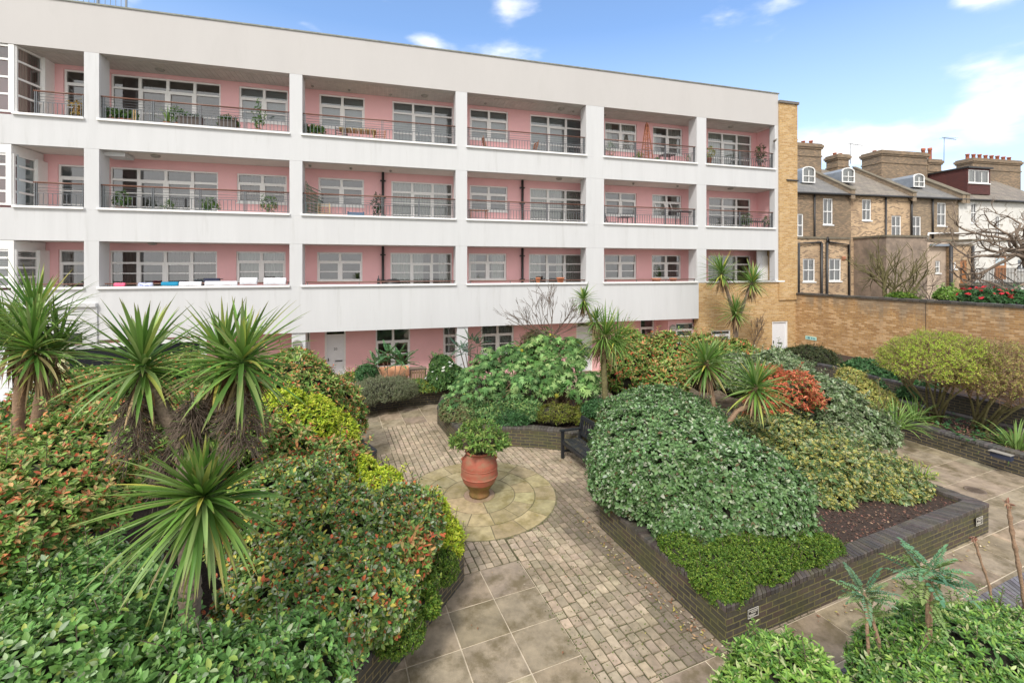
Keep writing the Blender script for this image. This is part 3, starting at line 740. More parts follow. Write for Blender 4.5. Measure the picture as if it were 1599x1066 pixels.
def window(fr, parent, u0, u1, v, zb, zt, nc, kind, fl, fill, name='window', fm=None):
    """casement frame, mullions, bars; panes and curtain as sub-parts. v: wall face"""
    fm = fm or M['frame']; f0, f1 = v + .05, v + .12; W = .055
    m = MB(fr); m.box(u0, u0 + W, f0, f1, zb, zt); m.box(u1 - W, u1, f0, f1, zb, zt); m.box(u0 + W, u1 - W, f0, f1, zt - W, zt); m.box(u0 + W, u1 - W, f0, f1, zb, zb + W)
    cw = (u1 - u0) / nc; h = zt - zb
    for i in range(1, nc): m.box(u0 + cw * i - W * .8, u0 + cw * i + W * .8, f0 - .004, f1, zb + W, zt - W)
    if kind == 'door':
        trans = zt - (.44 if fl == 3 else .42)
        rows = [zb + .95] if fl == 3 else [zb + .55, zb + 1.0, zb + 1.45]
    elif kind == 'casement3':
        trans = zt - h / 3; rows = [zb + h / 3]
    else:
        trans = zt - h / 3.1 if fl else zt - h * .35; rows = [zb + h * .34] if (fl in (1, 2) or nc > 1 or fl == 0) else []
        if fl == 3: rows = [zb + .36]
    for i in range(nc):
        a = u0 + cw * i + (W * .8 if i else W); c = u0 + cw * (i + 1) - (W * .8 if i < nc - 1 else W)
        m.box(a, c, f0 - .003, f1, trans - .03, trans + .03)
        opening = (kind == 'door' and nc >= 3 and i in ((1, 2) if nc == 4 else (1,))) or nc == 1
        for z in rows: m.box(a, c, f0 + .006, f1 - .004, z - .018, z + .018)
        if opening or kind == 'win':
            s = .038
            m.box(a, a + s, f0 - .012, f1 - .01, zb + W, trans - .03); m.box(c - s, c, f0 - .012, f1 - .01, zb + W, trans - .03)
            m.box(a + s, c - s, f0 - .012, f1 - .01, trans - .03 - s, trans - .031); m.box(a + s, c - s, f0 - .012, f1 - .01, zb + W, zb + W + s)
    if kind == 'win': m.box(u0 - .02, u1 + .02, v - .03, f0, zb - .035, zb + .002)
    o = m.build(name, fm, parent)
    g = MB(fr); g.quad((u0 + W, f0 + .04, zb + W), (u1 - W, f0 + .04, zb + W), (u1 - W, f0 + .04, zt - W), (u0 + W, f0 + .04, zt - W))
    g.build('pane', M['glass'], o)
    if fill != 'room':
        c = MB(fr); vv = v + .22; n = max(4, int((u1 - u0) / .05))
        if fill == 'blind':
            k = zb + .02
            while k < zt - .05:
                c.quad((u0 + .02, vv - .01, k), (u1 - .02, vv - .01, k), (u1 - .02, vv + .012, k + .032), (u0 + .02, vv + .012, k + .032)); k += .033
        else:
            gapm = R.uniform(.3, .7) if R.random() < .5 else -1; gw = R.uniform(.08, .2)
            for i in range(n):
                t0, t1 = i / n, (i + 1) / n
                if gapm > 0 and abs((t0 + t1) / 2 - gapm) < gw: continue
                a = u0 + (u1 - u0) * t0; e = u0 + (u1 - u0) * t1
                va = vv + (.03 if i % 2 else -.02); vb = vv + (-.02 if i % 2 else .03)
                c.quad((a, va, zb), (e, vb, zb), (e, vb, zt - .02), (a, va, zt - .02))
        c.build('blind' if fill == 'blind' else 'curtain', M[fill], o)
    return o
for (fl, u0, u1, zt, zb, nc, kind, fill) in wins:
    if kind == 'entry': continue
    window(FR, BL, u0, u1, VI, zb, zt, nc, kind, fl, fill, 'balcony_door' if kind == 'door' else 'window')
# open casements, second floor
for px in (1030, 1054):
    m = MB(FR); uu = fu(px, VI); a = Vector((uu - .25, VI + .03, 7.45)); 
    for s in (-.25, .25): m.bar((uu + s, VI + .03, 7.45), (uu + s, VI - .16, 7.12), .04, .03)
    m.bar((uu - .25, VI - .16, 7.12), (uu + .25, VI - .16, 7.12), .04, .03); m.bar((uu - .25, VI + .03, 7.45), (uu + .25, VI + .03, 7.45), .04, .03)
    part(m, 'open_casement', M['frame'])

# entry doors with numbers
def text_obj(name, txt, size, pos, fr, mat_, parent, depth=.002, face=-1, tag_=None):
    c = bpy.data.curves.new('t', 'FONT'); c.body = txt; c.size = size; c.align_x = 'CENTER'; c.align_y = 'CENTER'; c.extrude = depth
    o = bpy.data.objects.new('t', c); COL.objects.link(o)
    dg = bpy.context.evaluated_depsgraph_get(); me = bpy.data.meshes.new_from_object(o.evaluated_get(dg)); bpy.data.objects.remove(o)
    mw = Matrix.Translation(fr.w(*pos)) @ Matrix.Rotation(fr.ang, 4, 'Z') @ Matrix.Rotation(R2(90), 4, 'X')
    me.transform(mw); me.materials.clear(); me.materials.append(mat_)
    return link(name, me, parent)
def entry(u0, u1, zt, v, num=None, parent=BL, transom=True, fr=FR, boards=4):
    m = MB(fr); W = .06
    m.box(u0, u0 + W, v + .02, v + .12, 0, zt); m.box(u1 - W, u1, v + .02, v + .12, 0, zt); m.box(u0 + W, u1 - W, v + .02, v + .12, zt - W, zt)
    o = m.build('door_frame', M['frame'], parent)
    top = zt - W - (.16 if transom else 0)
    if transom:
        g = MB(fr); g.quad((u0 + W, v + .06, top + .03), (u1 - W, v + .06, top + .03), (u1 - W, v + .06, zt - W), (u0 + W, v + .06, zt - W)); g.build('pane', M['glass'], o)
        g = MB(fr); g.box(u0 + W, u1 - W, v + .03, v + .1, top, top + .03); g.build('transom', M['frame'], o)
    d = MB(fr); d.box(u0 + W, u1 - W, v + .07, v + .11, 0.01, top)
    hh = (top - .1) / boards
    for k in range(boards): d.box(u0 + W + .06, u1 - W - .06, v + .062, v + .07, .06 + k * hh, .06 + (k + 1) * hh - .03)
    dd = d.build('entrance_door', M['door'], parent, bevel=.006)
    if num: text_obj('door_number', num, .13, ((u0 + u1) / 2, v + .058, 1.45), fr, M['pipe'], dd)
    h = MB(fr); h.box(u0 + W + .05, u0 + W + .08, v + .03, v + .062, 1.0, 1.12); h.box(u0 + W + .3, u0 + W + .55, v + .05, v + .063, .98, 1.03); h.build('door_handle', M['rail'], dd)
    return dd
entry(fu(507, VI), fu(540, VI), 2.2, VI, '20')
entry(fu(900, VI), fu(925, VI), 2.15, VI)

# lamps on soffits and round wall lamps
def soffit_lamp(px, py, k, r=.13):
    t = (HC - ZT[k]) / ((py - HY) / F); P = Vector(((px - CX) / F * t, t)); u, v = FR.loc(P); v = min(max(v, .4), VI - .2)
    m = MB(FR); m.lathe((u, v, ZT[k]), [(r, 0), (r, -.03), (r * .8, -.06), (r * .3, -.075), (.001, -.076)], 16)
    return m.build('ceiling_lamp', M['lamp'], BL)
for px, py, k in ((250, 108, 3), (663, 149, 3), (876, 169.5, 3), (1141, 197.5, 3), (243, 243, 2), (874, 278, 2), (1141, 294, 2), (238, 379, 1)):
    soffit_lamp(px, py, k)
for px, py, k in ((488, 134, 3), (545, 140, 3), (610, 147, 3), (758, 161, 3), (895, 173, 3), (945, 179, 3), (484, 258, 2), (548, 262, 2), (610, 266, 2), (989, 286, 2), (1058, 290, 2)):
    soffit_lamp(px, py, k, .05)
def bulkhead(px, py, v):
    u = fu(px, v); z = fz(px, py, v); m = MB(FR)
    n = 20; vs = []; prof = [(.15, 0), (.15, -.05), (.115, -.055), (.11, -.04), (.001, -.035)]
    for r, d in prof:
        for k in range(n): vs.append((u + r * math.cos(2 * math.pi * k / n), v + d, z + r * math.sin(2 * math.pi * k / n)))
    fs = [(i * n + k, i * n + (k + 1) % n, (i + 1) * n + (k + 1) % n, (i + 1) * n + k) for i in range(4) for k in range(n)]
    m.add(vs, fs); m.box(u - .12, u + .12, v - .06, v - .03, z - .01, z + .10)
    return m.build('wall_lamp', M['lamp'], BL)
bulkhead(464, 537, .046); bulkhead(1050.5, 512, .35)
# pink wall return at the right hand end of the ground floor, with its window
b = MB(FR); ua, ub = fu(1043, .4), UB
o0, o1 = fu(1055.5, .4), fu(1084.5, .4); z0_, z1_ = 1.15, 2.05
b.quad((ua, .4, 0), (ub, .4, 0), (ub, .4, z0_), (ua, .4, z0_)); b.quad((ua, .4, z1_), (ub, .4, z1_), (ub, .4, ZT[0]), (ua, .4, ZT[0]))
b.quad((ua, .4, z0_), (o0, .4, z0_), (o0, .4, z1_), (ua, .4, z1_)); b.quad((o1, .4, z0_), (ub, .4, z0_), (ub, .4, z1_), (o1, .4, z1_))
b.quad((ua, .4, 0), (ua, .4, ZT[0]), (ua, VI, ZT[0]), (ua, VI, 0))
part(b, 'porch_wall', M['pink'])
window(FR, BL, o0, o1, .4, z0_, z1_, 1, 'win', 1, 'blind')
# downpipes
for px in (598, 816):
    for k in (2, 1):
        u = fu(px, VI - .1); m = MB(FR); m.tube([(u, VI - .09, ZF[k]), (u, VI - .09, ZT[k])], .05, 10)
        for z in (ZT[k] - .35, ZF[k] + 1.2): m.box(u - .1, u + .1, VI - .12, VI, z, z + .05)
        part(m, 'downpipe', M['pipe'])
# railings
def railing(u0, u1, k, low=False, heavy=None):
    zs = ZS[k] + .07; hgt = .72 if not low else .09; v = .11
    m = MB(FR); bars = MB(FR)
    zt = zs + hgt
    if low:
        for q in np.linspace(u0 + .05, u1 - .05, 4): m.box(q - .012, q + .012, v - .012, v + .012, zs, zt)
        o = m.build('railing', M['rail'], BL)
    else:
        zm = zs + .40
        n = max(1, round((u1 - u0) / 1.5))
        for i in range(n + 1):
            q = u0 + .06 + (u1 - u0 - .12) * i / n
            m.box(q - .03, q - .012, v - .02, v + .02, zs, zt); m.box(q + .012, q + .03, v - .02, v + .02, zs, zt)
        for j in range(3): z = zm + .09 * (j + 1) - .02; m.tube([(u0, v, z), (u1, v, z)], .007, 5)
        m.box(u0, u1, v - .012, v + .012, zm - .008, zm + .008); m.box(u0, u1, v - .012, v + .012, zs + .05, zs + .064)
        q = u0 + .12
        while q < u1 - .05: m.box(q - .007, q + .007, v - .007, v + .007, zs + .06, zm); q += .115
        o = m.build('railing', M['rail'], BL)
    h = MB(FR); h.tube([(u0, v, zt), (u1, v, zt)], .026 if not low else .02, 8); h.build('handrail', M['hand'], o)
for k in (3, 2):
    for i, (a, c) in enumerate(bays):
        railing(a if i else fu(48), c, k)
for i, (a, c) in enumerate(bays):
    if i < 5: railing(a + (.1 if i else .3), c, 1, True)

# splayed bay windows at the left end
def bay_window(k):
    zb, zt = (ZS[k] + .07, ZT[k] - .01) if k > 1 else (ZS[k] + .07, ZT[k] - .01)
    ua = fu({3: 21, 2: 17, 1: 21}[k], .0); uc = fu({3: 66, 2: 55, 1: 58}[k], .85)
    zt2 = zt if k == 3 else zt - .26
    m = MB(FR)
    if k < 3:
        m.prism([(U0, .01), (ua, .01), (uc, .85), (uc, VI - .02), (U0, VI - .02)], zt2, zt)
    m.box(ua - .13, ua, .012, .13, zb, zt2); m.box(uc - .02, uc + .10, .80, VI, zb, zt2)
    # splayed glazed side
    def lp(t): return (ua + (uc - ua) * t, .06 + (.85 - .06) * t)
    n = 1; rows = [0, .27, .52, .78, 1.0]
    for r in rows:
        z = zb + (zt2 - zb) * r
        a, c = lp(0), lp(1); m.bar((a[0], a[1], min(max(z, zb + .03), zt2 - .03)), (c[0], c[1], min(max(z, zb + .03), zt2 - .03)), .07, .06)
        m.bar((ua - 4.2, .07, min(max(z, zb + .035), zt2 - .035)), (ua - .1, .07, min(max(z, zb + .035), zt2 - .035)), .07, .06)
    for t in (0.03, .97): a = lp(t); m.bar((a[0], a[1], zb), (a[0], a[1], zt2), .07)
    for q in (.62, 1.3, 2.0, 2.7): m.box(ua - q - .035, ua - q + .035, .03, .1, zb, zt2)
    o = part(m, 'bay_window', M['frame'])
    g = MB(FR); a, c = lp(0), lp(1)
    g.quad((a[0], a[1] + .02, zb), (c[0], c[1] + .02, zb), (c[0], c[1] + .02, zt2), (a[0], a[1] + .02, zt2)); g.quad((ua - 4.2, .08, zb), (ua - .1, .08, zb), (ua - .1, .08, zt2), (ua - 4.2, .08, zt2))
    g.build('pane', M['glass'], o)
    c_ = MB(FR); 
    if k == 1:
        z = zb
        while z < zt2 - .05:
            c_.quad((ua - 4.2, .16, z), (ua - .05, .16, z), (ua - .05, .20, z + .055), (ua - 4.2, .20, z + .055)); a, c = (ua + .02, .16), (uc - .06, .9)
            c_.quad((a[0], a[1], z), (c[0], c[1], z), (c[0] - .03, c[1] + .03, z + .055), (a[0] - .03, a[1] + .03, z + .055)); z += .062
        c_.build('shutter', M['frame'], o)
    else:
        n = 16
        for i in range(n):
            x0 = ua + .05 + (uc - .1 - ua) * i / n; x1 = ua + .05 + (uc - .1 - ua) * (i + 1) / n; y0 = .16 + .75 * i / n; y1 = .16 + .75 * (i + 1) / n
            s = .03 if i % 2 else -.02
            c_.quad((x0, y0 + s, zb), (x1, y1 - s, zb), (x1, y1 - s, zt2), (x0, y0 + s, zt2))
        c_.build('curtain', M['dcurtain' if k == 3 else 'blind'], o)
for k in (3, 2, 1): bay_window(k)
# lintel box in bay 1 second floor
b = MB(FR); b.box(CU[0][1], CU[0][1] + .55, .25, .8, ZT[2] - .14, ZT[2] - .002); part(b, 'boxing', M['white'])
# ledge and left ground floor: projecting porch, cream pillar, white garage door 19
b = MB(FR); b.box(fu(60), fu(153), -.12, 0.0 - .003, 3.30, 3.42); b.box(fu(60), fu(153), -.05, -.003, 2.2, 3.3); part(b, 'porch_fascia', M['white'], bevel=.01)
# brick end: pillar and ground floor end wall
PU0, PU1 = UE + .004, fu(1243.5)
b = MB(FR); b.box(PU0, PU1, -.06, .5, 3.0, 12.12); part(b, 'brick_pillar', M['pbrick'])
b = MB(FR); b.box(PU0 - .03, PU1 + .05, -.12, .56, 12.125, 12.24); part(b, 'pillar_cap', mat('stone_cap', (.16, .14, .12), .8, noise=.3))
# brick wall pieces with window and door openings
ow0, ow1, owb, owt = fu(1110.6), fu(1141), 1.10, 1.72
od0, od1, odt = fu(1205.7), fu(1230), 2.02
b = MB(FR); T = ZS[1] - .004
b.box(UB + .003, ow0, 0.0, .3, 0, T); b.box(ow0, ow1, 0.0, .3, 0, owb); b.box(ow0, ow1, 0, .3, owt, T); b.box(ow1, od0, 0, .3, 0, T)
b.box(od0, od1, 0, .3, odt, T); b.box(od1, PU1, 0, .3, 0, T if PU1 < PU0 else 2.99)
part(b, 'brick_end_wall', M['pbrick'])
window(FR, BL, ow0, ow1, -.02, owb, owt, 1, 'win', 3, 'curtain')
dd = entry(od0, od1, odt, -.0, None, transom=False, boards=1)
b = MB(FR); b.box(fu(1103), PU0 + .3, -.07, .26, ZS[1], ZS[1] + .07)
part(b, 'sill', M['frame'])
# white partition and store door on the end balcony of the first floor
b = MB(FR); b.box(fu(1183, .6), UE - .02, .62, .68, ZF[1], ZT[1] - .003); part(b, 'partition', M['door'])
b = MB(FR); b.box(fu(1193, .5), fu(1209, .5), .585, .615, ZF[1], ZT[1] - .25); part(b, 'store_door', M['frame'])
# body behind, so the block has its depth
b = MB(FR); b.box(U0, PU1 - .02, VI + 3.05, 10, 0, ZP - .3); b.box(UE + .01, PU1 - .02, .5, VI + 3.05, 0, ZP - .5); b.box(U0, UE, .28, VI + 3.05, ZP - .5, ZP - .3); part(b, 'rear_body', M['pbrick'])
# roof terrace railing at the top left
b = MB(FR)
ur0, ur1 = fu(60, .35) , fu(197, .35)
for q in np.arange(ur0, ur1, .14): b.box(q - .006, q + .006, .344, .356, ZP + .03, ZP + 1.0)
for q in np.linspace(ur0, ur1, 4): b.box(q - .025, q + .025, .33, .37, ZP - .25, ZP + 1.15)
for z in (.12, .98, 1.1): b.tube([(ur0, .35, ZP + z), (ur1, .35, ZP + z)], .014, 6)
part(b, 'roof_railing', M['rail'])
# security camera on the end column
m = MB(FR); u = fu(1208); z = fz(1208, 221)
m.box(u - .03, u + .03, -.05, 0, z - .05, z + .05); m.tube([(u, -.05, z), (u - .12, -.28, z + .02)], .045, 8); part(m, 'security_camera', M['lamp'])
m = MB(FR); m.box(fu(1226), fu(1244), -.12, -.05, 8.55, 8.6); part(m, 'wall_bracket', M['pipe'])

# ground floor porch at far left: white panelled garage door 19, cream post, dark window band
PR = thing('entrance_porch', 'white panelled door numbered 19 beside a cream post, behind the leftmost palm', 'porch', tuple(gnd(20, 700)))
pf = Frame(at(-60, 418, 8.6), R2(7)); pf.o.z = 0
b = MB(pf); b.box(-1.6, 1.13, 0, .05, 0, 3.0); 
for k in range(12): b.box(-1.6, 1.12, -.006, 0, k * .24 + .01, k * .24 + .225)
d19 = b.build('entrance_door', M['door'], PR)
text_obj('door_number', '19', .16, (.93, -.012, 2.16), pf, M['pipe'], d19)
b = MB(pf); b.box(1.13, 1.28, -.03, .1, 0, 3.0); b.build('door_post', M['frame'], PR)
b = MB(pf); b.box(1.28, 1.38, 0, .1, 0, 3.0); b.box(1.41, 1.78, 0, .1, 0, 3.0); b.build('cream_panel', mat('cream_paint', (.58, .57, .33), .6), PR)
b = MB(pf); b.box(-1.6, 2.0, -.02, .12, 3.01, 3.2); b.build('lintel', M['pipe'], PR)
SW = thing('glazed_screen', 'low dark glazed screen with a white rail behind the photinia, right of the cream post', 'screen', tuple(at(125, 600, 11) - Vector((0, 0, 1.6))))
sf = Frame(at(84, 418, 10.8), R2(30)); sf.o.z = 0
b = MB(sf); b.box(0, 3.0, 0, .06, .5, 2.55); b.build('glass_panel', mat('dark_glass', (.02, .022, .025), .15), SW)
b = MB(sf); b.box(0, 3.0, -.03, -.002, 1.72, 1.84); b.box(0, 3.0, -.03, -.002, 2.5, 2.6); b.box(2.9, 3.05, -.04, .1, 0, 2.6); b.build('rail', M['frame'], SW)

# ================================================================ BOUNDARY WALL (yellow brick)
BW0 = FR.w(PU1 - .05, .02, 0); bd = Vector((.332, -.943, 0)).normalized()
BF = Frame((BW0.x, BW0.y), math.atan2(bd.y, bd.x))
BWT = thing('boundary_wall', 'tall yellow stock brick boundary wall with dark coping, running from the building to the right edge', 'wall', tuple(BW0))
b = MB(BF); b.box(0, 16, 0, .33, 0, 3.24); b.build('wall_face', M['ybrick'], BWT)
b = MB(BF)
q = 0
while q < 16: b.box(q, q + .215, -.05, .38, 3.243, 3.33 + R.uniform(-.012, .010), jc((.07, .06, .05), .3)); q += .225
b.build('coping', M['coping'], BWT)
b = MB(BF); b.box(5.1, 5.118, -.002, .01, 0, 3.24); b.build('movement_joint', M['pipe'], BWT)
def sign(name, fr, u, v, z, w_, h_, label, base, bars, parent=None):
    t = thing(name, label, 'sign', tuple(fr.w(u, v, z)))
    b = MB(fr); b.box(u - w_ / 2, u + w_ / 2, v - .015, v, z, z + h_); b.build('plate', base, t)
    b = MB(fr)
    for (x0, x1, y0, y1) in bars: b.box(u - w_ / 2 + x0 * w_, u - w_ / 2 + x1 * w_, v - .018, v - .0152, z + y0 * h_, z + y1 * h_)
    b.build('marks', mat('sign_marks_' + name, (.10, .25, .30), .6), t)
mint = mat('mint_sign', (.42, .68, .60), .5, noise=.08)
sign('wall_sign', BF, .78, -.001, fz(1255, 526, 0) , .52, .16, 'small mint green sign on the yellow boundary wall near the white door', mint, [(.12, .16, .25, .75), (.22, .42, .2, .8), (.52, .62, .3, .7), (.66, .9, .35, .65)])
sign('wall_sign', FR, fu(1100), -.001, fz(1100, 527.5), .34, .15, 'small pale sign on the brick end wall, left of its low window', mint, [(.1, .3, .3, .7), (.4, .6, .2, .5), (.7, .9, .4, .8)])
# numbered plaques on the planter walls: dark face, white outline and lines of worn text
def plaque(fr_o, ang, u, z, w_, h_, label):
    pf_ = Frame(fr_o, ang); t = thing('wall_plaque', label, 'plaque', tuple(pf_.w(u, 0, z)), 0)
    b = MB(pf_); b.box(u, u + w_, -.016, -.004, z, z + h_); b.build('plate', M['pipe'], t)
    b = MB(pf_); e = .008; v0, v1 = -.019, -.0162
    b.box(u, u + w_, v0, v1, z + h_ - e, z + h_); b.box(u, u + w_, v0, v1, z, z + e); b.box(u, u + e, v0, v1, z + e, z + h_ - e); b.box(u + w_ - e, u + w_, v0, v1, z + e, z + h_ - e)
    rows = [(.72, .1, .9), (.55, .3, .8), (.30, .1, .75), (.17, .15, .6)]
    for (y, x0, x1) in rows:
        q = x0
        while q < x1: l = R.uniform(.03, .08); b.box(u + q * w_, u + (q + l) * w_, v0, v1, z + y * h_, z + (y + .09) * h_); q += l + .025
    b.build('lettering', mat('worn_white', (.55, .52, .45), .8), t)
plaque((c0.x, c0.y), GA, .33, .27, .18, .11, 'small white outlined plaque on the planter wall near its front corner')
plaque((c0.x, c0.y), GA, 5.55, .24, .20, .13, 'small white outlined plaque near the far right end of the planter wall')
# ================================================================ VICTORIAN TERRACE
HANG = R2(12); HD = 30.0
hd = Vector((math.cos(HANG), math.sin(HANG), 0)); hn = Vector((-math.sin(HANG), math.cos(HANG), 0))
P0 = at(1243, 418, HD); HF = Frame((P0.x, P0.y), HANG)
def hu(px, v=0.0):
    s = (px - CX) / F; dd = Vector((P0.x, P0.y, 0)) .dot(hn) + v
    t = dd / (s * hn.x + hn.y); return Vector((s * t - P0.x, t - P0.y, 0)).dot(hd)
def ht(px, v=0.0):
    s = (px - CX) / F; return (Vector((P0.x, P0.y, 0)).dot(hn) + v) / (s * hn.x + hn.y)
def hz_(px, py, v=0.0): return HC - (py - HY) / F * ht(px, v)
def Z4(x, y): return (1200 + x / 3.807, 180 + y / 3.807)
hb1 = brickmat('brown_london_stock', (.27, .19, .115), (.17, .125, .085), (.22, .17, .12), big=(.14, .105, .075), bigamt=.5, bigscale=.5, third=(.46, .30, .18), thirdamt=.5)
hb2 = brickmat('patched_tan_brick', (.62, .44, .27), (.52, .35, .21), (.50, .38, .25), big=(.24, .16, .10), bigamt=.85, bigscale=.35, third=(.16, .11, .08), thirdamt=.85)
hb3 = brickmat('grey_brown_brick', (.30, .22, .14), (.20, .15, .10), (.25, .2, .15), big=(.16, .12, .09), bigamt=.5, bigscale=.5, third=(.48, .35, .22), thirdamt=.5)
hwht = mat('flaking_white_paint', (.66, .64, .60), .85, noise=.12, nscale=2, stain=(.33, .28, .22), stain_scale=2.5, stain_amt=.7, stain_lo=.55, stain_hi=.62)
hren = mat('brown_render', (.31, .235, .18), .9, noise=.3, nscale=2.5, stain=(.15, .12, .095), stain_scale=1.1, stain_amt=.8, stain_lo=.45, stain_hi=.65)
hren2 = mat('pale_render', (.50, .39, .30), .9, noise=.2, nscale=1.5, stain=(.26, .2, .16), stain_scale=.8, stain_amt=.6)
slate = brickmat('grey_slate', (.15, .145, .14), (.20, .19, .18), (.08, .08, .08), bw=.3, rh=.2, ms=.008, big=(.22, .2, .16), bigamt=.5, bump=.4)
rtile = brickmat('brown_roof_tile', (.25, .21, .17), (.18, .155, .13), (.09, .08, .07), bw=.5, rh=.28, ms=.02, big=(.30, .27, .2), bigamt=.4, bump=.7)
redtile = brickmat('dark_red_tile', (.115, .035, .03), (.09, .03, .027), (.03, .012, .01), bw=.17, rh=.11, ms=.008, bump=.6)
lead = mat('lead_sheet', (.24, .27, .31), .5, noise=.2, nscale=3)
potm = mat('chimney_pot_clay', (.42, .14, .08), .8, noise=.25, nscale=4)
hstone = mat('weathered_coping_stone', (.17, .145, .105), .9, noise=.35, nscale=3, bump=.5)
hwood = mat('varnished_door_wood', (.36, .15, .055), .5, noise=.3, nscale=5, stretch=(3, 3, .4))

def wall_open(fr, mb, u0, u1, v, z0, z1, ops, d=.12):
    """wall face at v (facing -v) with rectangular openings, built as a cell grid"""
    us = sorted(set([u0, u1] + [x for o in ops for x in (o[0], o[1])])); zs = sorted(set([z0, z1] + [x for o in ops for x in (o[2], o[3])]))
    for i in range(len(us) - 1):
        for j in range(len(zs) - 1):
            a, c, e, f_ = us[i], us[i + 1], zs[j], zs[j + 1]; cu, cz = (a + c) / 2, (e + f_) / 2
            if any(o[0] < cu < o[1] and o[2] < cz < o[3] for o in ops): continue
            mb.quad((a, v, e), (c, v, e), (c, v, f_), (a, v, f_))
    for a, c, e, f_ in ops:
        w_ = v + d
        mb.quad((a, v, e), (a, w_, e), (a, w_, f_), (a, v, f_)); mb.quad((c, v, e), (c, v, f_), (c, w_, f_), (c, w_, e))
        mb.quad((a, v, f_), (a, w_, f_), (c, w_, f_), (c, v, f_)); mb.quad((a, v, e), (c, v, e), (c, w_, e), (a, w_, e))
def sash(fr, parent, u0, u1, z0, z1, v, fill='curtain', wide=False, cols=1):
    m = MB(fr); W = .07; f0, f1 = v + .02, v + .09
    m.box(u0, u0 + W, f0, f1, z0, z1); m.box(u1 - W, u1, f0, f1, z0, z1); m.box(u0 + W, u1 - W, f0, f1, z1 - W, z1); m.box(u0 + W, u1 - W, f0, f1, z0, z0 + W)
    zm = (z0 + z1) / 2
    if not wide: m.box(u0 + W, u1 - W, f0 - .01, f1, zm - .03, zm + .03)
    for i in range(1, cols + 1 if cols > 1 else 2):
        if cols > 1 and i == cols: break
        q = u0 + (u1 - u0) * i / max(2, cols); m.box(q - .02, q + .02, f0 + .01, f1, z0 + W, z1 - W)
    m.box(u0 - .06, u1 + .06, v - .07, v + .02, z0 - .08, z0)
    o = m.build('window', M['frame'], parent)
    g = MB(fr); g.quad((u0 + W, f0 + .04, z0 + W), (u1 - W, f0 + .04, z0 + W), (u1 - W, f0 + .04, z1 - W), (u0 + W, f0 + .04, z1 - W)); g.build('pane', M['glass'], o)
    c = MB(fr); n = 8
    for i in range(n):
        if fill == 'room' : c.quad((u0, v + .5, z0), (u1, v + .5, z0), (u1, v + .5, z1), (u0, v + .5, z1)); break
        if i in (3, 4) : continue
        a = u0 + (u1 - u0) * i / n; e = u0 + (u1 - u0) * (i + 1) / n; s = .03 if i % 2 else -.02
        c.quad((a, v + .16 + s, z0), (e, v + .16 - s, z0), (e, v + .16 - s, z1), (a, v + .16 + s, z1))
    c.quad((u0 - .02, v + .6, z0), (u1 + .02, v + .6, z0), (u1 + .02, v + .6, z1), (u0 - .02, v + .6, z1)) if fill != 'room' else None
    c.build('curtain', M['room'] if fill == 'room' else M[fill], o)
    return o
EV = 9.55    # eave height
RIDGE = 12.2; RD = 4.2   # ridge height and depth from rear face
def pxop(a): # (x0,x1,y0,y1) in zoomed coords -> u0,u1,z0,z1 on main face
    x0, y1 = Z4(a[0], a[2]); x1, y0 = Z4(a[1], a[3]); xm = (x0 + x1) / 2
    return (hu(x0), hu(x1), hz_(xm, y0), hz_(xm, y1))
def house(name, label, x0, x1, wm, rmat, ops, fills, open_extra=(), eave=True):
    px0, _ = Z4(x0, 0); px1, _ = Z4(x1, 0); u0, u1 = hu(px0), hu(px1)
    t = thing(name, label, 'house', tuple(HF.w((u0 + u1) / 2, 0, 0)))
    b = MB(HF); O = [pxop(o) for o in ops]
    wall_open(HF, b, u0 + .003, u1, 0, 0, EV, O)
    b.quad((u0, 8, 0), (u1, 8, 0), (u1, 8, EV), (u0, 8, EV))
    b.add([(u1, 0, 0), (u1, 8, 0), (u1, 8, EV), (u1, RD, RIDGE), (u1, 0, EV)], [(0, 1, 2, 3, 4)]); b.add([(u0 + .003, 0, 0), (u0 + .003, 8, 0), (u0 + .003, 8, EV), (u0 + .003, RD, RIDGE), (u0 + .003, 0, EV)], [(4, 3, 2, 1, 0)])
    b.build('wall', wm, t)
    for o, f_ in zip(O, fills): sash(HF, t, o[0], o[1], o[2], o[3], 0.02, f_)
    # roof pitched with UVs in its own plane
    m = MB(HF); th = .09
    n = Vector((0, -(RIDGE - EV), RD)).normalized() * th
    m.add([(u0, -.18, EV - .1), (u1, -.18, EV - .1), (u1, RD, RIDGE), (u0, RD, RIDGE), (u0, -.18 + n.y, EV - .1 + n.z), (u1, -.18 + n.y, EV - .1 + n.z), (u1, RD, RIDGE + n.z), (u0, RD, RIDGE + n.z)],
          [(4, 5, 6, 7), (0, 1, 5, 4), (1, 2, 6, 5), (3, 0, 4, 7)])
    m.add([(u0, RD, RIDGE + n.z), (u1, RD, RIDGE + n.z), (u1, 8.2, EV), (u0, 8.2, EV)], [(0, 1, 2, 3)])
    rf = m.build('roof', rmat, t)
    g = MB(HF); g.tube([(u0, -.24, EV - .06), (u1, -.24, EV - .06)], .075, 8); g.build('gutter', M['pipe'], t)
    return t, u0, u1, rf
def drain(t, px, z0, z1, v=-.1):
    m = MB(HF); u = hu(px); m.tube([(u, v, z0), (u, v, z1)], .06, 8); m.build('drainpipe', M['pipe'], t)
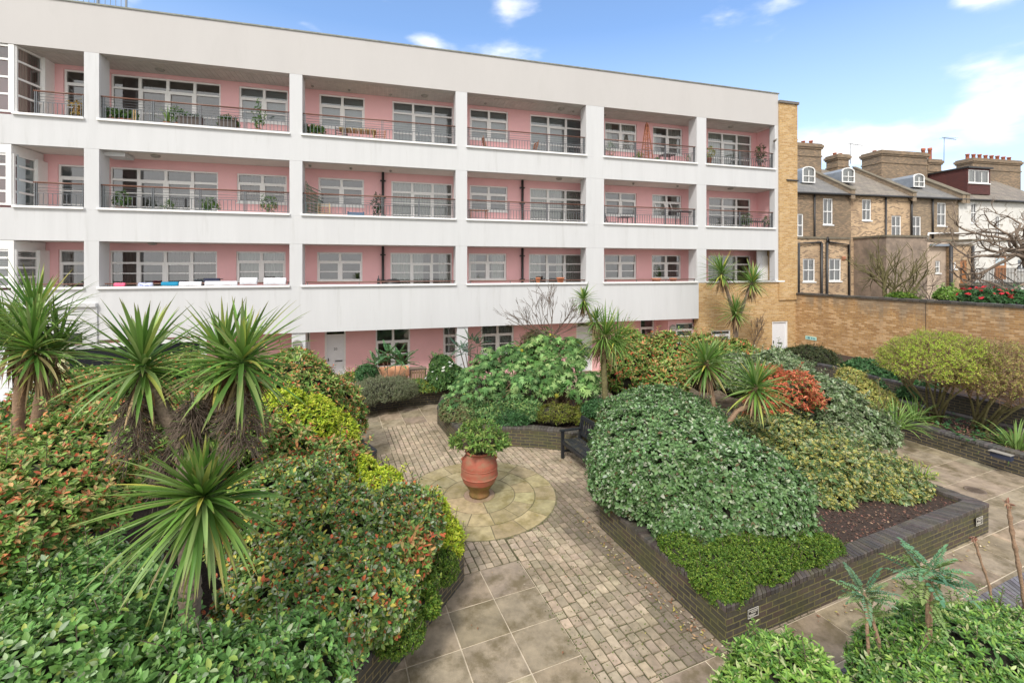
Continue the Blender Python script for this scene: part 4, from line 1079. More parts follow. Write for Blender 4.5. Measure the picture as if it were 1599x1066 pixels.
def party(t, px, uoff=0):
    u = hu(px) + uoff; m = MB(HF); h = .38
    m.add([(u - .16, -.3, EV - .35), (u + .16, -.3, EV - .35), (u + .16, -.3, EV + .25), (u - .16, -.3, EV + .25), (u - .16, RD, RIDGE + h), (u + .16, RD, RIDGE + h), (u + .16, RD, RIDGE - .4), (u - .16, RD, RIDGE - .4)],
          [(0, 1, 2, 3), (3, 2, 5, 4), (0, 3, 4, 7), (1, 6, 5, 2)])
    o = m.build('party_wall', hb3, t)
    m = MB(HF); m.add([(u - .2, -.34, EV + .253), (u + .2, -.34, EV + .253), (u + .2, RD, RIDGE + h + .003), (u - .2, RD, RIDGE + h + .003), (u - .2, -.34, EV + .32), (u + .2, -.34, EV + .32), (u + .2, RD, RIDGE + h + .07), (u - .2, RD, RIDGE + h + .07)], [(4, 5, 6, 7), (0, 1, 5, 4), (1, 2, 6, 5), (0, 4, 7, 3)])
    m.build('coping', hstone, o)
def chimney(t, xa, xb, ytop, ybase, v0, v1, pots, pot_h=.35, wm=hb1, along=False):
    """stack seen side-on: xa..xb zoom coords of its front face"""
    pa, py1 = Z4(xa, ytop); pb, py0 = Z4(xb, ybase); vm = v0
    u0, u1 = hu(pa, vm), hu(pb, vm); z1 = hz_((pa + pb) / 2, py1, vm); z0 = hz_((pa + pb) / 2, py0, vm) - 2.0
    m = MB(HF); m.box(u0, u1, v0, v1, z0, z1 - .42); m.box(u0 - .07, u1 + .07, v0 - .07, v1 + .07, z1 - .42, z1 - .30); m.box(u0 - .13, u1 + .13, v0 - .13, v1 + .13, z1 - .30, z1 - .12); m.box(u0 - .05, u1 + .05, v0 - .05, v1 + .05, z1 - .12, z1)
    m.box(u0 - .05, u1 + .05, v0 - .05, v1 + .05, z1 - 1.0, z1 - .9)
    o = m.build('chimney', wm, t)
    for i in range(pots):
        q = (i + .5) / pots; u = u0 + (u1 - u0) * q; vv = (v0 + v1) / 2
        c = MB(HF); h = pot_h * R.uniform(.85, 1.15)
        c.lathe((u, vv, z1), [(.13, 0), (.12, h * .8), (.15, h * .82), (.15, h), (.10, h), (.10, h * .5)], 12); c.build('chimney_pot', potm, o)
    return o, z1
def dormer(t, xa, xb, y0, y1, cheek_x, v=1.1):
    pa, pt = Z4(xa, y0); pb, pbm = Z4(xb, y1); pm = (pa + pb) / 2
    u0, u1 = hu(pa, v), hu(pb, v); zt, zb = hz_(pm, pt, v), hz_(pm, pbm, v)
    m = MB(HF)
    # arched head
    n = 8; prof = [(u0, zb), (u1, zb), (u1, zt - .28)] + [(u0 + (u1 - u0) * (1 - k / n), zt - .28 + .28 * math.sin(math.pi * k / n)) for k in range(1, n)] + [(u0, zt - .28)]
    k = len(prof)
    vs = [(p[0], v, p[1]) for p in prof] + [(p[0], v + 3.2, p[1]) for p in prof]
    m.add(vs, [(i, (i + 1) % k, k + (i + 1) % k, k + i) for i in range(k)]); o = m.build('dormer', lead, t)
    f_ = MB(HF); W = .07
    f_.box(u0, u0 + W, v - .05, v + .03, zb, zt - .28); f_.box(u1 - W, u1, v - .05, v + .03, zb, zt - .28); f_.box(u0 + W, u1 - W, v - .05, v + .03, zb, zb + W); f_.box(u0 + W, u1 - W, v - .06, v + .03, (zb + zt) / 2 - .14, (zb + zt) / 2 - .09)
    f_.box((u0 + u1) / 2 - .015, (u0 + u1) / 2 + .015, v - .05, v + .02, zb + W, zt - .26)
    for i in range(n):
        a0 = math.pi * i / n; a1 = math.pi * (i + 1) / n; c = (u0 + u1) / 2; r = (u1 - u0) / 2 - .03
        f_.bar((c + r * math.cos(a0), v - .01, zt - .28 + .25 * math.sin(a0)), (c + r * math.cos(a1), v - .01, zt - .28 + .25 * math.sin(a1)), .08, .07)
    w_ = f_.build('window', M['frame'], o)
    g = MB(HF); g.add([(p[0], v + .01, p[1]) for p in prof], [list(range(k))]); g.build('pane', M['glass'], w_)
    g = MB(HF); g.add([(p[0], v + .12, p[1]) for p in prof], [list(range(k))]); g.build('curtain', M['curtain'], w_)

# House 1
h1, a, c, _ = house('terrace_house', 'brown brick terrace house nearest the apartment block, with twin black pipes on its extension', 90, 490, hb1, slate, [(325, 383, 495, 650), (150, 208, 585, 722)], ['curtain', 'dcurtain'])
dormer(h1, 200, 275, 305, 402, 165); party(h1, Z4(480, 0)[0])
drain(h1, Z4(267, 0)[0], 5, EV)
chimney(h1, 130, 315, 165, 320, 3.2, 4.4, 4)
def extension(t, x0, x1, ytop, vdep, wm, ops, sashes=(), cap=hstone, name='extension'):
    v = -vdep; pa, pt = Z4(x0, ytop); pb, _ = Z4(x1, ytop)
    u0, u1 = hu(pa, v), hu(pb, v); zt = hz_((pa + pb) / 2, pt, v)
    O = []
    for o in ops:
        qa, qt = Z4(o[0], o[2]); qb, qb2 = Z4(o[1], o[3]); qm = (qa + qb) / 2; O.append((hu(qa, v), hu(qb, v), hz_(qm, qb2, v), hz_(qm, qt, v)))
    b = MB(HF); wall_open(HF, b, u0, u1, v, 0, zt, O)
    b.quad((u0, v, 0), (u0, v, zt), (u0, -.003, zt), (u0, -.003, 0)); b.quad((u1, v, 0), (u1, -.003, 0), (u1, -.003, zt), (u1, v, zt)); b.quad((u0, v, zt), (u1, v, zt), (u1, -.003, zt), (u0, -.003, zt))
    e = b.build(name, wm, t)
    c_ = MB(HF); c_.box(u0 - .06, u1 + .06, v - .07, -.01, zt + .003, zt + .13); c_.build('coping', cap, e)
    return e, O, u0, u1, zt, v
e, O, a, c, zt, v = extension(h1, 168, 478, 735, 1.5, hb2, [(205, 277, 852, 988), (360, 432, 852, 985)])
for o in O: sash(HF, h1, *o, v + .02, 'curtain')
m = MB(HF)
ha = lambda x: hu(Z4(x, 0)[0], v)
for x in (308, 340): m.tube([(ha(x), v - .1, 0), (ha(x), v - .1, zt - .25)], .075, 8)
m.tube([(ha(340), v - .1, zt - .3), (ha(343), v - .12, zt + .1), (ha(352), v - .1, zt - .2), (ha(470), v - .09, zt - .35), (ha(472), v - .1, 0)], .06, 8)
m.tube([(ha(172), v - .1, 0), (ha(174), v - .1, zt - .3), (ha(305), v - .1, zt - .22)], .06, 8)
m.build('waste_pipes', M['pipe'], h1)
m = MB(HF); m.box(ha(435), ha(455), v - .06, v - .002, hz_(1316, 406, v), hz_(1316, 403, v) + .1); m.build('alarm_box', potm, h1)
# House 2
h2, a, c, _ = house('terrace_house', 'terrace house of patchy tan brick with a lower sash window, second from the apartment block', 490, 840, hb2, rtile, [(557, 612, 500, 625), (732, 790, 597, 722), (565, 612, 727, 877)], ['curtain', 'curtain', 'dcurtain'])
dormer(h2, 435, 510, 312, 400, 400); party(h2, Z4(843, 0)[0]); drain(h2, Z4(690, 0)[0], 0, EV)
o, z1 = chimney(h2, 412, 478, 232, 320, 3.2, 4.2, 2, .2)
def aerial(t, px, zb, v, h=1.6, flip=1):
    m = MB(HF); u = hu(px, v); m.tube([(u, v, zb), (u + .03, v, zb + h)], .022, 6)
    m.tube([(u - .2 * flip, v, zb + h), (u + 1.3 * flip, v, zb + h - .12)], .018, 5)
    for k in range(7): q = u - .1 * flip + flip * k * .2; m.tube([(q, v - .25, zb + h - .03), (q, v + .25, zb + h - .03)], .008, 4)
    m.build('aerial', M['rail'], t)
aerial(h2, Z4(487, 0)[0], z1 - .6, 3.6)
m = MB(HF); ux = hu(Z4(690, 0)[0], 1.8)
# House 3
h3, a, c, _ = house('terrace_house', 'grey brown terrace house with rendered rear extension and narrow sash windows, third along', 840, 1130, hb3, slate, [(853, 908, 600, 722), (1003, 1057, 520, 657)], ['dcurtain', 'curtain'])
dormer(h3, 860, 925, 348, 428, 800); party(h3, Z4(1135, 0)[0]); drain(h3, Z4(968, 0)[0], 6.6, EV); drain(h3, Z4(843, 0)[0], 6.4, EV)
m = MB(HF); z = hz_(1470, Z4(0, 705)[1]); m.tube([(hu(Z4(935, 0)[0]), -.12, z - .4), (hu(Z4(940, 0)[0]), -.12, z), (hu(Z4(1128, 0)[0]), -.12, z + .05)], .07, 8); m.build('waste_pipe', M['frame'], h3)
chimney(h3, 672, 945, 215, 350, 3.0, 4.6, 8, .14); chimney(h3, 948, 1028, 262, 330, 3.2, 4.4, 2, .95)
aerial(h3, Z4(1043, 0)[0], 13.2, 3.0, 1.9)
extension(h3, 700, 942, 725, 2.2, hren, [], name='rendered_extension')
e, O, a, c, zt, v = extension(h3, 944, 1082, 748, 2.0, hren2, [(992, 1022, 865, 937)], name='low_extension')
sash(HF, h3, *O[0], v + .02, 'room')
m = MB(HF); m.box(hu(Z4(950, 0)[0], v), hu(Z4(1080, 0)[0], v), v - .25, v - .08, zt - .35, zt - .2); m.build('roof_edge', lead, h3)
e, O, a, c, zt, v = extension(h3, 1088, 1207, 775, 2.3, hb2, [(1140, 1180, 860, 1010), (1103, 1118, 870, 912)], name='brick_annex')
d = MB(HF); o = O[0]; d.box(o[0], o[1], v + .04, v + .09, o[2], o[3])
uu = (o[1] - o[0])
for k in range(2):
    for j in range(2): d.box(o[0] + uu * (.12 + .42 * k), o[0] + uu * (.46 + .42 * k), v + .03, v + .04, o[2] + .2 + j * 1.0, o[2] + 1.05 + j * .9)
d.build('door', hwood, h3)
sash(HF, h3, *O[1], v + .02, 'room')
m = MB(HF); m.tube([(hu(Z4(1205, 0)[0], v), v - .1, 0), (hu(Z4(1205, 0)[0], v), v - .1, zt)], .08, 8); m.tube([(hu(Z4(1075, 0)[0], v), v - .1, 0), (hu(Z4(1075, 0)[0], v), v - .1, zt)], .1, 8); m.build('drainpipe', M['pipe'], h3)
# House 4 white
h4, a, c, _ = house('terrace_house', 'white painted terrace house at the far right with a dark red tiled box dormer', 1132, 1700, hwht, rtile, [(1205, 1240, 520, 640), (1350, 1380, 600, 735)], ['room', 'dcurtain'])
# box dormer
v = .5; pa, pt = Z4(1182, 318); pb, pbm = Z4(1318, 470); u0, u1 = hu(pa, v), hu(pb, v); zt, zb = hz_(1528, pt, v), hz_(1528, pbm, v)
ul = hu(Z4(950, 0)[0], 4.0)
m = MB(HF); wa = pxop((1187, 1312, 325, 405)); wa = (u0 + .12, u1 - .1, zt - .12 - (zt - zb) * .5, zt - .1)
wall_open(HF, m, u0, u1, v, zb, zt, [wa], .05); m.quad((u0, v, zb), (u0, v, zt), (u0, 4.4, zt), (u0, 4.4, zb)); m.quad((u1, v, zb), (u1, 4.4, zb), (u1, 4.4, zt), (u1, v, zt))
dm = m.build('box_dormer', redtile, h4)
m = MB(HF); m.box(u0 - .1, u1 + .1, v - .15, 4.5, zt + .003, zt + .12); m.build('dormer_roof', M['pipe'], dm)
sash(HF, h4, *wa, v, 'curtain', wide=True, cols=3)
chimney(h4, 1215, 1500, 262, 372, 3.6, 4.8, 8, .5)
party(h4, Z4(1160, 0)[0])
e, O, a, c, zt, v = extension(h4, 1207, 1640, 750, 1.2, hwht, [(1345, 1415, 838, 975), (1482, 1540, 855, 920)], name='ground_floor_extension')
d = MB(HF); o = O[0]; W = .1
d.box(o[0], o[0] + W, v + .03, v + .09, o[2], o[3]); d.box(o[1] - W, o[1], v + .03, v + .09, o[2], o[3]); d.box(o[0] + W, o[1] - W, v + .03, v + .09, o[3] - W, o[3]); d.box(o[0] + W, o[1] - W, v + .03, v + .09, o[2], o[2] + 1.0)
dd_ = d.build('door', hwood, h4)
g = MB(HF); g.quad((o[0] + W, v + .06, o[2] + 1.0), (o[1] - W, v + .06, o[2] + 1.0), (o[1] - W, v + .06, o[3] - W), (o[0] + W, v + .06, o[3] - W)); g.build('pane', M['blind'], dd_)
sash(HF, h4, *O[1], v + .02, 'room')
# raised landing, railings and steps in front of house 4
st = thing('metal_staircase', 'black metal railings and sloping steps in front of the white house door', 'staircase', tuple(HF.w(hu(1540), -3, 0)))
v = -3.0; ua, ub = hu(Z4(1207, 0)[0], v), hu(Z4(1560, 0)[0], v); zd = hz_(1555, Z4(0, 1000)[1], v); zr = hz_(1555, Z4(0, 908)[1], v)
m = MB(HF); m.box(ua, ub + 2, v, -1.25, zd - .12, zd); m.build('landing', hstone, st)
m = MB(HF)
q = ua
while q < ub: m.box(q - .012, q + .012, v - .012, v + .012, zd - .2, zr); q += .13
m.box(ua, ub, v - .02, v + .02, zr - .03, zr); m.box(ua, ub, v - .02, v + .02, zd + .05, zd + .08)
for s in (0, .9):
    a_ = Vector((ua + 1.2 + s, v - .2, zd + .7)); b_ = a_ + Vector((3.2, -1.0, -2.2)); m.bar(a_, b_, .045)
m.build('railing', M['pipe'], st)
for tt in (h1, h2, h3, h4): pass
# garden wall / soil at a higher level behind the boundary wall so plants stand on ground
gt = MB(BF); gt.box(-6, 16, .36, 9, -.4, 2.3); gt.build('garden_terrace', M['soil'], kind='structure')
# ================================================================ VEGETATION
def nrmz(a): return a / np.maximum(np.linalg.norm(a, axis=-1, keepdims=True), 1e-9)
def npmesh(name, V, Fq, C, mat_, parent=None, smooth=False, **k):
    """V (n,3) verts, Fq (m,4) or (m,3) faces, C (n,3) colours"""
    me = bpy.data.meshes.new(name); nv = len(V); m, q = Fq.shape
    me.vertices.add(nv); me.vertices.foreach_set('co', V.astype(np.float32).ravel())
    me.loops.add(m * q); me.loops.foreach_set('vertex_index', Fq.astype(np.int32).ravel())
    me.polygons.add(m); me.polygons.foreach_set('loop_start', np.arange(0, m * q, q, dtype=np.int32))
    ca = me.color_attributes.new('col', 'FLOAT_COLOR', 'POINT'); cc = np.ones((nv, 4), np.float32); cc[:, :3] = C; ca.data.foreach_set('color', cc.ravel())
    if smooth: me.polygons.foreach_set('use_smooth', np.ones(m, bool))
    me.update(calc_edges=True); me.materials.append(mat_)
    o = link(name, me, parent); tag(o, **k) if k else None
    return o
class LV:
    """leaf collector"""
    def __init__(s): s.V = []; s.C = []; s.n = 0; s.Fc = []
    def leaves(s, P, D, Nn, Ln, Wd, col, fold=.15, curl=.15, shape=(.38, .72), bw=.0, edge=None):
        n = len(P)
        if n == 0: return
        D = nrmz(D); Sd = nrmz(np.cross(D, Nn)); Nn = nrmz(np.cross(Sd, D))
        Ln = np.broadcast_to(np.asarray(Ln, float), (n,))[:, None]; Wd = np.broadcast_to(np.asarray(Wd, float), (n,))[:, None]
        a, b_ = shape
        B = P; T = P + D * Ln - Nn * curl * Ln
        up = Nn * fold * Wd
        m1 = P + D * Ln * a - Nn * curl * .15 * Ln; m2 = P + D * Ln * b_ - Nn * curl * .5 * Ln
        L1 = m1 + Sd * Wd * .5 + up; R1 = m1 - Sd * Wd * .5 + up
        L2 = m2 + Sd * Wd * .40 + up * .8; R2_ = m2 - Sd * Wd * .40 + up * .8
        V = np.stack([B, L1, L2, T, R2_, R1], 1).reshape(-1, 3)
        base = s.n + np.arange(n)[:, None] * 6
        s.Fc.append(np.concatenate([base + np.array([0, 3, 2, 1]), base + np.array([0, 5, 4, 3])], 0))
        C = np.repeat(col[:, None, :], 6, 1)
        if edge is not None:      # variegated margin
            C = C.copy(); C[:, [1, 2, 4, 5]] = edge[:, None, :]
        s.C.append(C.reshape(-1, 3)); s.V.append(V); s.n += n * 6
    def straps(s, P, D, Ln, Wd, col, droop=.5, seg=7, fold=.25, twist=None, tipcol=None):
        """long strap leaves; D start dir; bends towards the ground along the length"""
        n = len(P); D = nrmz(D); up = np.array([0, 0, 1.0])
        Ln = np.broadcast_to(np.asarray(Ln, float), (n,)); Wd = np.broadcast_to(np.asarray(Wd, float), (n,)); droop = np.broadcast_to(np.asarray(droop, float), (n,))
        Sd = np.cross(D, up); bad = np.linalg.norm(Sd, axis=1) < .15
        rnd = rng.normal(size=(n, 3)); Sd[bad] = np.cross(D[bad], rnd[bad]); Sd = nrmz(Sd)
        pts = [P]; d = D.copy(); ds = [D]
        for k in range(seg):
            t = (k + 1) / seg
            d = nrmz(d - up * (droop * t * 1.1 / seg * 2.2)[:, None]); pts.append(pts[-1] + d * (Ln / seg)[:, None]); ds.append(d)
        prof = np.interp(np.linspace(0, 1, seg + 1), [0, .12, .45, .8, 1], [.6, .8, 1, .55, .03])
        rows = []
        for k in range(seg + 1):
            Nn = nrmz(np.cross(Sd, ds[k])); hw = (Wd * .5 * prof[k])[:, None]
            rows += [pts[k] - Sd * hw + Nn * hw * fold * 2, pts[k], pts[k] + Sd * hw + Nn * hw * fold * 2]
        V = np.stack(rows, 1).reshape(-1, 3); nv = 3 * (seg + 1)
        base = s.n + np.arange(n)[:, None] * nv; Fq = []
        for k in range(seg):
            o = 3 * k
            Fq += [base + np.array([o, o + 1, o + 4, o + 3]), base + np.array([o + 1, o + 2, o + 5, o + 4])]
        s.Fc.append(np.concatenate(Fq, 0))
        C = np.repeat(col[:, None, :], nv, 1).copy()
        if tipcol is not None: 
            for k in range(seg + 1):
                f_ = max(0, (k / seg - .82) / .18); C[:, 3 * k:3 * k + 3] = C[:, 3 * k:3 * k + 3] * (1 - f_) + tipcol * f_
        s.C.append(C.reshape(-1, 3)); s.V.append(V); s.n += n * nv
    def build(s, name, mat_, parent=None, **k):
        return npmesh(name, np.concatenate(s.V), np.concatenate(s.Fc), np.clip(np.concatenate(s.C), .003, 1), mat_, parent, **k)

def pal(n, cols, wts=None, var=.25, hue=.08):
    cols = np.array(cols, float); wts = None if wts is None else np.array(wts) / sum(wts)
    c = cols[rng.choice(len(cols), n, p=wts)]
    return c * (1 + rng.uniform(-var, var, (n, 1))) * (1 + rng.uniform(-hue, hue, (n, 3)))
def fnoise(P, s, seed=0):
    r = np.random.default_rng(seed); v = np.zeros(len(P))
    for k in range(5):
        w = r.normal(size=3) * s * (1.6 ** k) * .8; v += np.sin(P @ w + r.uniform(0, 6.28)) / (1.35 ** k)
    return v / 2.6
def blob_points(ell, n, depth=.14, zmin=None, amp=.09, nsc=2.2, seed=1, low=-.35, inside=.9, gap=.78):
    """points in the outer shell of a union of ellipsoids + outward normals"""
    ell = [(np.array(c, float), np.array(r, float)) for c, r in ell]
    A = np.array([(r[0] * r[1] + r[1] * r[2] + r[0] * r[2]) for c, r in ell]); A = A / A.sum()
    PP = []; NN = []
    for i, (c, r) in enumerate(ell):
        m = int(n * A[i] * 1.9) + 10
        u = rng.normal(size=(m, 3)); u = nrmz(u); u = u[u[:, 2] > low]
        nn = nrmz(u / r)
        # even out surface density
        dens = np.linalg.norm(u * 1.0 / r, axis=1); 
        k = 1 + amp * fnoise(c + u * r, nsc, seed) + amp * .5 * fnoise(c + u * r, nsc * 3.1, seed + 5)
        dd = rng.power(2.2, len(u)); sc = k * (1 - depth * (1 - dd)) + .35 * amp * fnoise(c + u * r, nsc * 6, seed + 9) + (rng.random(len(u)) < .06) * rng.uniform(.02, .09, len(u))
        P = c + u * r * sc[:, None]
        ok = np.ones(len(P), bool)
        for j, (c2, r2) in enumerate(ell):
            if j != i: ok &= (np.sum(((P - c2) / r2) ** 2, 1) > inside ** 2)
        if zmin is not None: ok &= P[:, 2] > zmin
        PP.append(P[ok]); NN.append(nn[ok])
    P = np.concatenate(PP); Nn = np.concatenate(NN)
    g_ = fnoise(P, nsc * 2.6, seed + 21); keep = (g_ < gap) | (rng.random(len(P)) < .25); P = P[keep]; Nn = Nn[keep]
    if len(P) > n: s = rng.choice(len(P), n, replace=False); P = P[s]; Nn = Nn[s]
    return P, Nn
def whorls(lv, P, Nn, per, L_, W_, colfn, spread=(50, 95), stem=.03, upb=.35, fold=.15, curl=.15, Lvar=.42, edgefn=None, shape=(.38, .72)):
    """each shoot tip carries `per` leaves radiating about its axis"""
    n = len(P); ax = nrmz(Nn + np.array([0, 0, upb]) + rng.normal(size=(n, 3)) * .35)
    t = nrmz(np.cross(ax, rng.normal(size=(n, 3)))); b_ = np.cross(ax, t)
    for k in range(per):
        an = 2.4 * k + rng.uniform(-.3, .3, n); pol = np.radians(rng.uniform(spread[0], spread[1], n)) * (.55 + .45 * (k + 1) / per)
        rad = t * np.cos(an)[:, None] + b_ * np.sin(an)[:, None]
        D = ax * np.cos(pol)[:, None] + rad * np.sin(pol)[:, None]
        Pn = nrmz(ax * np.sin(pol)[:, None] - rad * np.cos(pol)[:, None])
        Ln = L_ * (1 + rng.uniform(-Lvar, Lvar, n)) * (.72 + .38 * (k + 1) / per); base = P - ax * (stem * k / per) + 0
        col = colfn(n, k / per); ed = edgefn(n) if edgefn else None
        lv.leaves(base, D, Pn, Ln, Ln * W_, col, fold, curl, edge=ed, shape=shape)
def core_mesh(ell, parent, f=.80, name='shade_core', zmin=None, mat_=None):
    """solid dark blobs standing in for the shade deep inside the foliage"""
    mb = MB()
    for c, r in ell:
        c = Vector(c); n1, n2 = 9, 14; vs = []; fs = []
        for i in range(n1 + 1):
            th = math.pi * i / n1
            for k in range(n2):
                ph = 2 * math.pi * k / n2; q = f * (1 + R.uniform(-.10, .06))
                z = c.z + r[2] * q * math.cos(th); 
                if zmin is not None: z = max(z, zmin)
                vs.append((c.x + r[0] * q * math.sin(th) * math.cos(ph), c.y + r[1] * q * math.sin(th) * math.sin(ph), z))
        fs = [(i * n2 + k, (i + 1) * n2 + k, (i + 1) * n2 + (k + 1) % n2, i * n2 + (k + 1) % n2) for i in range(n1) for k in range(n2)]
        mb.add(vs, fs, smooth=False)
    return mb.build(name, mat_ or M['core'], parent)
def twigs(P, Nn, n, ln, rad, mat_, parent, name='twigs', down=1.0):
    """short bare shoots running inwards from the surface"""
    mb = MB(); idx = rng.choice(len(P), min(n, len(P)), replace=False)
    for i in idx:
        p = Vector(P[i]); d = Vector(-Nn[i] * .8 + np.array([0, 0, -.6 * down]) + rng.normal(size=3) * .3).normalized(); l = ln * R.uniform(.6, 1.3)
        q = p - d * .04; mid = q + d * l * .5 + Vector(rng.normal(size=3)) * l * .06
        mb.tube([q, mid, q + d * l], [rad * .5, rad * .8, rad], 4, cap=False)
    return mb.build(name, mat_, parent, kind='stuff')
def base_of(ell, z): c = np.mean([e[0] for e in ell], 0); return (float(c[0]), float(c[1]), z)

def shrub(name, label, cat, ell, n, per, L_, W_, colfn, z0=.42, zmin=.45, depth=.20, amp=.16, nsc=2.2, seed=1, mat_='leaf', group=None, corefac=.8, tw=60, low=-.35, spr=None, **kw):
    t = thing(name, label, cat, base_of(ell, z0), 0, group)
    P, Nn = blob_points(ell, n, depth, zmin, amp, nsc, seed, low)
    lv = LV(); whorls(lv, P, Nn, per, L_, W_, colfn, **kw)
    spr = int(n * .022) if spr is None else spr
    if spr:      # leading shoots that break the outline
        lv2 = LV(); mb = MB(); k_ = rng.choice(len(P), min(spr, len(P)), replace=False); Ps = []; Ns = []
        for i in k_:
            if Nn[i][2] < -.1: continue
            d = Vector(Nn[i] * .7 + np.array([0, 0, .75]) + rng.normal(size=3) * .35).normalized(); l = L_ * R.uniform(1.6, 4.2); p = Vector(P[i]) - d * L_
            q = p + d * (l + L_); mb.tube([p, p.lerp(q, .5) + Vector(rng.normal(size=3)) * .01, q], [.005, .004, .003], 4, cap=False)
            for s_ in (.45, .65, .85, 1.0): Ps.append(p.lerp(q, s_)); Ns.append(d)
        if Ps:
            whorls(lv, np.array(Ps), np.array(Ns), max(3, per - 3), L_ * .85, W_, lambda n, k: colfn(n, k * .5), **kw); mb.build('leading_shoots', M['twig'], t, kind='stuff')
    lv.build('leaves', M[mat_], t)
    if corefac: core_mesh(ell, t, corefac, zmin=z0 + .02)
    if tw: twigs(P, Nn, tw, L_ * 5, .006, M['twig'], t, 'branches')
    return t
def E(px, py, t, rx, ry, rz):   # ellipsoid centred at a sighted point
    p = at(px, py, t); return ((p.x, p.y, p.z), (rx, ry, rz))

# ---- colour functions (k = 0 youngest leaf .. 1 oldest)
def c_photinia(red=.35):
    def f(n, k):
        c = pal(n, [(.16, .28, .055), (.25, .38, .085), (.09, .18, .035), (.38, .43, .15)], [3, 3, 1.6, 1.6], .3)
        if k < .45:
            m = rng.random(n) < red; c[m] = pal(m.sum(), [(.55, .12, .055), (.60, .24, .10), (.56, .35, .14), (.52, .38, .15)], [1.2, 2, 1.8, 1.8], .25)
        return c
    return f
def c_elae(n, k): return pal(n, [(.145, .26, .09), (.21, .33, .145), (.40, .46, .32), (.075, .15, .045), (.15, .10, .05)], [3, 3, 1.5, 2.6, .35], .22)
def c_elae3(n, k): return pal(n, [(.14, .29, .07), (.20, .37, .10), (.36, .45, .26), (.08, .17, .04), (.30, .40, .09)], [3, 3, 1.0, 2.2, .8], .25)
def c_elae2(n, k): return pal(n, [(.19, .33, .085), (.32, .40, .10), (.42, .47, .30), (.10, .19, .05), (.64, .54, .11)], [3, 1.4, 1.5, 2.4, .8], .25)
def c_varieg(n, k): return pal(n, [(.12, .20, .07), (.18, .26, .11), (.07, .13, .045)], [3, 2, 1.5], .25)
def e_varieg(n): return pal(n, [(.15, .23, .08), (.72, .60, .15), (.74, .66, .32), (.40, .44, .26)], [2.4, 2.1, 1.1, 1.2], .2)
def c_dark(n, k): return pal(n, [(.045, .12, .04), (.075, .18, .06), (.12, .24, .10)], [3, 3, 1], .3)
def c_lime(n, k): return pal(n, [(.50, .58, .04), (.40, .54, .04), (.60, .62, .08)] if k < .7 else [(.24, .38, .04), (.17, .30, .035)], None, .25)
def c_lonic(n, k): return pal(n, [(.14, .24, .03), (.10, .19, .025), (.25, .33, .05), (.05, .11, .015)], [3, 3, 2.2, 2.6], .32)
def c_bright(n, k): return pal(n, [(.20, .36, .06), (.30, .45, .10), (.11, .23, .045), (.50, .54, .25)], [3, 2.2, 2.6, .9], .25)
def c_grey(n, k): return pal(n, [(.27, .29, .17), (.36, .38, .25), (.18, .20, .11), (.2, .25, .12)], None, .25)

# ================================================================ CORDYLINES
def rosette(lv, dead, c, ax, r, n=110, wd=.045, polmax=122, cols=None, lower=.22, droop=.20):
    ax = np.array(Vector(ax).normalized()); t = nrmz(np.cross(ax, [.3, .5, .1])); b_ = np.cross(ax, t)
    q = (np.arange(n) + .5) / n; pol = np.radians(6 + (polmax - 6) * q ** .85); an = np.arange(n) * 2.39996 + rng.uniform(-.2, .2, n)
    D = ax * np.cos(pol)[:, None] + (t * np.cos(an)[:, None] + b_ * np.sin(an)[:, None]) * np.sin(pol)[:, None]
    D = nrmz(D + rng.normal(size=D.shape) * .05)
    P = np.array(c) - ax * (q * lower * r)[:, None] + D * .02
    L_ = r * np.interp(q, [0, .2, .6, 1], [.72, 1.0, 1.0, .88]) * rng.uniform(.7, 1.1, n) * (1 + .14 * np.sin(an + r * 9)) * np.where(rng.random(n) < .06, .55, 1)
    cols = cols or [(.13, .25, .045), (.19, .32, .07), (.27, .38, .13), (.09, .18, .035), (.38, .44, .10)]
    col = pal(n, cols, [3, 3, 2.4, 2, .8], .2)
    y = (rng.random(n) < .10) & (q > .75); col[y] = pal(y.sum(), [(.34, .25, .14), (.44, .36, .18)], None, .2)
    y = rng.random(n) < .02; col[y] = pal(y.sum(), [(.55, .50, .10), (.46, .40, .10)], None, .2)
    lv.straps(P, D, L_, wd * rng.uniform(.8, 1.1, n), col, droop=droop * (.3 + 1.3 * q) * rng.uniform(.5, 2.2, n), tipcol=np.array([.30, .26, .10]))
    # dry skirt
    m = int(n * .60); an = rng.uniform(0, 6.28, m); pol = np.radians(rng.uniform(130, 172, m))
    D = ax * np.cos(pol)[:, None] + (t * np.cos(an)[:, None] + b_ * np.sin(an)[:, None]) * np.sin(pol)[:, None]
    P = np.array(c) - ax * rng.uniform(lower * .7, lower * 1.6, m)[:, None] * r
    dead.straps(P, D, r * rng.uniform(.45, .85, m), wd * .75, pal(m, [(.24, .16, .085), (.34, .25, .14), (.16, .10, .06)], None, .25), droop=.5)
def panicle(mb, top, length, r):
    """hanging dried flower stalk with a dense tangle of fine twigs"""
    top = Vector(top); mb.tube([top, top + Vector((.02, .0, -length * .5)), top + Vector((.0, 0, -length))], [.012, .010, .006], 5)
    for _ in range(150):
        z = R.uniform(.15, 1.0); a = R.uniform(0, 6.28); s = top + Vector((0, 0, -length * z)); rr = r * (.35 + .8 * math.sin(math.pi * min(1, z * .9)))
        e = s + Vector((math.cos(a) * rr, math.sin(a) * rr, -R.uniform(-.02, .20)))
        m_ = s.lerp(e, .5) + Vector((R.uniform(-.03, .03), R.uniform(-.03, .03), R.uniform(-.01, .05)))
        mb.tube([s, m_, e], [.004, .003, .0022], 3, cap=False)
        for _ in range(3):
            e2_ = m_.lerp(e, R.random()) + Vector((R.uniform(-.07, .07), R.uniform(-.07, .07), R.uniform(-.09, .03))); mb.tube([m_, e2_], [.0028, .002], 3, cap=False)
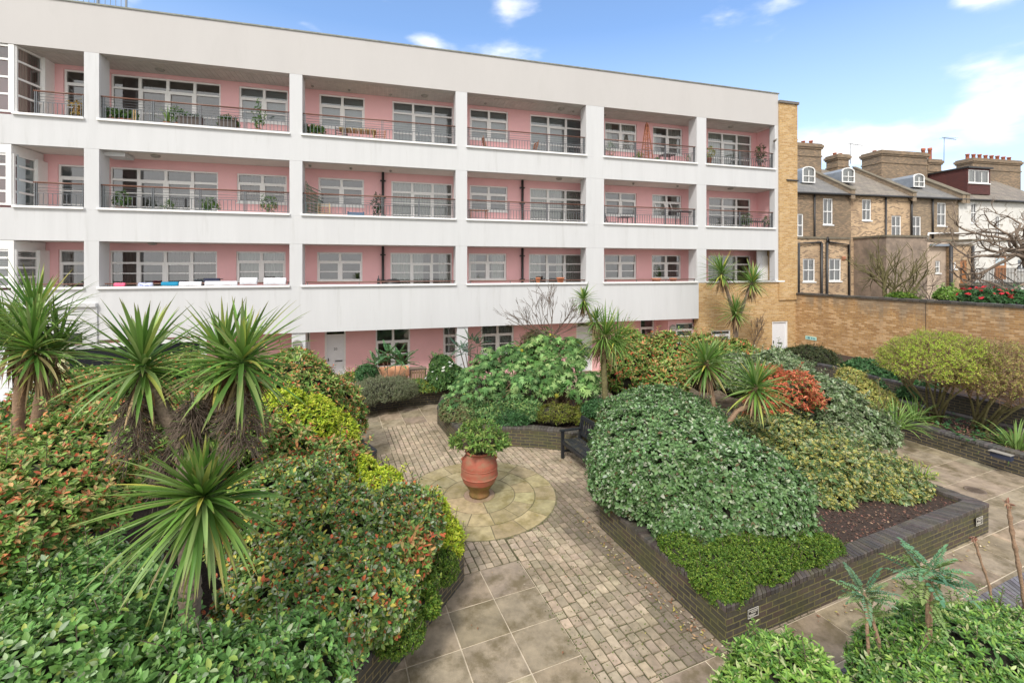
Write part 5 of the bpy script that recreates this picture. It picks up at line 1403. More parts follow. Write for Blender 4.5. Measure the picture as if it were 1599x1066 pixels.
def cordyline(label, base, heads, trunks, r, n=110, wd=.045, panicles=(), group='cordyline palms', mat_t='bark', **kw):
    t = thing('cordyline_palm', label, 'palm', tuple(base), 0, group)
    for pts, rad in trunks:
        mb = MB(); 
        P = [Vector(p) for p in pts]; Q = []
        for i in range(len(P) - 1):
            k = max(2, int((P[i + 1] - P[i]).length / .05))
            for j in range(k): Q.append(P[i].lerp(P[i + 1], j / k))
        Q.append(P[-1]); m = len(Q); tot = m - 1
        rr = [np.interp(i / tot, [0, 1], rad) * (1 + R.uniform(-.07, .07) + (.05 if i % 2 else -.03)) for i in range(m)]
        Q = [q + Vector((R.uniform(-1, 1), R.uniform(-1, 1), 0)) * .004 for q in Q]
        mb.tube(Q, rr, 10); mb.build('trunk', M[mat_t], t)
    for h in heads:
        c, ax = h[0], h[1]; rs = h[2] if len(h) > 2 else r
        lv = LV(); dd = LV(); rosette(lv, dd, np.array(c), ax, rs, n if len(h) < 4 else h[3], wd, **kw)
        o = lv.build('leaf_crown', M['leaf'], t)
        dd.build('dry_leaf_skirt', M['dead'], t)
    for p in panicles:
        mb = MB(); panicle(mb, p[0], p[1], p[2]); mb.build('dried_flower_stalk', M['twig'] if len(p) < 4 else M[p[3]], t)
    return t
V3 = Vector
T = 3.55
hA, hB, hC, hD = at(221, 560, T), at(350, 552, T + .15), at(380, 556, T - .1), at(315, 772, T - .25)
fork = at(290, 700, T); basep = V3((at(296, 1000, T).x, T, .42)); fork2 = at(300, 662, T + .05)
cordyline('big near cordyline with three high heads and one low head, brown dry stalks hanging beneath', basep,
          [(hA, (-.12, -.1, 1), .56, 150), (hB, (-.1, .1, 1), .54, 120), (hC, (.3, -.25, .9), .56, 120), (hD, (.05, -.5, .8), .64, 220), (at(306, 668, T), (0, -.1, 1), .36, 50)],
          [([basep, at(297, 900, T), at(296, 800, T), fork], (.085, .07)), ([fork, at(262, 650, T), hA + V3((0, 0, -.12))], (.06, .045)), ([fork, fork2, at(340, 620, T + .1), hB + V3((0, 0, -.1))], (.065, .05)), ([fork2, at(368, 630, T), hC + V3((0, 0, -.1))], (.05, .04)), ([fork, at(308, 780, T - .12), hD + V3((0, .08, -.05))], (.06, .05))],
          .9, 110, .034, panicles=[(at(214, 600, T - .1), .50, .16), (at(300, 612, T - .1), .36, .15, 'twig'), (at(378, 600, T - .15), .46, .18), (at(262, 690, T), .3, .12)], polmax=124)
T = 6.0
hl = [(at(56, 490, T), (.1, 0, 1), .80, 110), (at(50, 535, T - .3), (.05, -.3, 1), .85, 120), (at(92, 545, T + .1), (.5, -.1, .8), .75, 90), (at(6, 520, T), (-.5, 0, .8), .8, 80)]
bs = V3((at(35, 690, T).x, T, .42))
cordyline('leftmost cordyline standing on two slim trunks in front of the door numbered 19', bs, hl,
          [([V3((at(24, 760, T).x, T, .42)), at(28, 660, T), at(32, 600, T), hl[0][0] + V3((0, 0, -.1))], (.075, .06)), ([V3((at(48, 760, T).x, T, .42)), at(55, 670, T), at(66, 600, T), at(62, 575, T)], (.065, .06)), ([at(64, 600, T), at(80, 575, T), hl[2][0] + V3((-.05, 0, -.05))], (.05, .045))],
          .9, 100, .040, mat_t='tan', polmax=100)
T = 11.9
bs = V3((at(947, 640, T).x, T, .40)); hh = [(at(911, 466, T), (-.05, 0, 1), .50, 80), (at(931, 498, T), (.2, 0, 1), .5, 60), (at(946, 522, T - .1), (.3, -.3, .8), .95, 140), (at(966, 530, T), (.6, 0, .6), .95, 100)]
cordyline('mid sized cordyline between the palmate leaved shrub and the red tipped hedge', bs, hh,
          [([bs, at(944, 600, T), at(942, 560, T), hh[2][0]], (.085, .07)), ([at(942, 560, T), at(925, 505, T), hh[0][0]], (.05, .035)), ([at(942, 540, T), hh[1][0]], (.04, .03))], .8, 90, .035, mat_t='mossbark', droop=.35)
T = 18.2
bs = V3((at(1147, 548, T).x, T, .0)); hh = [(at(1126, 424, T), (-.2, 0, 1), 1.0, 120), (at(1176, 438, T), (.25, 0, 1), .95, 110), (at(1149, 484, T - .2), (.05, -.1, 1), .9, 100)]
cordyline('tall three headed cordyline in front of the brick end wall', bs, hh,
          [([bs, at(1148, 530, T), at(1150, 500, T)], (.13, .09)), ([at(1150, 505, T), at(1140, 470, T), hh[0][0]], (.07, .06)), ([at(1152, 500, T), at(1165, 465, T), hh[1][0]], (.07, .06))], 1.0, 110, .05)
T = 8.9
bs = V3((at(1118, 665, T).x, T, .42)); hh = [(at(1103, 562, T), (-.05, -.1, 1), .72, 130), (at(1120, 556, T + .4), (.1, .2, 1), .5, 50)]
cordyline('single stemmed cordyline rising from the top of the big green mound', bs, hh, [([bs, at(1120, 655, T), at(1112, 620, T), hh[0][0]], (.05, .05))], .8, 110, .042, mat_t='tan')
T = 8.5
hh = [(at(1182, 600, T), (.12, -.1, 1), .72, 130)]; bs = V3((at(1130, 690, T).x, T + .1, .42))
cordyline('leaning cordyline with a bent stem, right of its single stemmed neighbour', bs, hh, [([bs, at(1134, 665, T), at(1150, 642, T), at(1168, 634, T), hh[0][0]], (.05, .045))], .8, 110, .042, mat_t='tan')

# ================================================================ SHRUBS: left planter
G1 = 'hedge shrubs in the left planter'
shrub('photinia', 'strip of red tipped photinia between the two acid yellow shrubs and the near palm', 'shrub',
      [E(430, 722, 6.6, .55, .55, .5), E(500, 735, 6.9, .5, .5, .45), E(545, 728, 7.6, .4, .45, .40), E(400, 700, 7.0, .5, .5, .4)], 1500, 7, .085, .42, c_photinia(.45), group=G1, depth=.2, seed=3, tw=60, upb=.7)
shrub('photinia', 'broad red tipped photinia filling the left of the planter behind the near palm', 'shrub',
      [E(60, 785, 4.6, 1.0, .95, .60), E(190, 708, 5.4, 1.15, .95, .62), E(-60, 770, 4.9, 1.0, .9, .5), E(300, 690, 5.9, 1.0, .9, .6), E(20, 850, 4.0, .5, .5, .42)],
      8500, 7, .072, .40, c_photinia(.34), group=G1, depth=.2, amp=.13, tw=260, upb=.6, spread=(45, 100), low=-.2)
shrub('photinia', 'sloping photinia hedge in the far part of the left planter, below the cream post', 'shrub',
      [E(170, 640, 7.8, 1.5, 1.0, .7), E(290, 622, 8.4, 1.3, 1.0, .75), E(120, 668, 7.0, .8, .8, .5)], 3000, 6, .10, .42, c_photinia(.38), group=G1, depth=.2, amp=.12, seed=4, tw=80, upb=.6, low=-.2)
shrub('photinia', 'tall dark photinia with red shoots beside the corridor, left of the grey rosemary', 'shrub',
      [E(450, 632, 9.6, 1.1, .9, 1.15), E(515, 655, 10.4, .8, .8, 1.0), E(395, 640, 9.4, .9, .8, 1.0)], 3000, 6, .09, .40, c_photinia(.42), group=G1, depth=.18, amp=.1, seed=8, tw=60, upb=.5)
shrub('cherry_laurel', 'dark green laurel around the trunks of the leftmost palm', 'shrub',
      [E(20, 700, 6.9, .8, .6, .45), E(105, 680, 7.0, .6, .6, .45), E(10, 745, 6.2, .5, .4, .4)], 1500, 6, .11, .36, c_dark, group=G1, seed=9, tw=0)
shrub('lime_choisya', 'acid yellow shrub halfway along the left planter, beyond the photinia', 'shrub',
      [E(475, 668, 8.6, .62, .7, .55), E(520, 690, 8.9, .5, .55, .5), E(440, 648, 8.3, .5, .5, .5)], 2200, 6, .062, .42, c_lime, group=G1, seed=12, tw=0, upb=.8, amp=.12)
shrub('lime_choisya', 'acid yellow shrub hanging over the wall nearest the paved circle', 'shrub',
      [E(598, 775, 7.0, .36, .42, .42), E(655, 812, 6.7, .42, .4, .42), E(690, 850, 6.35, .30, .34, .36), E(560, 752, 7.3, .32, .36, .40)], 3000, 6, .050, .42, c_lime, z0=.35, zmin=.3, group=G1, seed=13, tw=0, upb=.8, amp=.12)
shrub('lime_choisya', 'small bright green clump spilling over the wall above the slabs', 'shrub',
      [E(655, 915, 5.4, .20, .24, .24), E(668, 945, 5.2, .14, .16, .15)], 900, 6, .045, .45, c_lonic, z0=.40, zmin=.35, group=G1, seed=14, tw=0, upb=.7)
shrub('lonicera', 'trailing small leaved green shrub under the acid yellow one on the left wall', 'shrub',
      [E(690, 885, 6.0, .26, .3, .24), E(620, 985, 4.9, .28, .3, .22)], 2600, 5, .026, .5, c_lonic, z0=.38, zmin=.3, group=G1, seed=15, tw=0)
shrub('silver_elaeagnus', 'rounded silvery elaeagnus with some red shoots, at the right end of the left planter', 'shrub',
      [E(520, 860, 5.35, .95, .85, .66), E(620, 830, 5.9, .62, .65, .52), E(470, 955, 4.5, .85, .7, .58), E(440, 800, 5.6, .75, .8, .62), E(590, 935, 4.9, .42, .5, .42)],
      8500, 6, .060, .50, lambda n, k: (lambda c: c)(np.where((rng.random(n) < (.20 if k < .2 else .0))[:, None], pal(n, [(.55, .15, .06)], None, .3), c_elae2(n, k))), group=G1, seed=16, depth=.14, amp=.10, tw=220, upb=.35)
shrub('photinia', 'small patch of red and bright green photinia among the silvery leaves near the wall', 'shrub',
      [E(628, 868, 5.35, .30, .3, .34)], 420, 7, .075, .38, c_photinia(.6), group=G1, seed=17, tw=0, corefac=0, upb=.7)
shrub('silver_elaeagnus', 'grey green elaeagnus spreading along the bottom left corner of the view', 'shrub',
      [E(110, 1030, 3.35, .75, .7, .52), E(290, 1100, 3.0, .65, .5, .42), E(-30, 980, 3.6, .6, .6, .5), E(420, 1090, 3.4, .6, .5, .5), E(110, 930, 3.9, .7, .5, .40), E(60, 1110, 2.8, .6, .5, .5)],
      7400, 6, .062, .50, c_elae3, group=G1, seed=18, depth=.2, amp=.13, tw=260, upb=.5)

# ================================================================ right planter
G2 = 'shrubs in the main right planter'
shrub('silver_elaeagnus', 'huge rounded silvery green shrub mound filling the left of the main planter', 'shrub',
      [((2.82, 8.15, 1.02), (1.42, 1.55, 1.02)), ((3.1, 9.1, 1.10), (1.35, 1.3, .93)), ((3.55, 7.15, .90), (1.15, .98, .78)), ((2.25, 7.7, .88), (.88, .95, .70)), ((3.05, 6.75, .66), (1.0, .6, .5)), ((3.9, 7.0, .62), (.6, .55, .42))],
      17500, 6, .066, .54, c_elae, z0=.42, zmin=.42, group=G2, seed=20, spr=40, depth=.13, amp=.07, tw=60, upb=.25, low=-.5)
shrub('lonicera', 'low bright green lonicera draped over the front corner of the main planter', 'shrub',
      [((2.68, 5.80, .56), (.42, .40, .27)), ((2.62, 5.58, .50), (.22, .22, .20)), ((3.2, 6.05, .56), (.62, .45, .30)), ((3.85, 6.28, .52), (.55, .36, .27)), ((2.42, 6.3, .54), (.30, .42, .24)), ((4.35, 6.40, .48), (.38, .24, .22))],
      13000, 5, .026, .5, c_lonic, z0=.42, zmin=.26, group=G2, seed=21, depth=.2, amp=.16, nsc=5, tw=0, upb=.6, low=-.7)
shrub('variegated_elaeagnus', 'yellow edged variegated shrub right of the big mound, sloping down to bare mulch', 'shrub',
      [E(1270, 725, 8.9, .95, 1.1, .62), E(1360, 745, 8.6, .85, .8, .42), E(1210, 690, 9.6, .9, .9, .62), E(1285, 785, 8.0, .5, .5, .35), E(1385, 760, 8.2, .55, .45, .3)],
      7200, 6, .085, .50, c_varieg, z0=.42, zmin=.44, group=G2, seed=22, depth=.16, amp=.10, tw=60, edgefn=e_varieg, upb=.3)
shrub('silver_elaeagnus', 'pale grey green shrub behind the variegated one, reaching to the path', 'shrub',
      [E(1260, 628, 11.2, 1.1, 1.0, .75), E(1330, 672, 10.4, .9, .8, .55), E(1215, 590, 12.6, .9, .9, .75), E(1150, 590, 13.4, .8, .8, .7)],
      5200, 6, .085, .48, lambda n, k: pal(n, [(.20, .28, .13), (.37, .42, .27), (.12, .18, .07)], None, .25), z0=.42, zmin=.44, group=G2, seed=23, tw=40)
shrub('pieris', 'fiery orange red shrub behind the leaning palm', 'shrub',
      [E(1228, 612, 10.0, .46, .5, .34), E(1195, 640, 9.9, .4, .4, .34), E(1262, 628, 10.1, .34, .35, .24), E(1205, 592, 10.4, .35, .35, .24), E(1245, 594, 10.4, .25, .3, .2)], 1100, 7, .075, .34,
      lambda n, k: pal(n, [(.58, .15, .075), (.50, .11, .055), (.64, .24, .12)] if k < .7 else [(.14, .22, .05), (.4, .13, .05), (.2, .28, .07)], None, .3), group=G2, seed=24, tw=60, upb=.9, amp=.35, depth=.4, corefac=.5)
shrub('photinia', 'long red tipped photinia hedge in front of the ground floor porch', 'hedge',
      [E(985, 572, 14.6, .9, .7, 1.15), E(1045, 572, 14.8, .9, .7, 1.12), E(1100, 574, 14.8, .9, .8, 1.1), E(1150, 576, 14.6, .9, .8, 1.0), E(975, 590, 14.2, .7, .6, 1.0), E(1040, 600, 13.6, .7, .6, .7)], 4600, 6, .11, .42, c_photinia(.48), group=G2, seed=25, depth=.14, amp=.10, tw=40, upb=.7)
shrub('euonymus', 'golden yellow shrub at the far side of the pale grey green one', 'shrub',
      [E(1345, 612, 12.6, .45, .45, .42), E(1372, 628, 12.2, .42, .4, .36), E(1330, 592, 13.2, .40, .4, .35)], 1500, 5, .06, .5, lambda n, k: pal(n, [(.60, .52, .17), (.48, .45, .14), (.25, .32, .09)], None, .25), group=G2, seed=26, tw=0)
# ================================================================ beds behind
shrub('viburnum', 'dark shrub under the golden one, beside the clipped round shrubs', 'shrub',
      [E(1352, 590, 15.6, .8, .7, .65), E(1400, 608, 14.6, .75, .7, .7), E(1430, 615, 13.8, .5, .6, .6)], 2400, 6, .09, .42, c_dark, group='dark shrubs by the boundary wall', seed=27, tw=30)
shrub('olive_shrub', 'low dull olive shrub at the foot of the boundary wall near the white door', 'shrub',
      [E(1268, 565, 17.4, 1.0, .8, .72), E(1300, 585, 16.6, .5, .5, .5), E(1238, 560, 18.0, .6, .6, .5)], 2600, 6, .06, .34, lambda n, k: pal(n, [(.06, .08, .03), (.10, .11, .045), (.035, .055, .02)], None, .3), z0=0, zmin=.1, group='dark shrubs by the boundary wall', seed=28, tw=60)

def round_bush(label, c, r, n, leafc, base_pts, seed):
    """clipped deciduous shrub: fan of stems, fine twig shell, small leaves on top"""
    t = thing('round_shrub', label, 'shrub', (base_pts[0], base_pts[1], .40), 0, 'clipped round shrubs in the right bed')
    c = np.array(c); r = np.array(r); mb = MB(); tw = MB()
    b0 = Vector((base_pts[0], base_pts[1], .38)); P, Nn = blob_points([(c, r)], n, .38, .9, .14, 2.5, seed, -.30)
    for k in range(11):
        a = R.uniform(0, 6.28); e = Vector(c + r * np.array([math.cos(a) * R.uniform(.2, .75), math.sin(a) * R.uniform(.2, .75), R.uniform(-.45, .1)]))
        s = b0 + Vector((R.uniform(-.22, .22), R.uniform(-.22, .22), 0)); m1 = s.lerp(e, .45) + Vector((R.uniform(-.05, .05), R.uniform(-.05, .05), .12))
        mb.tube([s, m1, e], [.035, .024, .014], 6)
        for _ in range(26):
            s2 = m1.lerp(e, R.uniform(.2, 1)); i = R.randrange(len(P)); q = Vector(P[i]); 
            if (q - s2).length > r[0] * 1.1: continue
            mm = s2.lerp(q, .5) + Vector((R.uniform(-.1, .1), R.uniform(-.1, .1), R.uniform(-.05, .1)))
            tw.tube([s2, mm, q], [.009, .006, .003], 4, cap=False)
            for _ in range(4):
                s3 = mm.lerp(q, R.random()); q3 = s3 + Vector(rng.normal(size=3)).normalized() * R.uniform(.12, .3) + Vector((0, 0, .06)); tw.tube([s3, q3], [.004, .002], 3, cap=False)
    for _ in range(2600):
        i = R.randrange(len(P)); q = Vector(P[i]); d = (Vector(Nn[i]) * .7 + Vector(rng.normal(size=3)) * .5).normalized(); tw.tube([q - d * R.uniform(.1, .28), q + d * .04], [.004, .002], 3, cap=False)
    mb.build('stems', M['mossbark'], t); tw.build('fine_twigs', M['tan'], t)
    lv = LV(); whorls(lv, P, Nn, 5, .032, .5, leafc(P, c, r), spread=(40, 100), stem=.08, upb=.3)
    lv.build('leaves', M['mleaf'], t); return t
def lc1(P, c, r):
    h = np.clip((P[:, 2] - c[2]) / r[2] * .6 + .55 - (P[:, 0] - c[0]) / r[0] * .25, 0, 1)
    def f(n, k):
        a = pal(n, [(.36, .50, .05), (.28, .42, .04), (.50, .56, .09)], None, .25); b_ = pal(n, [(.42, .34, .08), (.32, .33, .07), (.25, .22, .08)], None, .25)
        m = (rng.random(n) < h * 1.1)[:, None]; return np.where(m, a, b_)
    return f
def lc2(P, c, r):
    def f(n, k): return pal(n, [(.34, .25, .09), (.30, .29, .08), (.42, .31, .12), (.30, .38, .06)], None, .3)
    return f
p = at(1460, 566, 11.6); round_bush('lime green clipped round shrub, left of its brown twiggy neighbour', p, (1.32, 1.15, .84), 5600, lc1, (at(1462, 650, 11.9).x, 11.9), 31)
p = at(1568, 590, 11.0); round_bush('brown twiggy clipped shrub at the right edge of the bed', p, (1.28, 1.1, .92), 3600, lc2, (at(1528, 650, 11.3).x, 11.3), 32)

def strap_clump(label, c, r, n, cols, wd=.035, group='agapanthus clumps'):
    lv = LV(); an = rng.uniform(0, 6.28, n); pol = np.radians(rng.uniform(5, 75, n))
    D = np.stack([np.cos(an) * np.sin(pol), np.sin(an) * np.sin(pol), np.cos(pol)], 1); P = np.array(c) + np.stack([np.cos(an) * .06, np.sin(an) * .06, an * 0], 1) * rng.uniform(0, 2.5, (n, 1))
    lv.straps(P, D, r * rng.uniform(.6, 1.1, n), wd, pal(n, cols, None, .25), droop=rng.uniform(.5, 1.0, n))
    return lv.build('agapanthus', M['leaf'], label=label, cat='plant', group=group)
gz = [(.20, .34, .08), (.30, .44, .14), (.14, .26, .06)]
strap_clump('arching strap leaved clump spilling over the bed wall, left of the round shrubs', at(1398, 668, 11.2), .85, 75, gz)
strap_clump('second strap leaved clump just behind, close to the lime green shrub', at(1428, 655, 11.6), .7, 50, gz)
strap_clump('strap leaved clump at the right edge of the view, on the red mulch', at(1588, 706, 10.2), .85, 90, gz)
strap_clump('small strap leaved tuft in front of the white door in the brick wall', at(1213, 558, 17.6), .7, 36, gz)
strap_clump('small grassy tuft growing at the far corner coping of the main planter', at(1437, 745, 8.25), .28, 26, [(.28, .42, .05)], .016)
iv = LV(); n = 110
P = np.stack([rng.uniform(10.6, 12.2, n), rng.uniform(10.3, 12.4, n), .44 + rng.uniform(0, .14, n)], 1); whorls(iv, P, np.tile([0, 0, 1.0], (n, 1)), 4, .07, .75, lambda n, k: pal(n, [(.05, .14, .05), (.09, .21, .08)], None, .3), spread=(60, 95))
iv.build('ground_ivy', M['leaf'], label='low green ivy leaves on the red mulch', kind='stuff')

# ---------------- centre bed: fatsia, bamboo-like nandina, bare shrub
def palmate(lv, P, ax, L_, cols, lobes=8):
    n = len(P); ax = nrmz(ax); L_ = L_ * rng.uniform(.6, 1.15, n); t = nrmz(np.cross(ax, rng.normal(size=(n, 3)))); b_ = np.cross(ax, t)
    col = pal(n, cols, None, .28)
    for k in range(lobes):
        an = np.radians(-135 + 270 * k / (lobes - 1)) + rng.uniform(-.08, .08, n); D = t * np.cos(an)[:, None] + b_ * np.sin(an)[:, None] - ax * .12
        l = L_ * (1 - .25 * abs(k - (lobes - 1) / 2) / (lobes / 2)) * rng.uniform(.85, 1.15, n)
        lv.leaves(P, D, ax, l, l * .30, col * rng.uniform(.92, 1.08, (n, 1)), .25, .22, shape=(.35, .65))
fgreen = [(.10, .22, .06), (.15, .29, .09), (.25, .39, .14), (.06, .14, .04)]
def fatsia(label, ell, n, L_, seed, cols=fgreen):
    t = thing('fatsia', label, 'shrub', base_of(ell, .4), 0, 'large leaved shrubs in the centre bed')
    P, Nn = blob_points(ell, n, .6, .55, .42, 2.2, seed, -.5); lv = LV(); palmate(lv, P, Nn * .7 + np.array([0, -.25, .8]) + rng.normal(size=P.shape) * .25, L_, cols)
    y = rng.choice(len(P), 8); palmate(lv, P[y] + np.array([0, -.05, 0]), Nn[y] + np.array([0, -.4, .4]), L_, [(.45, .46, .06)])
    lv.build('leaves', M['mleaf'], t)
    mb = MB(); b0 = base_of(ell, .38)
    for i in rng.choice(len(P), 70, replace=False):
        q = Vector(P[i]); s = Vector((b0[0] + R.uniform(-.5, .5), b0[1] + R.uniform(-.3, .3), .38)); m_ = s.lerp(q, .5) + Vector((R.uniform(-.15, .15), 0, .12)); mb.tube([s, m_, q], [.018, .012, .006], 5, cap=False)
    mb.build('stems', M['tan'], t)
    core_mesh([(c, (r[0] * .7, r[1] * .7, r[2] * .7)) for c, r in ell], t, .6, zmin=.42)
    return t
fatsia('spreading shrub with big palmate leaves behind the urn, left half of the centre bed', [E(770, 605, 12.4, .85, .7, .70), E(722, 628, 12.3, .6, .6, .5), E(800, 560, 13.0, .55, .5, .55), E(765, 570, 13.2, .5, .5, .5), E(735, 595, 12.8, .45, .4, .4), E(815, 600, 12.1, .5, .5, .5)], 1150, .135, 41)
fatsia('taller palmate leaved shrub right of the bare branches, next to the mid sized palm', [E(870, 590, 12.4, .7, .7, .7), E(915, 600, 12.2, .5, .5, .6), E(850, 545, 13.2, .55, .5, .5), E(895, 548, 12.8, .5, .5, .5), E(828, 575, 12.9, .4, .4, .5), E(905, 570, 12.3, .35, .35, .35)], 1150, .15, 42, [(.12, .25, .065), (.19, .34, .10), (.30, .44, .16), (.07, .16, .04)])
shrub('pale_bush', 'small leaved olive and pinkish bush at the left corner of the centre bed', 'shrub', [E(718, 645, 12.0, .55, .5, .42), E(745, 660, 11.7, .45, .35, .3)], 1700, 5, .05, .42, lambda n, k: pal(n, [(.16, .22, .08), (.24, .27, .12), (.28, .17, .10)], [3, 2, .8], .3), group='low shrubs in the centre bed', seed=43, tw=30)
shrub('aucuba', 'mid green leafy undergrowth below the palmate leaved shrubs, above the curved wall', 'shrub', [E(770, 650, 11.75, .55, .35, .33), E(820, 640, 11.9, .5, .4, .36), E(735, 640, 12.1, .4, .4, .35)], 1900, 6, .085, .36, lambda n, k: pal(n, [(.12, .25, .08), (.20, .34, .12), (.08, .17, .06), (.30, .40, .14)], None, .3), group='low shrubs in the centre bed', seed=47, tw=30)
shrub('nandina', 'low yellowish feathery bush in the shade of the palmate shrubs, above the curved wall', 'shrub', [E(868, 648, 11.7, .6, .4, .30), E(915, 650, 11.8, .45, .4, .3)], 1500, 5, .06, .25, lambda n, k: pal(n, [(.24, .27, .04), (.15, .19, .03), (.12, .10, .04)], None, .3), group='low shrubs in the centre bed', seed=44, tw=40)
shrub('fern', 'dark green ferny plant at the foot of the mid sized palm', 'plant', [E(935, 640, 11.6, .45, .35, .25), E(800, 655, 11.6, .5, .3, .25)], 900, 6, .09, .22, c_dark, group='low shrubs in the centre bed', seed=45, tw=0)
shrub('bronze_shrub', 'thin brown green bush between the two palmate shrubs', 'shrub', [E(835, 560, 13.6, .5, .5, .95)], 1100, 5, .06, .35, lambda n, k: pal(n, [(.13, .14, .05), (.20, .12, .07), (.09, .12, .04)], None, .3), group='low shrubs in the centre bed', seed=46, tw=60, corefac=.5)

def branching(mb, p, d, l, r, depth, spread=.5, up=.15, seg=3, minr=.004, kids=(2, 3), shrink=.72, jit=.12):
    pts = [p]; q = p.copy(); dd = d.copy()
    for i in range(seg):
        dd = (dd + Vector(rng.normal(size=3)) * jit + Vector((0, 0, up * .3))).normalized(); q = q + dd * l / seg; pts.append(q.copy())
    mb.tube(pts, list(np.linspace(r, max(minr * .7, r * .68), len(pts))), 6 if r > .02 else 4, cap=False)
    if depth <= 0: return
    for k in range(R.randint(*kids)):
        s = pts[-1] if k == 0 else pts[R.randint(1, len(pts) - 1)]
        nd = (dd + Vector(rng.normal(size=3)) * spread + Vector((0, 0, up))).normalized()
        branching(mb, s, nd, l * shrink * R.uniform(.8, 1.2), max(minr, r * .66), depth - 1, spread, up, seg, minr, kids, shrink, jit)
def bare_tree(name, label, base, stems, l, r, depth, group, mat_='twig', cat='bare shrub', **kw):
    t = thing(name, label, cat, tuple(base), 0, group)
    mb = MB(); tw = MB()
    for d in stems:
        branching(mb, Vector(base), Vector(d).normalized(), l, r, depth, **kw)
    mb.build('branches', M[mat_], t); return t
bare_tree('bare_acer', 'leafless fan branched small tree in front of the white spandrel, above the palmate shrubs', (at(850, 540, 13.2).x, 13.2, .4),
          [(-.05, 0, 1)], 1.55, .035, 0, 'leafless shrubs', seg=4, jit=.03)
tb_ = bpy.data.objects['bare_acer']
mb = MB(); b0 = at(862, 522, 13.2)
for d in ((-.9, .0, .45), (-.55, .1, .7), (-.2, -.1, .9), (.15, .1, .9), (.5, 0, .7), (-1, -.1, .25), (-.7, -.1, .5), (.8, .1, .4), (.3, -.1, .9)):
    branching(mb, b0 - V3((0, 0, .1)), Vector(d).normalized(), .56, .015, 4, .26, .10, 3, .005, (2, 3), .74)
mb.build('branches', M['twig'], tb_)

# ---------------- back bed
def mahonia(label, base, stems, L_=.34, group='mahonias', nfr=9, cols=None, thin=.014, sm='tan'):
    t = thing('mahonia', label, 'shrub', tuple(base), 0, group)
    cols = cols or [(.07, .17, .10), (.11, .24, .12), (.16, .28, .10)]
    for pts in stems:
        nfr0 = nfr; tiers = [(np.array(Vector(pts[-1])), nfr, 1.0, 0)] + ([(np.array(Vector(pts[-2]).lerp(Vector(pts[-1]), .55)), nfr // 2, .75, 1)] if nfr > 12 else [])
        mb = MB(); P = [Vector(p) for p in pts]; mb.tube(P, list(np.linspace(thin * 1.3, thin, len(P))), 7); mb.build('stem', M[sm], t)
        lv = LV()
        for top, nf_, sc_, tier in tiers:
          for k in range(nf_):
              a = k * 2.4 + R.uniform(-.3, .3); el = R.uniform(-.1, .75) if k > 2 else R.uniform(.8, 1.2); d = np.array([math.cos(a) * math.cos(el), math.sin(a) * math.cos(el), math.sin(el)])
              l = L_ * sc_ * R.uniform(.7, 1.15); m = 10; q = .18 + .82 * (np.arange(m) + 1) / m; C = top + d * (q * l)[:, None] - np.array([0, 0, 1]) * (q ** 2 * l * .20)[:, None]
              side = nrmz(np.cross(d, [0, 0, 1.0])); tang = nrmz(np.gradient(C, axis=0)); Nn = nrmz(np.cross(np.tile(side, (m, 1)), tang))
              cc = pal(1, cols if not tier else [(.30, .38, .12), (.24, .36, .12)], None, .25)
              for s in (-1, 1):
                  D = tang * .45 + side * s; lv.leaves(C, D + rng.normal(size=D.shape) * .12, Nn + rng.normal(size=D.shape) * .2, l * .17 * np.interp(q, [0, .5, 1], [.8, 1, .6]), l * .060, np.repeat(cc, m, 0) * rng.uniform(.85, 1.15, (m, 1)), .3, .15)
              lv.leaves(C[-1:], tang[-1:], Nn[-1:], l * .25, l * .1, cc, .3, .1)
              lv.leaves(np.array([top]), d[None], Nn[:1], l * .95, .006, np.array([[.26, .32, .12]]), 0, .20)
        lv.build('leaf_crown', M['leaf'], t)
    return t
T = 14.9
def st(px0, py0, px1, py1, t, pxm=None): a = at(px0, py0, t); b_ = at(px1, py1, t); return [a, a.lerp(b_, .5) + V3((R.uniform(-.06, .06), 0, 0)), b_]
mahonia('bushy mahonia in front of the terracotta coloured garden box', (at(605, 612, T).x, T, .42), [st(610, 605, 598, 566, T), st(605, 605, 588, 570, T), st(612, 605, 618, 560, T), st(615, 605, 628, 566, T), st(606, 605, 606, 553, T)], .55, 'mahonias by the pink wall', 10, [(.09, .22, .09), (.15, .30, .13)])
T = 14.2
mahonia('dark mahonia on thin bare stems before the white ground floor column', (at(730, 600, T).x, T, .42), [st(735, 600, 718, 545, T), st(737, 600, 736, 533, T), st(738, 600, 746, 540, T), st(733, 600, 727, 552, T)], .46, 'mahonias by the pink wall', 9, [(.05, .12, .08), (.09, .17, .10)], sm='twig')
shrub('rosemary', 'grey green rosemary bush hanging over the curved brick bed', 'shrub', [E(592, 612, 13.9, .85, .55, .48), E(560, 625, 13.4, .5, .45, .45), E(622, 610, 14.2, .6, .45, .45)], 3400, 7, .055, .14, c_grey, zmin=.2, group='shrubs at the foot of the pink wall', seed=51, tw=60, upb=1.0, spread=(15, 70), stem=.10)
t = shrub('white_flowered_camellia', 'camellia with white flowers between the curved bed and the dark window', 'shrub', [E(694, 592, 14.9, .62, .5, .55), E(690, 572, 15.0, .4, .35, .35)], 1500, 6, .08, .42, lambda n, k: pal(n, [(.06, .14, .04), (.12, .22, .06)], None, .3), group='shrubs at the foot of the pink wall', seed=52, tw=0)
def flowers(parent, ell, n, size, col, seed, low=0):
    P, Nn = blob_points(ell, n, .03, .5, .1, 2.2, seed, low)
    for i in range(len(P)):
        lv = LV(); whorls(lv, P[i:i + 1], Nn[i:i + 1], 6, size, .75, lambda n, k: pal(n, col, None, .12), spread=(50, 85), stem=.01); lv.build('flower', M['petal'], parent)
flowers(t, [E(694, 590, 14.9, .66, .54, .6)], 34, .055, [(.75, .75, .70)], 53)
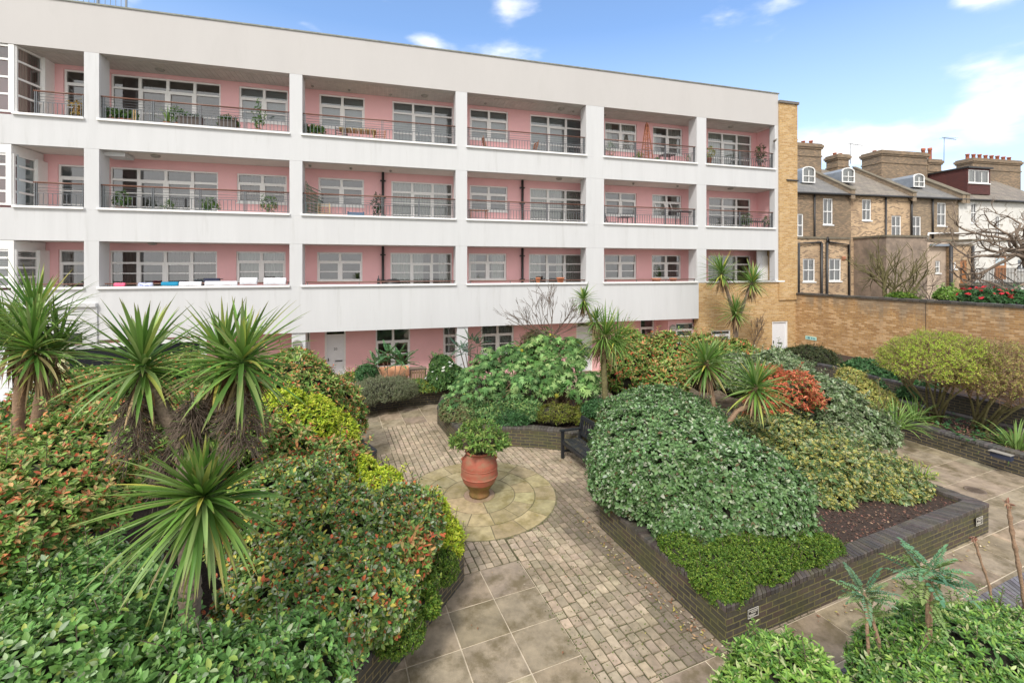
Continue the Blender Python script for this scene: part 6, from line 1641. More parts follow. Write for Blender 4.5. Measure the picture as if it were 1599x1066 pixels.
shrub('laurel', 'small dark evergreen beside door 20', 'shrub', [E(572, 588, 15.3, .42, .35, .42)], 700, 6, .07, .4, c_dark, group='shrubs at the foot of the pink wall', seed=54, tw=0)
shrub('low_perennials', 'patch of low yellow green plants on the curved bed before the wooden crate', 'plants', [E(652, 602, 14.8, .5, .3, .22), E(668, 606, 14.6, .5, .3, .18), E(550, 590, 15.3, .4, .25, .2)], 900, 6, .07, .3, lambda n, k: pal(n, [(.16, .26, .06), (.30, .32, .05), (.08, .18, .06)], None, .3), group='shrubs at the foot of the pink wall', seed=55, tw=0, corefac=.5)

# ---------------- near right bed
G5 = 'shrubs in the near right planter'
shrub('skimmia', 'bright green leafy bush at the bottom edge of the view', 'shrub', [E(1232, 1085, 3.75, .50, .42, .42), E(1190, 1110, 3.7, .4, .35, .34), E(1285, 1110, 3.7, .36, .36, .38)], 1500, 7, .062, .34, c_bright, group=G5, seed=61, tw=0, upb=.9)
shrub('cherry_laurel', 'wide green and cream leaved bush filling the bottom right corner', 'shrub', [E(1490, 1040, 4.15, .62, .5, .42), E(1590, 1050, 4.3, .6, .5, .40), E(1410, 1070, 4.0, .40, .45, .42), E(1560, 1000, 4.7, .6, .36, .34)], 3600, 7, .058, .36, lambda n, k: c_bright(n, k) if k < .4 else pal(n, [(.12, .25, .07), (.18, .33, .10), (.42, .46, .25)], [3, 3, .9], .25), group=G5, seed=62, tw=60, upb=.7)
T = 4.05
mahonia('two stemmed mahonia with a yellow bud, left of the taller one', (at(1365, 1100, T).x, T, .42), [[at(1362, 1100, T), at(1355, 1000, T), at(1350, 925, T)], [at(1385, 1080, T), at(1372, 1000, T), at(1354, 935, T)]], .24, 'mahonias in the near right planter', 13, [(.15, .28, .15), (.27, .37, .15), (.20, .32, .18)], .013)
mahonia('taller bluish green mahonia standing above the corner bush', (at(1440, 1120, T).x, T, .42), [[at(1437, 1120, T), at(1448, 1000, T), at(1448, 905, T)], [at(1453, 1120, T), at(1452, 1000, T), at(1455, 890, T)]], .30, 'mahonias in the near right planter', 16, [(.11, .25, .13), (.16, .31, .16), (.25, .36, .11)], .014)
def stick(label, pts, r):
    t = thing('pruned_stem', label, 'stem', tuple(pts[0]), 0, 'bare pruned stems')
    mb = MB(); Q = []
    P = [Vector(p) for p in pts]
    for i in range(len(P) - 1):
        for j in range(8): Q.append(P[i].lerp(P[i + 1], j / 8) + Vector((R.uniform(-1, 1), 0, 0)) * .003)
    Q.append(P[-1]); mb.tube(Q, [r * (1.3 if i % 4 == 0 else R.uniform(.8, 1.0)) for i in range(len(Q))], 7); mb.build('stem', M['tan'], t)
    lv = LV(); n = 16; top = np.array(P[-1]); D = nrmz(rng.normal(size=(n, 3)) + np.array([0, 0, -.6])); lv.leaves(np.repeat(top[None], n, 0), D, rng.normal(size=(n, 3)), .06, .018, pal(n, [(.26, .13, .09), (.36, .22, .15)], None, .2), .3, .4); lv.build('withered_leaves', M['dead'], t)
stick('bare knobbly stem topped with withered leaves, at the right edge of the view', [at(1607, 985, 4.9), at(1590, 880, 4.9), at(1580, 830, 4.9), at(1574, 785, 4.9)], .020)
stick('shorter bare curved stem rising behind the corner bush', [at(1555, 975, 4.8), at(1545, 915, 4.8), at(1528, 865, 4.8), at(1521, 838, 4.8)], .013)
# leaning mossy stem over the right path
bare_tree('bare_shrub', 'mossy bare stems leaning over the path below the strap leaved clumps', tuple(at(1352, 690, 11.2)), [(.8, .1, .55), (.5, .2, .9), (.1, 0, 1)], .8, .025, 2, 'leafless shrubs', 'mossbark', spread=.5)

# ---------------- beyond the boundary wall
bare_tree('bare_tree', 'big gnarled leafless tree beyond the boundary wall at the right edge', (at(1625, 430, 21.5).x, 21.5, 2.0), [(-.1, 0, 1)], 1.9, .19, 0, 'leafless trees beyond the wall', 'bark', 'tree', jit=.03)
tt_ = bpy.data.objects['bare_tree']; mb = MB(); b0 = Vector((at(1625, 430, 21.5).x, 21.5, 3.9))
for d, l_, r_ in (((-.9, -.1, .75), 2.0, .13), ((-.75, .2, .25), 1.9, .11), ((-.25, 0, 1), 2.2, .12), ((-1, -.3, .5), 1.7, .08), ((.6, 0, .8), 2.0, .12), ((-.6, -.3, .85), 1.8, .10)):
    branching(mb, b0 + V3((0, 0, R.uniform(-.6, .1))), Vector(d).normalized(), l_, r_, 5, .62, .08, 4, .011, (2, 3), .70, .2)
mb.build('branches', M['bark'], tt_)
bare_tree('bare_shrub', 'leafless many stemmed shrub behind the boundary wall in front of the rendered extension', (at(1392, 470, 21.5).x, 21.5, 2.2), [(-.3, 0, 1), (.1, 0, 1), (.35, .1, .9), (-.6, 0, .7), (.5, -.1, .8), (.8, 0, .6), (-.05, .2, 1)], 1.3, .06, 4, 'leafless trees beyond the wall', 'mossbark', spread=.42, up=.1)
bare_tree('bare_shrub', 'thin leafless twigs between the round shrub and the low rendered annex', (at(1445, 470, 22).x, 22, 2.2), [(-.5, 0, .8), (.2, 0, 1), (.5, .1, .7)], .9, .03, 4, 'leafless trees beyond the wall', 'twig', spread=.6)
Gb = 'garden plants beyond the boundary wall'
for lb, px, py, t_, rx, rz, cf, sd_ in (
    ('yellow green bush behind the boundary wall, before the wooden annex door', 1480, 462, 20.5, .6, .42, c_bright, 71),
    ('dull green low bush peeping over the boundary wall below the sash extension', 1405, 468, 20.5, .6, .35, c_lonic, 72),
    ('dark leafy bush at the far right behind the boundary wall', 1595, 468, 18.5, .8, .4, c_dark, 73)):
    shrub('garden_bush', lb, 'bush', [E(px, py, t_, rx, .5, rz), E(px + 16, py + 6, t_, rx * .7, .5, rz * .8)], 700, 6, .10, .42, cf, z0=2.3, zmin=2.3, group=Gb, seed=sd_, tw=0)
t = shrub('red_flowered_bush', 'bush with bright red flowers just over the boundary wall, below the metal railings', 'bush', [E(1550, 467, 18.8, .9, .5, .42), E(1520, 465, 19.2, .5, .4, .35)], 700, 6, .09, .42, c_dark, z0=2.3, zmin=2.3, group=Gb, seed=74, tw=0)
flowers(t, [E(1552, 465, 18.8, .95, .55, .45), E(1520, 463, 19.2, .5, .4, .4)], 60, .09, [(.60, .035, .05), (.70, .07, .09)], 75)
# climbing bare creeper on the brick end wall
mb = MB()
for s in (fu(1172), fu(1180)):
    branching(mb, FR.w(s, -.08, 0.1), Vector((0, 0, 1)), .9, .02, 5, .35, .25, 3, .006, (2, 3), .72)
mb.build('bare_climber', M['twig'], label='leafless climber on the brick end wall, left of the white door', cat='climber', group='leafless shrubs')
# ================================================================ URN, BENCHES, SMALL THINGS
URN = thing('terracotta_urn', 'large ribbed terracotta urn with mossy foot at the centre of the paved circle', 'urn', (CC.x, CC.y, .02))
b = MB()
body = [(.20, .0), (.205, .05), (.185, .09), (.20, .16), (.25, .26), (.315, .38), (.345, .48), (.352, .52), (.356, .54), (.352, .56), (.358, .66), (.352, .74), (.345, .76), (.352, .78), (.345, .86), (.325, .96), (.30, 1.03), (.265, 1.09), (.245, 1.115), (.25, 1.14), (.275, 1.15), (.285, 1.175), (.275, 1.195), (.235, 1.195), (.225, 1.15), (.26, 1.0)]
body = [(r, z * .74) for r, z in body]
low = [p for p in body if p[1] <= .29]; up = [p for p in body if p[1] >= .28]
b.lathe((CC.x, CC.y, .025), up, 40)
for z_, r_ in ((.405, .357), (.566, .351)): b.lathe((CC.x, CC.y, .025 + z_), [(r_ - .01, -.014), (r_ + .010, -.006), (r_ + .010, .006), (r_ - .01, .014)], 40)
b.build('urn_body', M['terra'], URN)
b = MB(); b.lathe((CC.x, CC.y, .025), [(.001, 0)] + low, 40); b.build('urn_foot', M['terramoss'], URN)
for s in (0, math.pi, ):
    a = s + .15; h = MB(); pts = []
    for q in np.linspace(0, math.pi, 9): rr = .285 + .055 * math.sin(q); pts.append((CC.x + rr * math.cos(a), CC.y + rr * math.sin(a), (.025 + .72) + .035 * math.cos(q)))
    h.tube(pts, .020, 8); h.build('urn_handle', M['terra'], URN)
b = MB(); b.lathe((CC.x, CC.y, .025), [(.25, .81), (.001, .83)], 24); b.build('compost', M['soil'], URN)
ub = (CC.x, CC.y, 1.0)
PL = thing('urn_shrub', 'spreading light green shrub growing out of the terracotta urn', 'shrub', (CC.x, CC.y, .85))
el = [((CC.x - .02, CC.y, 1.16), (.50, .5, .26)), ((CC.x - .28, CC.y, 1.10), (.32, .36, .18)), ((CC.x + .30, CC.y, 1.08), (.32, .36, .18))]
P, Nn = blob_points(el, 300, .7, .93, .25, 5, 91, -.6); lv = LV()
whorls(lv, P, Nn, 7, .085, .36, lambda n, k: pal(n, [(.13, .24, .045), (.20, .31, .07), (.26, .34, .08), (.08, .17, .03)], None, .25), spread=(40, 95), stem=.07, upb=.5)
lv.build('leaves', M['mleaf'], PL)
mb = MB()
for i in rng.choice(len(P), 90, replace=False):
    q = Vector(P[i]); s = Vector((CC.x + R.uniform(-.12, .12), CC.y + R.uniform(-.12, .12), .83)); mb.tube([s, s.lerp(q, .5) + V3((0, 0, .07)), q], [.009, .006, .003], 5, cap=False)
mb.build('stems', M['twig'], PL)

def bench(name, label, origin, ang, length, group, depth=.5, mat1='black', mat2='benchtop', seat_h=.43):
    """local x along the length, +y towards the back"""
    fr = Frame((0, 0), 0); t = thing(name, label, 'bench', (origin[0], origin[1], 0.012), ang, group)
    def P_(mb, nm, mt): return mb.build(nm, mt, t, local=True, bevel=.004)
    for k in range(5):
        m = MB(); y = .03 + k * .092; m.box(.03, length - .03, y, y + .075, seat_h - .02, seat_h + .005); P_(m, 'seat_slat', M[mat2])
    m = MB(); m.box(.02, length - .02, .0, .03, seat_h - .09, seat_h - .022); m.box(.02, length - .02, .44, .47, seat_h - .09, seat_h - .022); 
    for x in (.02, length - .09): m.box(x, x + .07, .03, .44, seat_h - .09, seat_h - .022)
    P_(m, 'seat_frame', M[mat1])
    for x in (0, length - .065):
        m = MB(); m.box(x, x + .065, -.01, .055, 0, .63); P_(m, 'leg', M[mat1])
        m = MB(); m.obox((x + .0325, .49, .47), ((1, 0, 0), (0, 1, 0), (0, .16, 1)), (.0325, .032, .47)); P_(m, 'leg', M[mat1])
        m = MB(); m.box(x - .01, x + .075, -.04, .50, .632, .665); P_(m, 'armrest', M[mat1])
        m = MB(); m.box(x + .012, x + .052, .06, .45, .14, .19); P_(m, 'stretcher', M[mat1])
    m = MB(); m.obox((length / 2, .555, .90), ((1, 0, 0), (0, 1, 0), (0, .16, 1)), (length / 2 - .03, .018, .045)); m.obox((length / 2, .505, .53), ((1, 0, 0), (0, 1, 0), (0, .16, 1)), (length / 2 - .03, .016, .03))
    P_(m, 'back_rail', M[mat1])
    n = int(length / .1)
    m = MB()
    for k in range(n): x = .1 + (length - .2) * k / (n - 1); m.obox((x, .528, .70), ((1, 0, 0), (0, 1, 0), (0, .16, 1)), (.022, .009, .17))
    P_(m, 'back_slats', M[mat1])
    return t
bo = Vector((1.70, 9.02, 0))
# bench faces the circle (towards -x side); back to the right
bench('garden_bench', 'black slatted garden bench half hidden by the big mound, facing the urn', (1.16, 10.60), math.atan2(9.06 - 10.60, 1.76 - 1.16), 1.62, 'garden benches')
# second bench far behind
bench('garden_bench', 'small weathered grey bench glimpsed under the red tipped hedge', (at(1020, 618, 13.9).x, 13.4), math.pi + .2, 1.5, 'garden benches', mat1='bark', mat2='bark')
# the bench's local +y must be its back: rotate so that back faces away from the urn
bpy.data.objects['garden_bench'].rotation_euler[2] = math.atan2(9.06 - 10.60, 1.76 - 1.16)

# boundary lamp on the right bed wall and cable box
def wall_light(label, px, py, t, w_=.16):
    p = at(px, py, t); a = math.atan2(-2.04, .8); fr = Frame((p.x, p.y), a)
    th = thing('bulkhead_light', label, 'light fitting', (p.x, p.y, p.z - .06), 0, 'light fittings on the bed wall')
    m = MB(fr); m.prism([(-w_ / 2, 0), (w_ / 2, 0), (w_ / 2, -.14), (-w_ / 2, -.10)][::-1], p.z - .06, p.z + .05); m.build('housing', mat('navy_housing', (.03, .04, .075), .3), th)
    m = MB(fr); m.box(-w_ / 2 - .01, w_ / 2 + .01, -.15, .01, p.z + .053, p.z + .065); m.build('lid', M['lamp'], th)
wall_light('small navy box light fixed to the right bed wall', 1393, 677, 11.85)
wall_light('flat grey fitting on the right bed wall under the strap leaves', 1566, 710, 9.78, .34)

# garden furniture at the pink wall
gx0 = at(588, 590, 15.35); gx1 = at(637, 590, 15.35)
GBX = thing('garden_box', 'orange brown wooden garden storage box against the pink wall', 'storage box', (float((gx0.x + gx1.x) / 2), 15.6, 0))
fr = Frame((gx0.x, gx0.y), FANG); L_ = gx1.x - gx0.x
peach = mat('peach_stained_wood', (.52, .25, .13), .7, noise=.25, nscale=5, stain=(.30, .15, .09), stain_scale=3, stain_amt=.5)
m = MB(fr)
for k in range(4): m.box(.02, L_ - .02, 0, .45, .02 + k * .175, .02 + k * .175 + .168)
m.build('box_body', peach, GBX)
m = MB(fr); m.add([(-.02, -.03, .73), (L_ + .02, -.03, .73), (L_ + .02, .48, .97), (-.02, .48, .97), (-.02, -.03, .76), (L_ + .02, -.03, .76), (L_ + .02, .48, 1.0), (-.02, .48, 1.0)], [(4, 5, 6, 7), (0, 1, 5, 4), (1, 2, 6, 5), (3, 0, 4, 7), (0, 3, 2, 1)]); m.build('box_lid', peach, GBX)
m = MB(fr); m.box(-.0, L_, .40, .47, .7, .96); m.build('back_board', peach, GBX)
cx0 = at(640, 590, 15.6); fr = Frame((cx0.x, cx0.y), FANG)
CR = thing('slatted_crate', 'upright slatted wooden crate right of the storage box', 'crate', (cx0.x + .25, 15.7, 0))
m = MB(fr)
for k in range(6): m.box(.03 + k * .085, .03 + k * .085 + .07, 0, .018, .25, .92)
m.build('slats', mat('raw_slat', (.50, .32, .19), .8, noise=.3), CR)
m = MB(fr); m.box(0, .56, .02, .05, .3, .36); m.box(0, .56, .02, .05, .8, .86); m.box(0, .04, .02, .4, .25, .92); m.box(.52, .56, .02, .4, .25, .92); m.box(-.02, .58, .0, .42, .925, .96); m.build('crate_frame', M['bark'], CR)
def chair(name, label, fr, u, v, z, rot, group, col=(.30, .15, .08), folding=True, s=1.0, m_=None):
    o = fr.w(u, v, z); t = thing(name, label, 'chair', tuple(o), fr.ang + rot, group); mt = m_ or mat('chair_' + name, col, .6, noise=.25)
    W = .42 * s
    for x in (-W / 2, W / 2 - .03):
        a = MB(); a.bar((x, -.20 * s, 0), (x, .16 * s, .44 * s), .03); a.build('leg', mt, t, local=True)
        a = MB(); a.bar((x, .22 * s, 0), (x, .20 * s, .42 * s), .03); a.build('leg', mt, t, local=True)
        a = MB(); a.bar((x, .16 * s, .42 * s), (x, .30 * s, .90 * s), .03); a.build('back_post', mt, t, local=True)
    a = MB()
    for k in range(5): a.box(-W / 2, W / 2 - .03 + .03, (-.2 + k * .085) * s, (-.2 + k * .085 + .065) * s, .43 * s, .45 * s)
    a.build('seat', mt, t, local=True)
    a = MB()
    for k in range(4): a.bar((-W / 2, (.20 + k * .028) * s, (.55 + k * .095) * s), (W / 2, (.20 + k * .028) * s, (.55 + k * .095) * s), .06 * s, .015)
    a.build('backrest', mt, t, local=True); return t
def table(name, label, fr, u, v, z, w_, d_, h_, col, group, slat=True, m_=None):
    o = fr.w(u, v, z); t = thing(name, label, 'table', tuple(o), fr.ang, group); mt = m_ or mat('table_' + name, col, .6, noise=.25)
    a = MB(); n = 6
    for k in range(n): a.box(-w_ / 2 + k * w_ / n, -w_ / 2 + (k + .88) * w_ / n, -d_ / 2, d_ / 2, h_ - .025, h_)
    a.build('tabletop', mt, t, local=True)
    for x in (-1, 1):
        for y in (-1, 1): a = MB(); a.bar((x * w_ * .42, y * d_ * .42, 0), (x * w_ * .40, y * d_ * .40, h_ - .026), .03); a.build('leg', mt, t, local=True)
    return t
gB = 'balcony furniture'
Z3 = ZF[3] + .004; Z2 = ZF[2] + .004; Z1 = ZF[1] + .004
teak = mat('teak', (.33, .15, .075), .6, noise=.3); iron = mat('wrought_iron', (.05, .045, .045), .5)
chair('folding_chair', 'left brown folding chair on the top middle balcony, third bay from the brick pillar', FR, fu(765, .55), .55, Z3, 1.5, gB, m_=teak)
table('side_table', 'low brown slatted table between two folding chairs on the top balcony', FR, fu(791, .55), .55, Z3, .6, .5, .42, None, gB, m_=teak)
chair('folding_chair', 'right brown folding chair on the top middle balcony, nearer the balcony door', FR, fu(828, .55), .55, Z3, -1.5, gB, m_=teak)
table('picnic_table', 'cluttered yellowish slatted table on the top balcony with the metal post', FR, fu(560, .5), .5, Z3, 1.3, .6, .74, None, gB, m_=mat('yellow_wood', (.42, .30, .12), .6, noise=.3))
chair('garden_chair', 'dark slatted chair at the left end of the cluttered table', FR, fu(536, .5), .5, Z3, .3, gB, m_=iron)
chair('garden_chair', 'brown slatted chair at the right end of the cluttered table', FR, fu(590, .5), .5, Z3, -.3, gB, m_=teak)
chair('garden_chair', 'dark curved chair at the left of the second floor balcony, fourth bay', FR, fu(953, .5), .5, Z2, 1.3, gB, m_=iron)
table('round_side_table', 'dark low table left on the second floor balcony beside an iron chair', FR, fu(976, .5), .5, Z2, .55, .5, .72, None, gB, m_=iron)
table('workbench', 'tall dark shelf table at the right of the second floor balcony, fourth bay', FR, fu(1070, .5), .5, Z2, .9, .4, 1.05, None, gB, m_=iron)
table('bistro_table', 'dark bistro table on the top balcony beside the trellis obelisk', FR, fu(1042, .5), .5, Z3, .6, .5, .74, None, gB, m_=iron)
chair('garden_chair', 'dark chair on the top end balcony beside the corner plant', FR, fu(1195, .5), .5, Z3, .5, gB, m_=iron)
table('plant_table', 'long dark table on the second floor end balcony', FR, fu(1175, .5), .5, Z2, 1.2, .5, .72, None, gB, m_=iron)
table('plank_table', 'narrow plank table on the second floor middle balcony, left of the downpipe', FR, fu(747, .45), .45, Z2, .8, .35, .78, None, gB, m_=teak)
chair('garden_chair', 'pale slatted chair low on the second floor balcony beside the green screen', FR, fu(507, .5), .5, Z2, .2, gB, m_=mat('pale_wood', (.5, .38, .2), .6, noise=.2))
# blue crate
t = thing('blue_crate', 'blue plastic crate on the second floor balcony left of the downpipe', 'crate', tuple(FR.w(fu(556, .4), .4, Z2 + .28)))
m = MB(FR); u = fu(556, .4); m.box(u - .28, u + .28, .25, .6, Z2 + .28, Z2 + .31)
for k in range(3): 
    m.box(u - .28, u + .28, .25, .265, Z2 + .33 + k * .07, Z2 + .38 + k * .07)
for q in (u - .28, u + .25): m.box(q, q + .03, .24, .6, Z2 + .31, Z2 + .55)
m.build('crate_body', mat('blue_plastic', (.04, .13, .24), .5), t)
m = MB(FR); m.box(u - .25, u + .25, .28, .57, Z2, Z2 + .278); m.build('stand', M['bark'], t)
# wicker green screen
t = thing('green_screen', 'dark green lattice screen at the left end of the second floor balcony', 'screen', tuple(FR.w(fu(477, .3), .3, Z2)))
m = MB(FR); u = fu(478, .3)
for k in range(12): m.box(u + k * .035, u + k * .035 + .022, .2 + k * .06, .22 + k * .06, Z2, Z2 + 1.55 - k * .05)
for k in range(12): m.bar((u, .2, Z2 + .1 + k * .12), (u + .4, .9, Z2 + .1 + k * .11), .02)
m.build('lattice', mat('green_lattice', (.04, .13, .07), .6), t)
# trellis obelisk
t = thing('trellis_obelisk', 'reddish wooden pyramid trellis on the top balcony between the two windows', 'trellis', tuple(FR.w(fu(1010, .45), .45, Z3)))
m = MB(FR); u = fu(1010, .45); tp = (u, .45, Z3 + 2.05)
for sx in (-1, 1):
    for sy in (-1, 1): m.bar((u + sx * .25, .45 + sy * .2, Z3), (u + sx * .04, .45 + sy * .04, Z3 + 1.95), .035)
for k in range(8):
    z = .25 + k * .22; w_ = .25 - .21 * z / 1.95; d__ = .2 - .16 * z / 1.95
    m.box(u - w_, u + w_, .45 - d__ - .02, .45 - d__, Z3 + z, Z3 + z + .03); m.box(u - w_, u + w_, .45 + d__, .45 + d__ + .02, Z3 + z, Z3 + z + .03)
m.box(u - .05, u + .05, .40, .50, Z3 + 1.95, Z3 + 2.0); m.tube([(u, .45, Z3 + 2.0), (u, .45, Z3 + 2.1)], [.04, .01], 8)
m.build('lattice', mat('cedar', (.32, .11, .05), .6, noise=.2), t)
# balcony plants: pots with plants
def pot_plant(label, px, k, h=.4, r=.14, col='leaf', cols=None, v=.5, n=60, ll=.08, z=None, potcol=(.35, .14, .08), tall=False, W_=.4, kind='whorl'):
    u = fu(px, v); base = FR.w(u, v, (z if z is not None else ZF[k]) + .004); t = thing('potted_plant', label, 'potted plant', tuple(base), 0, 'potted plants on the balconies')
    m = MB(); ph = .26; m.lathe(tuple(base), [(.001, 0), (r * .7, 0), (r, ph), (r * 1.1, ph), (r * 1.1, ph + .03), (r * .9, ph + .03), (r * .9, ph - .02), (.001, ph - .02)], 14); m.build('pot', mat('pot', potcol, .8, noise=.15), t)
    if z is not None and z > ZF[k] + .06: m = MB(FR); m.box(u - r, u + r, v - r, v + r, ZF[k] + .002, z + .003); m.build('plant_stand', M['bark'], t)
    c = (base.x, base.y, base.z + ph + h * .55); lv = LV()
    if kind == 'strap':
        nn = 30; an = rng.uniform(0, 6.28, nn); pol = np.radians(rng.uniform(5, 60, nn)); D = np.stack([np.cos(an) * np.sin(pol), np.sin(an) * np.sin(pol), np.cos(pol)], 1)
        lv.straps(np.tile([base.x, base.y, base.z + ph], (nn, 1)), D, h * rng.uniform(.8, 1.2, nn), .03, pal(nn, cols or gz, None, .2), droop=.6)
    else:
        P, Nn = blob_points([(c, (h * .55 if not tall else h * .25, h * .45 if not tall else h * .25, h * .6))], n, .6, None, .25, 6, int(px), -.8)
        whorls(lv, P, Nn, 5, ll, W_, lambda n, k: pal(n, cols or [(.08, .18, .04), (.16, .26, .06), (.05, .12, .03)], None, .3))
        s = MB(); s.tube([Vector((base.x, base.y, base.z + ph - .02)), Vector(c)], [.02, .01], 5); s.build('stem', M['twig'], t)
    lv.build('leaves', M['mleaf'], t); return t
# (top floor)
pot_plant('orange leaved bushy plant in the leftmost top balcony', 124, 3, .5, .16, cols=[(.42, .25, .05), (.30, .25, .06)], z=ZF[3] + 0.20)
for px, lb, h_, kd in ((176, 'low trailing plant at the left end of the long top balcony', .35, 'whorl'), (192, 'small mossy looking plant second from the left on the long top balcony', .3, 'whorl'), (205, 'low green plant beside the wooden stakes on the top balcony', .3, 'whorl'), (262, 'spiky strap leaved plant in the middle of the long top balcony', .55, 'strap'), (280, 'bushy plant just left of the dark trough planters', .5, 'whorl'), (352, 'curly dark plant right of the first trough on the long top balcony', .42, 'whorl'), (405, 'tall slim climbing plant near the right window of the long top balcony', .85, 'whorl'), (368, 'low creeping plant between trough and slim climber', .25, 'whorl')):
    pot_plant(lb, px, 3, h_, .13, z=ZF[3] + 0.20, kind=kd, tall=(px == 405), v=.38)
for px, lb in ((478, 'small green plant at the left end of the table balcony, top floor'), (489, 'second small plant from the left end of the table balcony'), (500, 'dark little plant left of the yellowish table')):
    pot_plant(lb, px, 3, .28, .1, z=ZF[3] + 0.17, v=.3)
pot_plant('yellow green bush left of the trellis obelisk', 998, 3, .45, .15, z=ZF[3] + 0.00, cols=[(.22, .26, .06), (.14, .2, .05)])
pot_plant('small bush right of the trellis obelisk', 1024, 3, .3, .12, z=ZF[3] + 0.00)
pot_plant('spidery dark plant at the far left of the trellis balcony', 952, 3, .55, .12, z=ZF[3] + 0.25, W_=.15, n=40)
pot_plant('small tree like plant at the right end of the trellis balcony', 1080, 3, .5, .12, z=ZF[3] + 0.15, W_=.2, n=40)
pot_plant('yellowing plant at the left end of the top end balcony', 1107, 3, .5, .14, z=ZF[3] + 0.45, cols=[(.32, .3, .06), (.2, .24, .05)])
pot_plant('tall leafy climber in the right corner of the top end balcony', 1188, 3, 1.0, .16, z=ZF[3] + 0.25, tall=True, cols=[(.10, .06, .05), (.08, .14, .04)], n=90)
pot_plant('bushy green plant on the long second floor balcony, near its left door', 190, 2, .5, .16, z=ZF[2] + 0.20)
pot_plant('dark round bush before the right panel of the long second floor balcony doors', 330, 2, .5, .15, z=ZF[2] + 0.10)
pot_plant('small tree like plant before the window of the long second floor balcony', 420, 2, .55, .13, z=ZF[2] + 0.15)
pot_plant('thin plant in the middle of the long second floor balcony', 262, 2, .4, .1, z=ZF[2] + 0.05, W_=.2)
pot_plant('dark evergreen by the downpipe on the second floor', 590, 2, .9, .14, z=ZF[2] + 0.00, tall=True, cols=[(.03, .06, .03)], n=90)
pot_plant('green bush left of the long dark table on the second floor end balcony', 1165, 2, .5, .15, z=ZF[2] + 0.20)
pot_plant('leafy plant in the right corner of the second floor end balcony', 1200, 2, .6, .15, z=ZF[2] + 0.10)
for px, lb in ((298, 'left dark trough planter on the long top balcony'), (356, 'right dark trough planter on the long top balcony')):
    t = thing('trough_planter', lb, 'planter', tuple(FR.w(fu(px, .25), .25, ZF[3] + .40)), 0, 'trough planters'); u = fu(px, .25); w_ = .34 if px == 298 else .26
    m = MB(FR); m.box(u - w_, u + w_, .17, .37, ZF[3] + .44, ZF[3] + .66); m.box(u - w_ - .02, u + w_ + .02, .15, .39, ZF[3] + .66, ZF[3] + .69)
    for q in (u - w_ + .05, u + w_ - .05): m.box(q - .02, q + .02, .19, .35, ZF[3] + .004, ZF[3] + .44)
    m.build('trough', mat('dark_trough', (.09, .07, .06), .7), t)
    lv = LV(); P = np.array([FR.w(u + R.uniform(-w_, w_), .27, ZF[3] + .72 + R.uniform(0, .1)) for _ in range(30)]); whorls(lv, P, np.tile([0, 0, 1.], (30, 1)), 5, .08, .3, c_dark); lv.build('leaves', M['mleaf'], t)
# wooden stakes
t = thing('wooden_stake', 'two thin pale wooden stakes leaning inside the railing of the long top balcony', 'stake', tuple(FR.w(fu(210), .2, ZF[3])))
for px in (208.5, 211.5):
    m = MB(FR); m.bar((fu(px, .24), .24, ZF[3]), (fu(px, .24), .24, ZF[3] + .8), .02); m.build('stake', mat('pale_stake', (.55, .38, .2), .7), t)
# terracotta pots on the first-floor sill
for px, lb, w_ in ((840, 'small round terracotta pot on the first floor sill', .09), (875, 'larger square terracotta pot on the first floor sill', .15), (1033, 'shallow brown bowl on the first floor balcony, right window', .2), (1060, 'second shallow brown bowl beside the first', .15)):
    z = ZS[1] + .072 if px < 900 else ZS[1] + .0; u = fu(px, .05); t = thing('terracotta_pot', lb, 'pot', tuple(FR.w(u, .05, z)), 0, 'pots on the first floor sills')
    m = MB(FR); v_ = .04 if px < 900 else .45
    m.lathe((u, v_, z), [(.001, 0), (w_ * .7, 0), (w_, .16), (w_ * 1.1, .165), (w_ * 1.1, .20), (w_ * .85, .20), (w_ * .8, .12), (.001, .12)], 16); m.build('pot_body', mat('pot_orange', (.55, .20, .10), .8, noise=.1), t)
    if px > 900: m = MB(FR); m.box(u - .1, u + .1, .35, .55, ZF[1] + .004, z - .002); m.build('stand', teak, t)
# laundry on the first floor handrail
lcol = {'pink': (.75, .12, .22), 'blue_pat': (.50, .53, .70), 'blue': (.01, .22, .38), 'white': (.72, .72, .76)}
def laundry(label, x0, x1, key, drop=.14, z_up=.0):
    u0, u1 = fu(x0, .1), fu(x1, .1); zt = ZS[1] + .07 + .115 + z_up; m = MB(FR); n = max(4, int((u1 - u0) / .06)); rows = []
    prof = [(.15, -drop * .8), (.135, -.03), (.11, 0), (.085, -.03), (.075, -drop * .5), (.065, -drop)]
    vs = []
    for i in range(n + 1):
        q = u0 + (u1 - u0) * i / n; w_ = math.sin(i * 1.9 + x0) * .008
        for (v_, dz) in prof: vs.append((q, v_ + w_, zt + dz + (math.sin(i * .8 + x0) * .008 if dz == -drop else 0)))
    k = len(prof); fs = [(i * k + j, (i + 1) * k + j, (i + 1) * k + j + 1, i * k + j + 1) for i in range(n) for j in range(k - 1)]
    m.add(vs, fs, smooth=True)
    mt = mat('cloth_' + key, lcol[key], .9, noise=.06) if key != 'blue_pat' else mat('cloth_' + key, lcol[key], .9, stain=(.10, .13, .35), stain_scale=14, stain_amt=.8, stain_lo=.52, stain_hi=.56)
    o = m.build('laundry', mt, label=label, cat='laundry', group='washing on the first floor handrail')
    o.modifiers.new('s', 'SOLIDIFY').thickness = .006
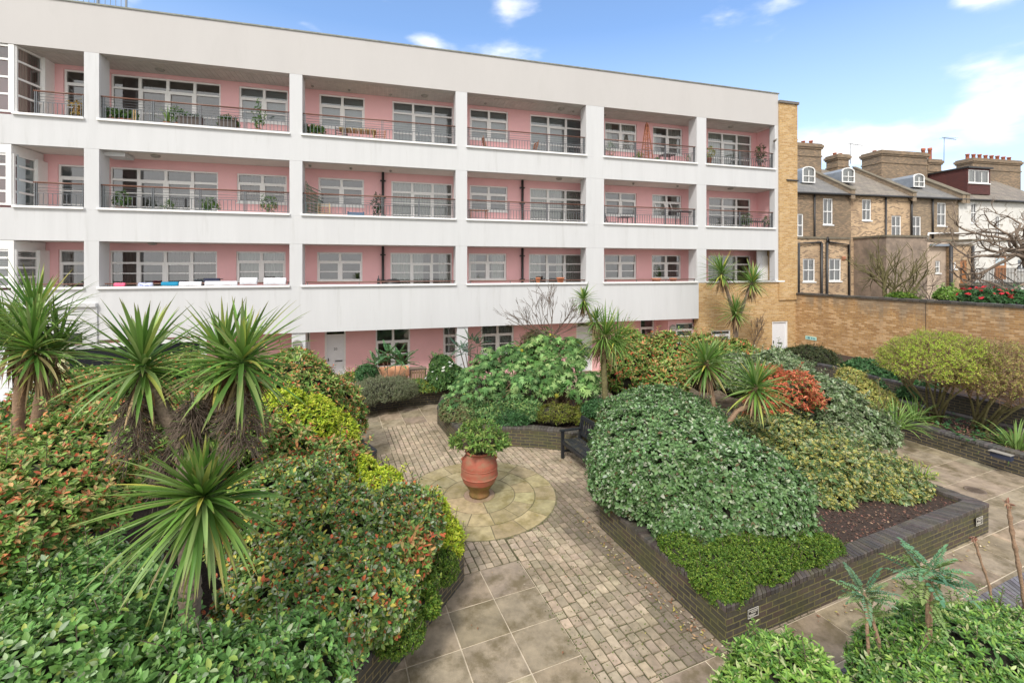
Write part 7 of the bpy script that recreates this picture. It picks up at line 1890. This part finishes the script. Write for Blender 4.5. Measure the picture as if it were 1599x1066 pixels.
laundry('pink cloth hanging over the first floor handrail', 178, 196, 'pink', .10)
laundry('blue patterned white cloth between the pink and the blue ones', 216, 239, 'blue_pat', .12)
laundry('bright blue towel over the first floor handrail', 252, 279, 'blue', .12, .02)
laundry('long white sheet right next to the blue towel', 280, 315, 'white', .12, .02)
laundry('longer white sheet in the middle of the washing line of cloths', 320, 371, 'white', .13, .03)
laundry('raised white towel before the first floor window, left one', 375, 402, 'white', .22, .14)
laundry('raised white towel at the right end of the washing', 412, 447, 'white', .22, .13)
t = thing('drying_rack', 'dark folding drying rack sticking up behind the white sheets', 'drying rack', tuple(FR.w(fu(340, .5), .5, ZF[1])))
m = MB(FR); z = ZS[1] + .27
m.box(fu(312, .5), fu(346, .5), .3, .32, z, z + .02); m.box(fu(312, .5), fu(346, .5), .6, .62, z, z + .02)
for q in (312, 322, 335, 346): m.box(fu(q, .5) - .01, fu(q, .5) + .01, .3, .62, z + .002, z + .018)
for q in (316, 342): m.bar((fu(q, .5), .35, ZF[1]), (fu(q, .5), .6, z), .02); 
m.build('rack_frame', M['pipe'], t)
m = MB(FR); m.box(fu(322, .5), fu(346, .5), .28, .34, z - .10, z + .045); m.build('dark_garment', mat('navy_cloth', (.03, .035, .07), .9), t)
# barbecue on the first floor
t = thing('covered_barbecue', 'black covered barbecue behind the first floor parapet, right of the downpipe', 'barbecue', tuple(FR.w(fu(612, .6), .6, ZF[1])))
m = MB(FR); u = fu(612, .6); m.lathe((u, .6, ZS[1] - .15), [(.001, 0), (.3, 0), (.32, .2), (.28, .33), (.12, .38), (.001, .385)], 18); m.box(u - .2, u + .2, .45, .75, ZF[1] + .004, ZS[1] - .152); m.build('cover', M['black'], t)
t = thing('wine_bottle', 'dark bottle standing beside the barbecue', 'bottle', tuple(FR.w(fu(591, .2), .2, ZS[1] + .07)))
m = MB(FR); m.lathe((fu(591, .2), .2, ZS[1] + .07), [(.001, 0), (.05, 0), (.05, .16), (.018, .22), (.018, .30), (.001, .30)], 12); m.build('bottle_body', M['black'], t)
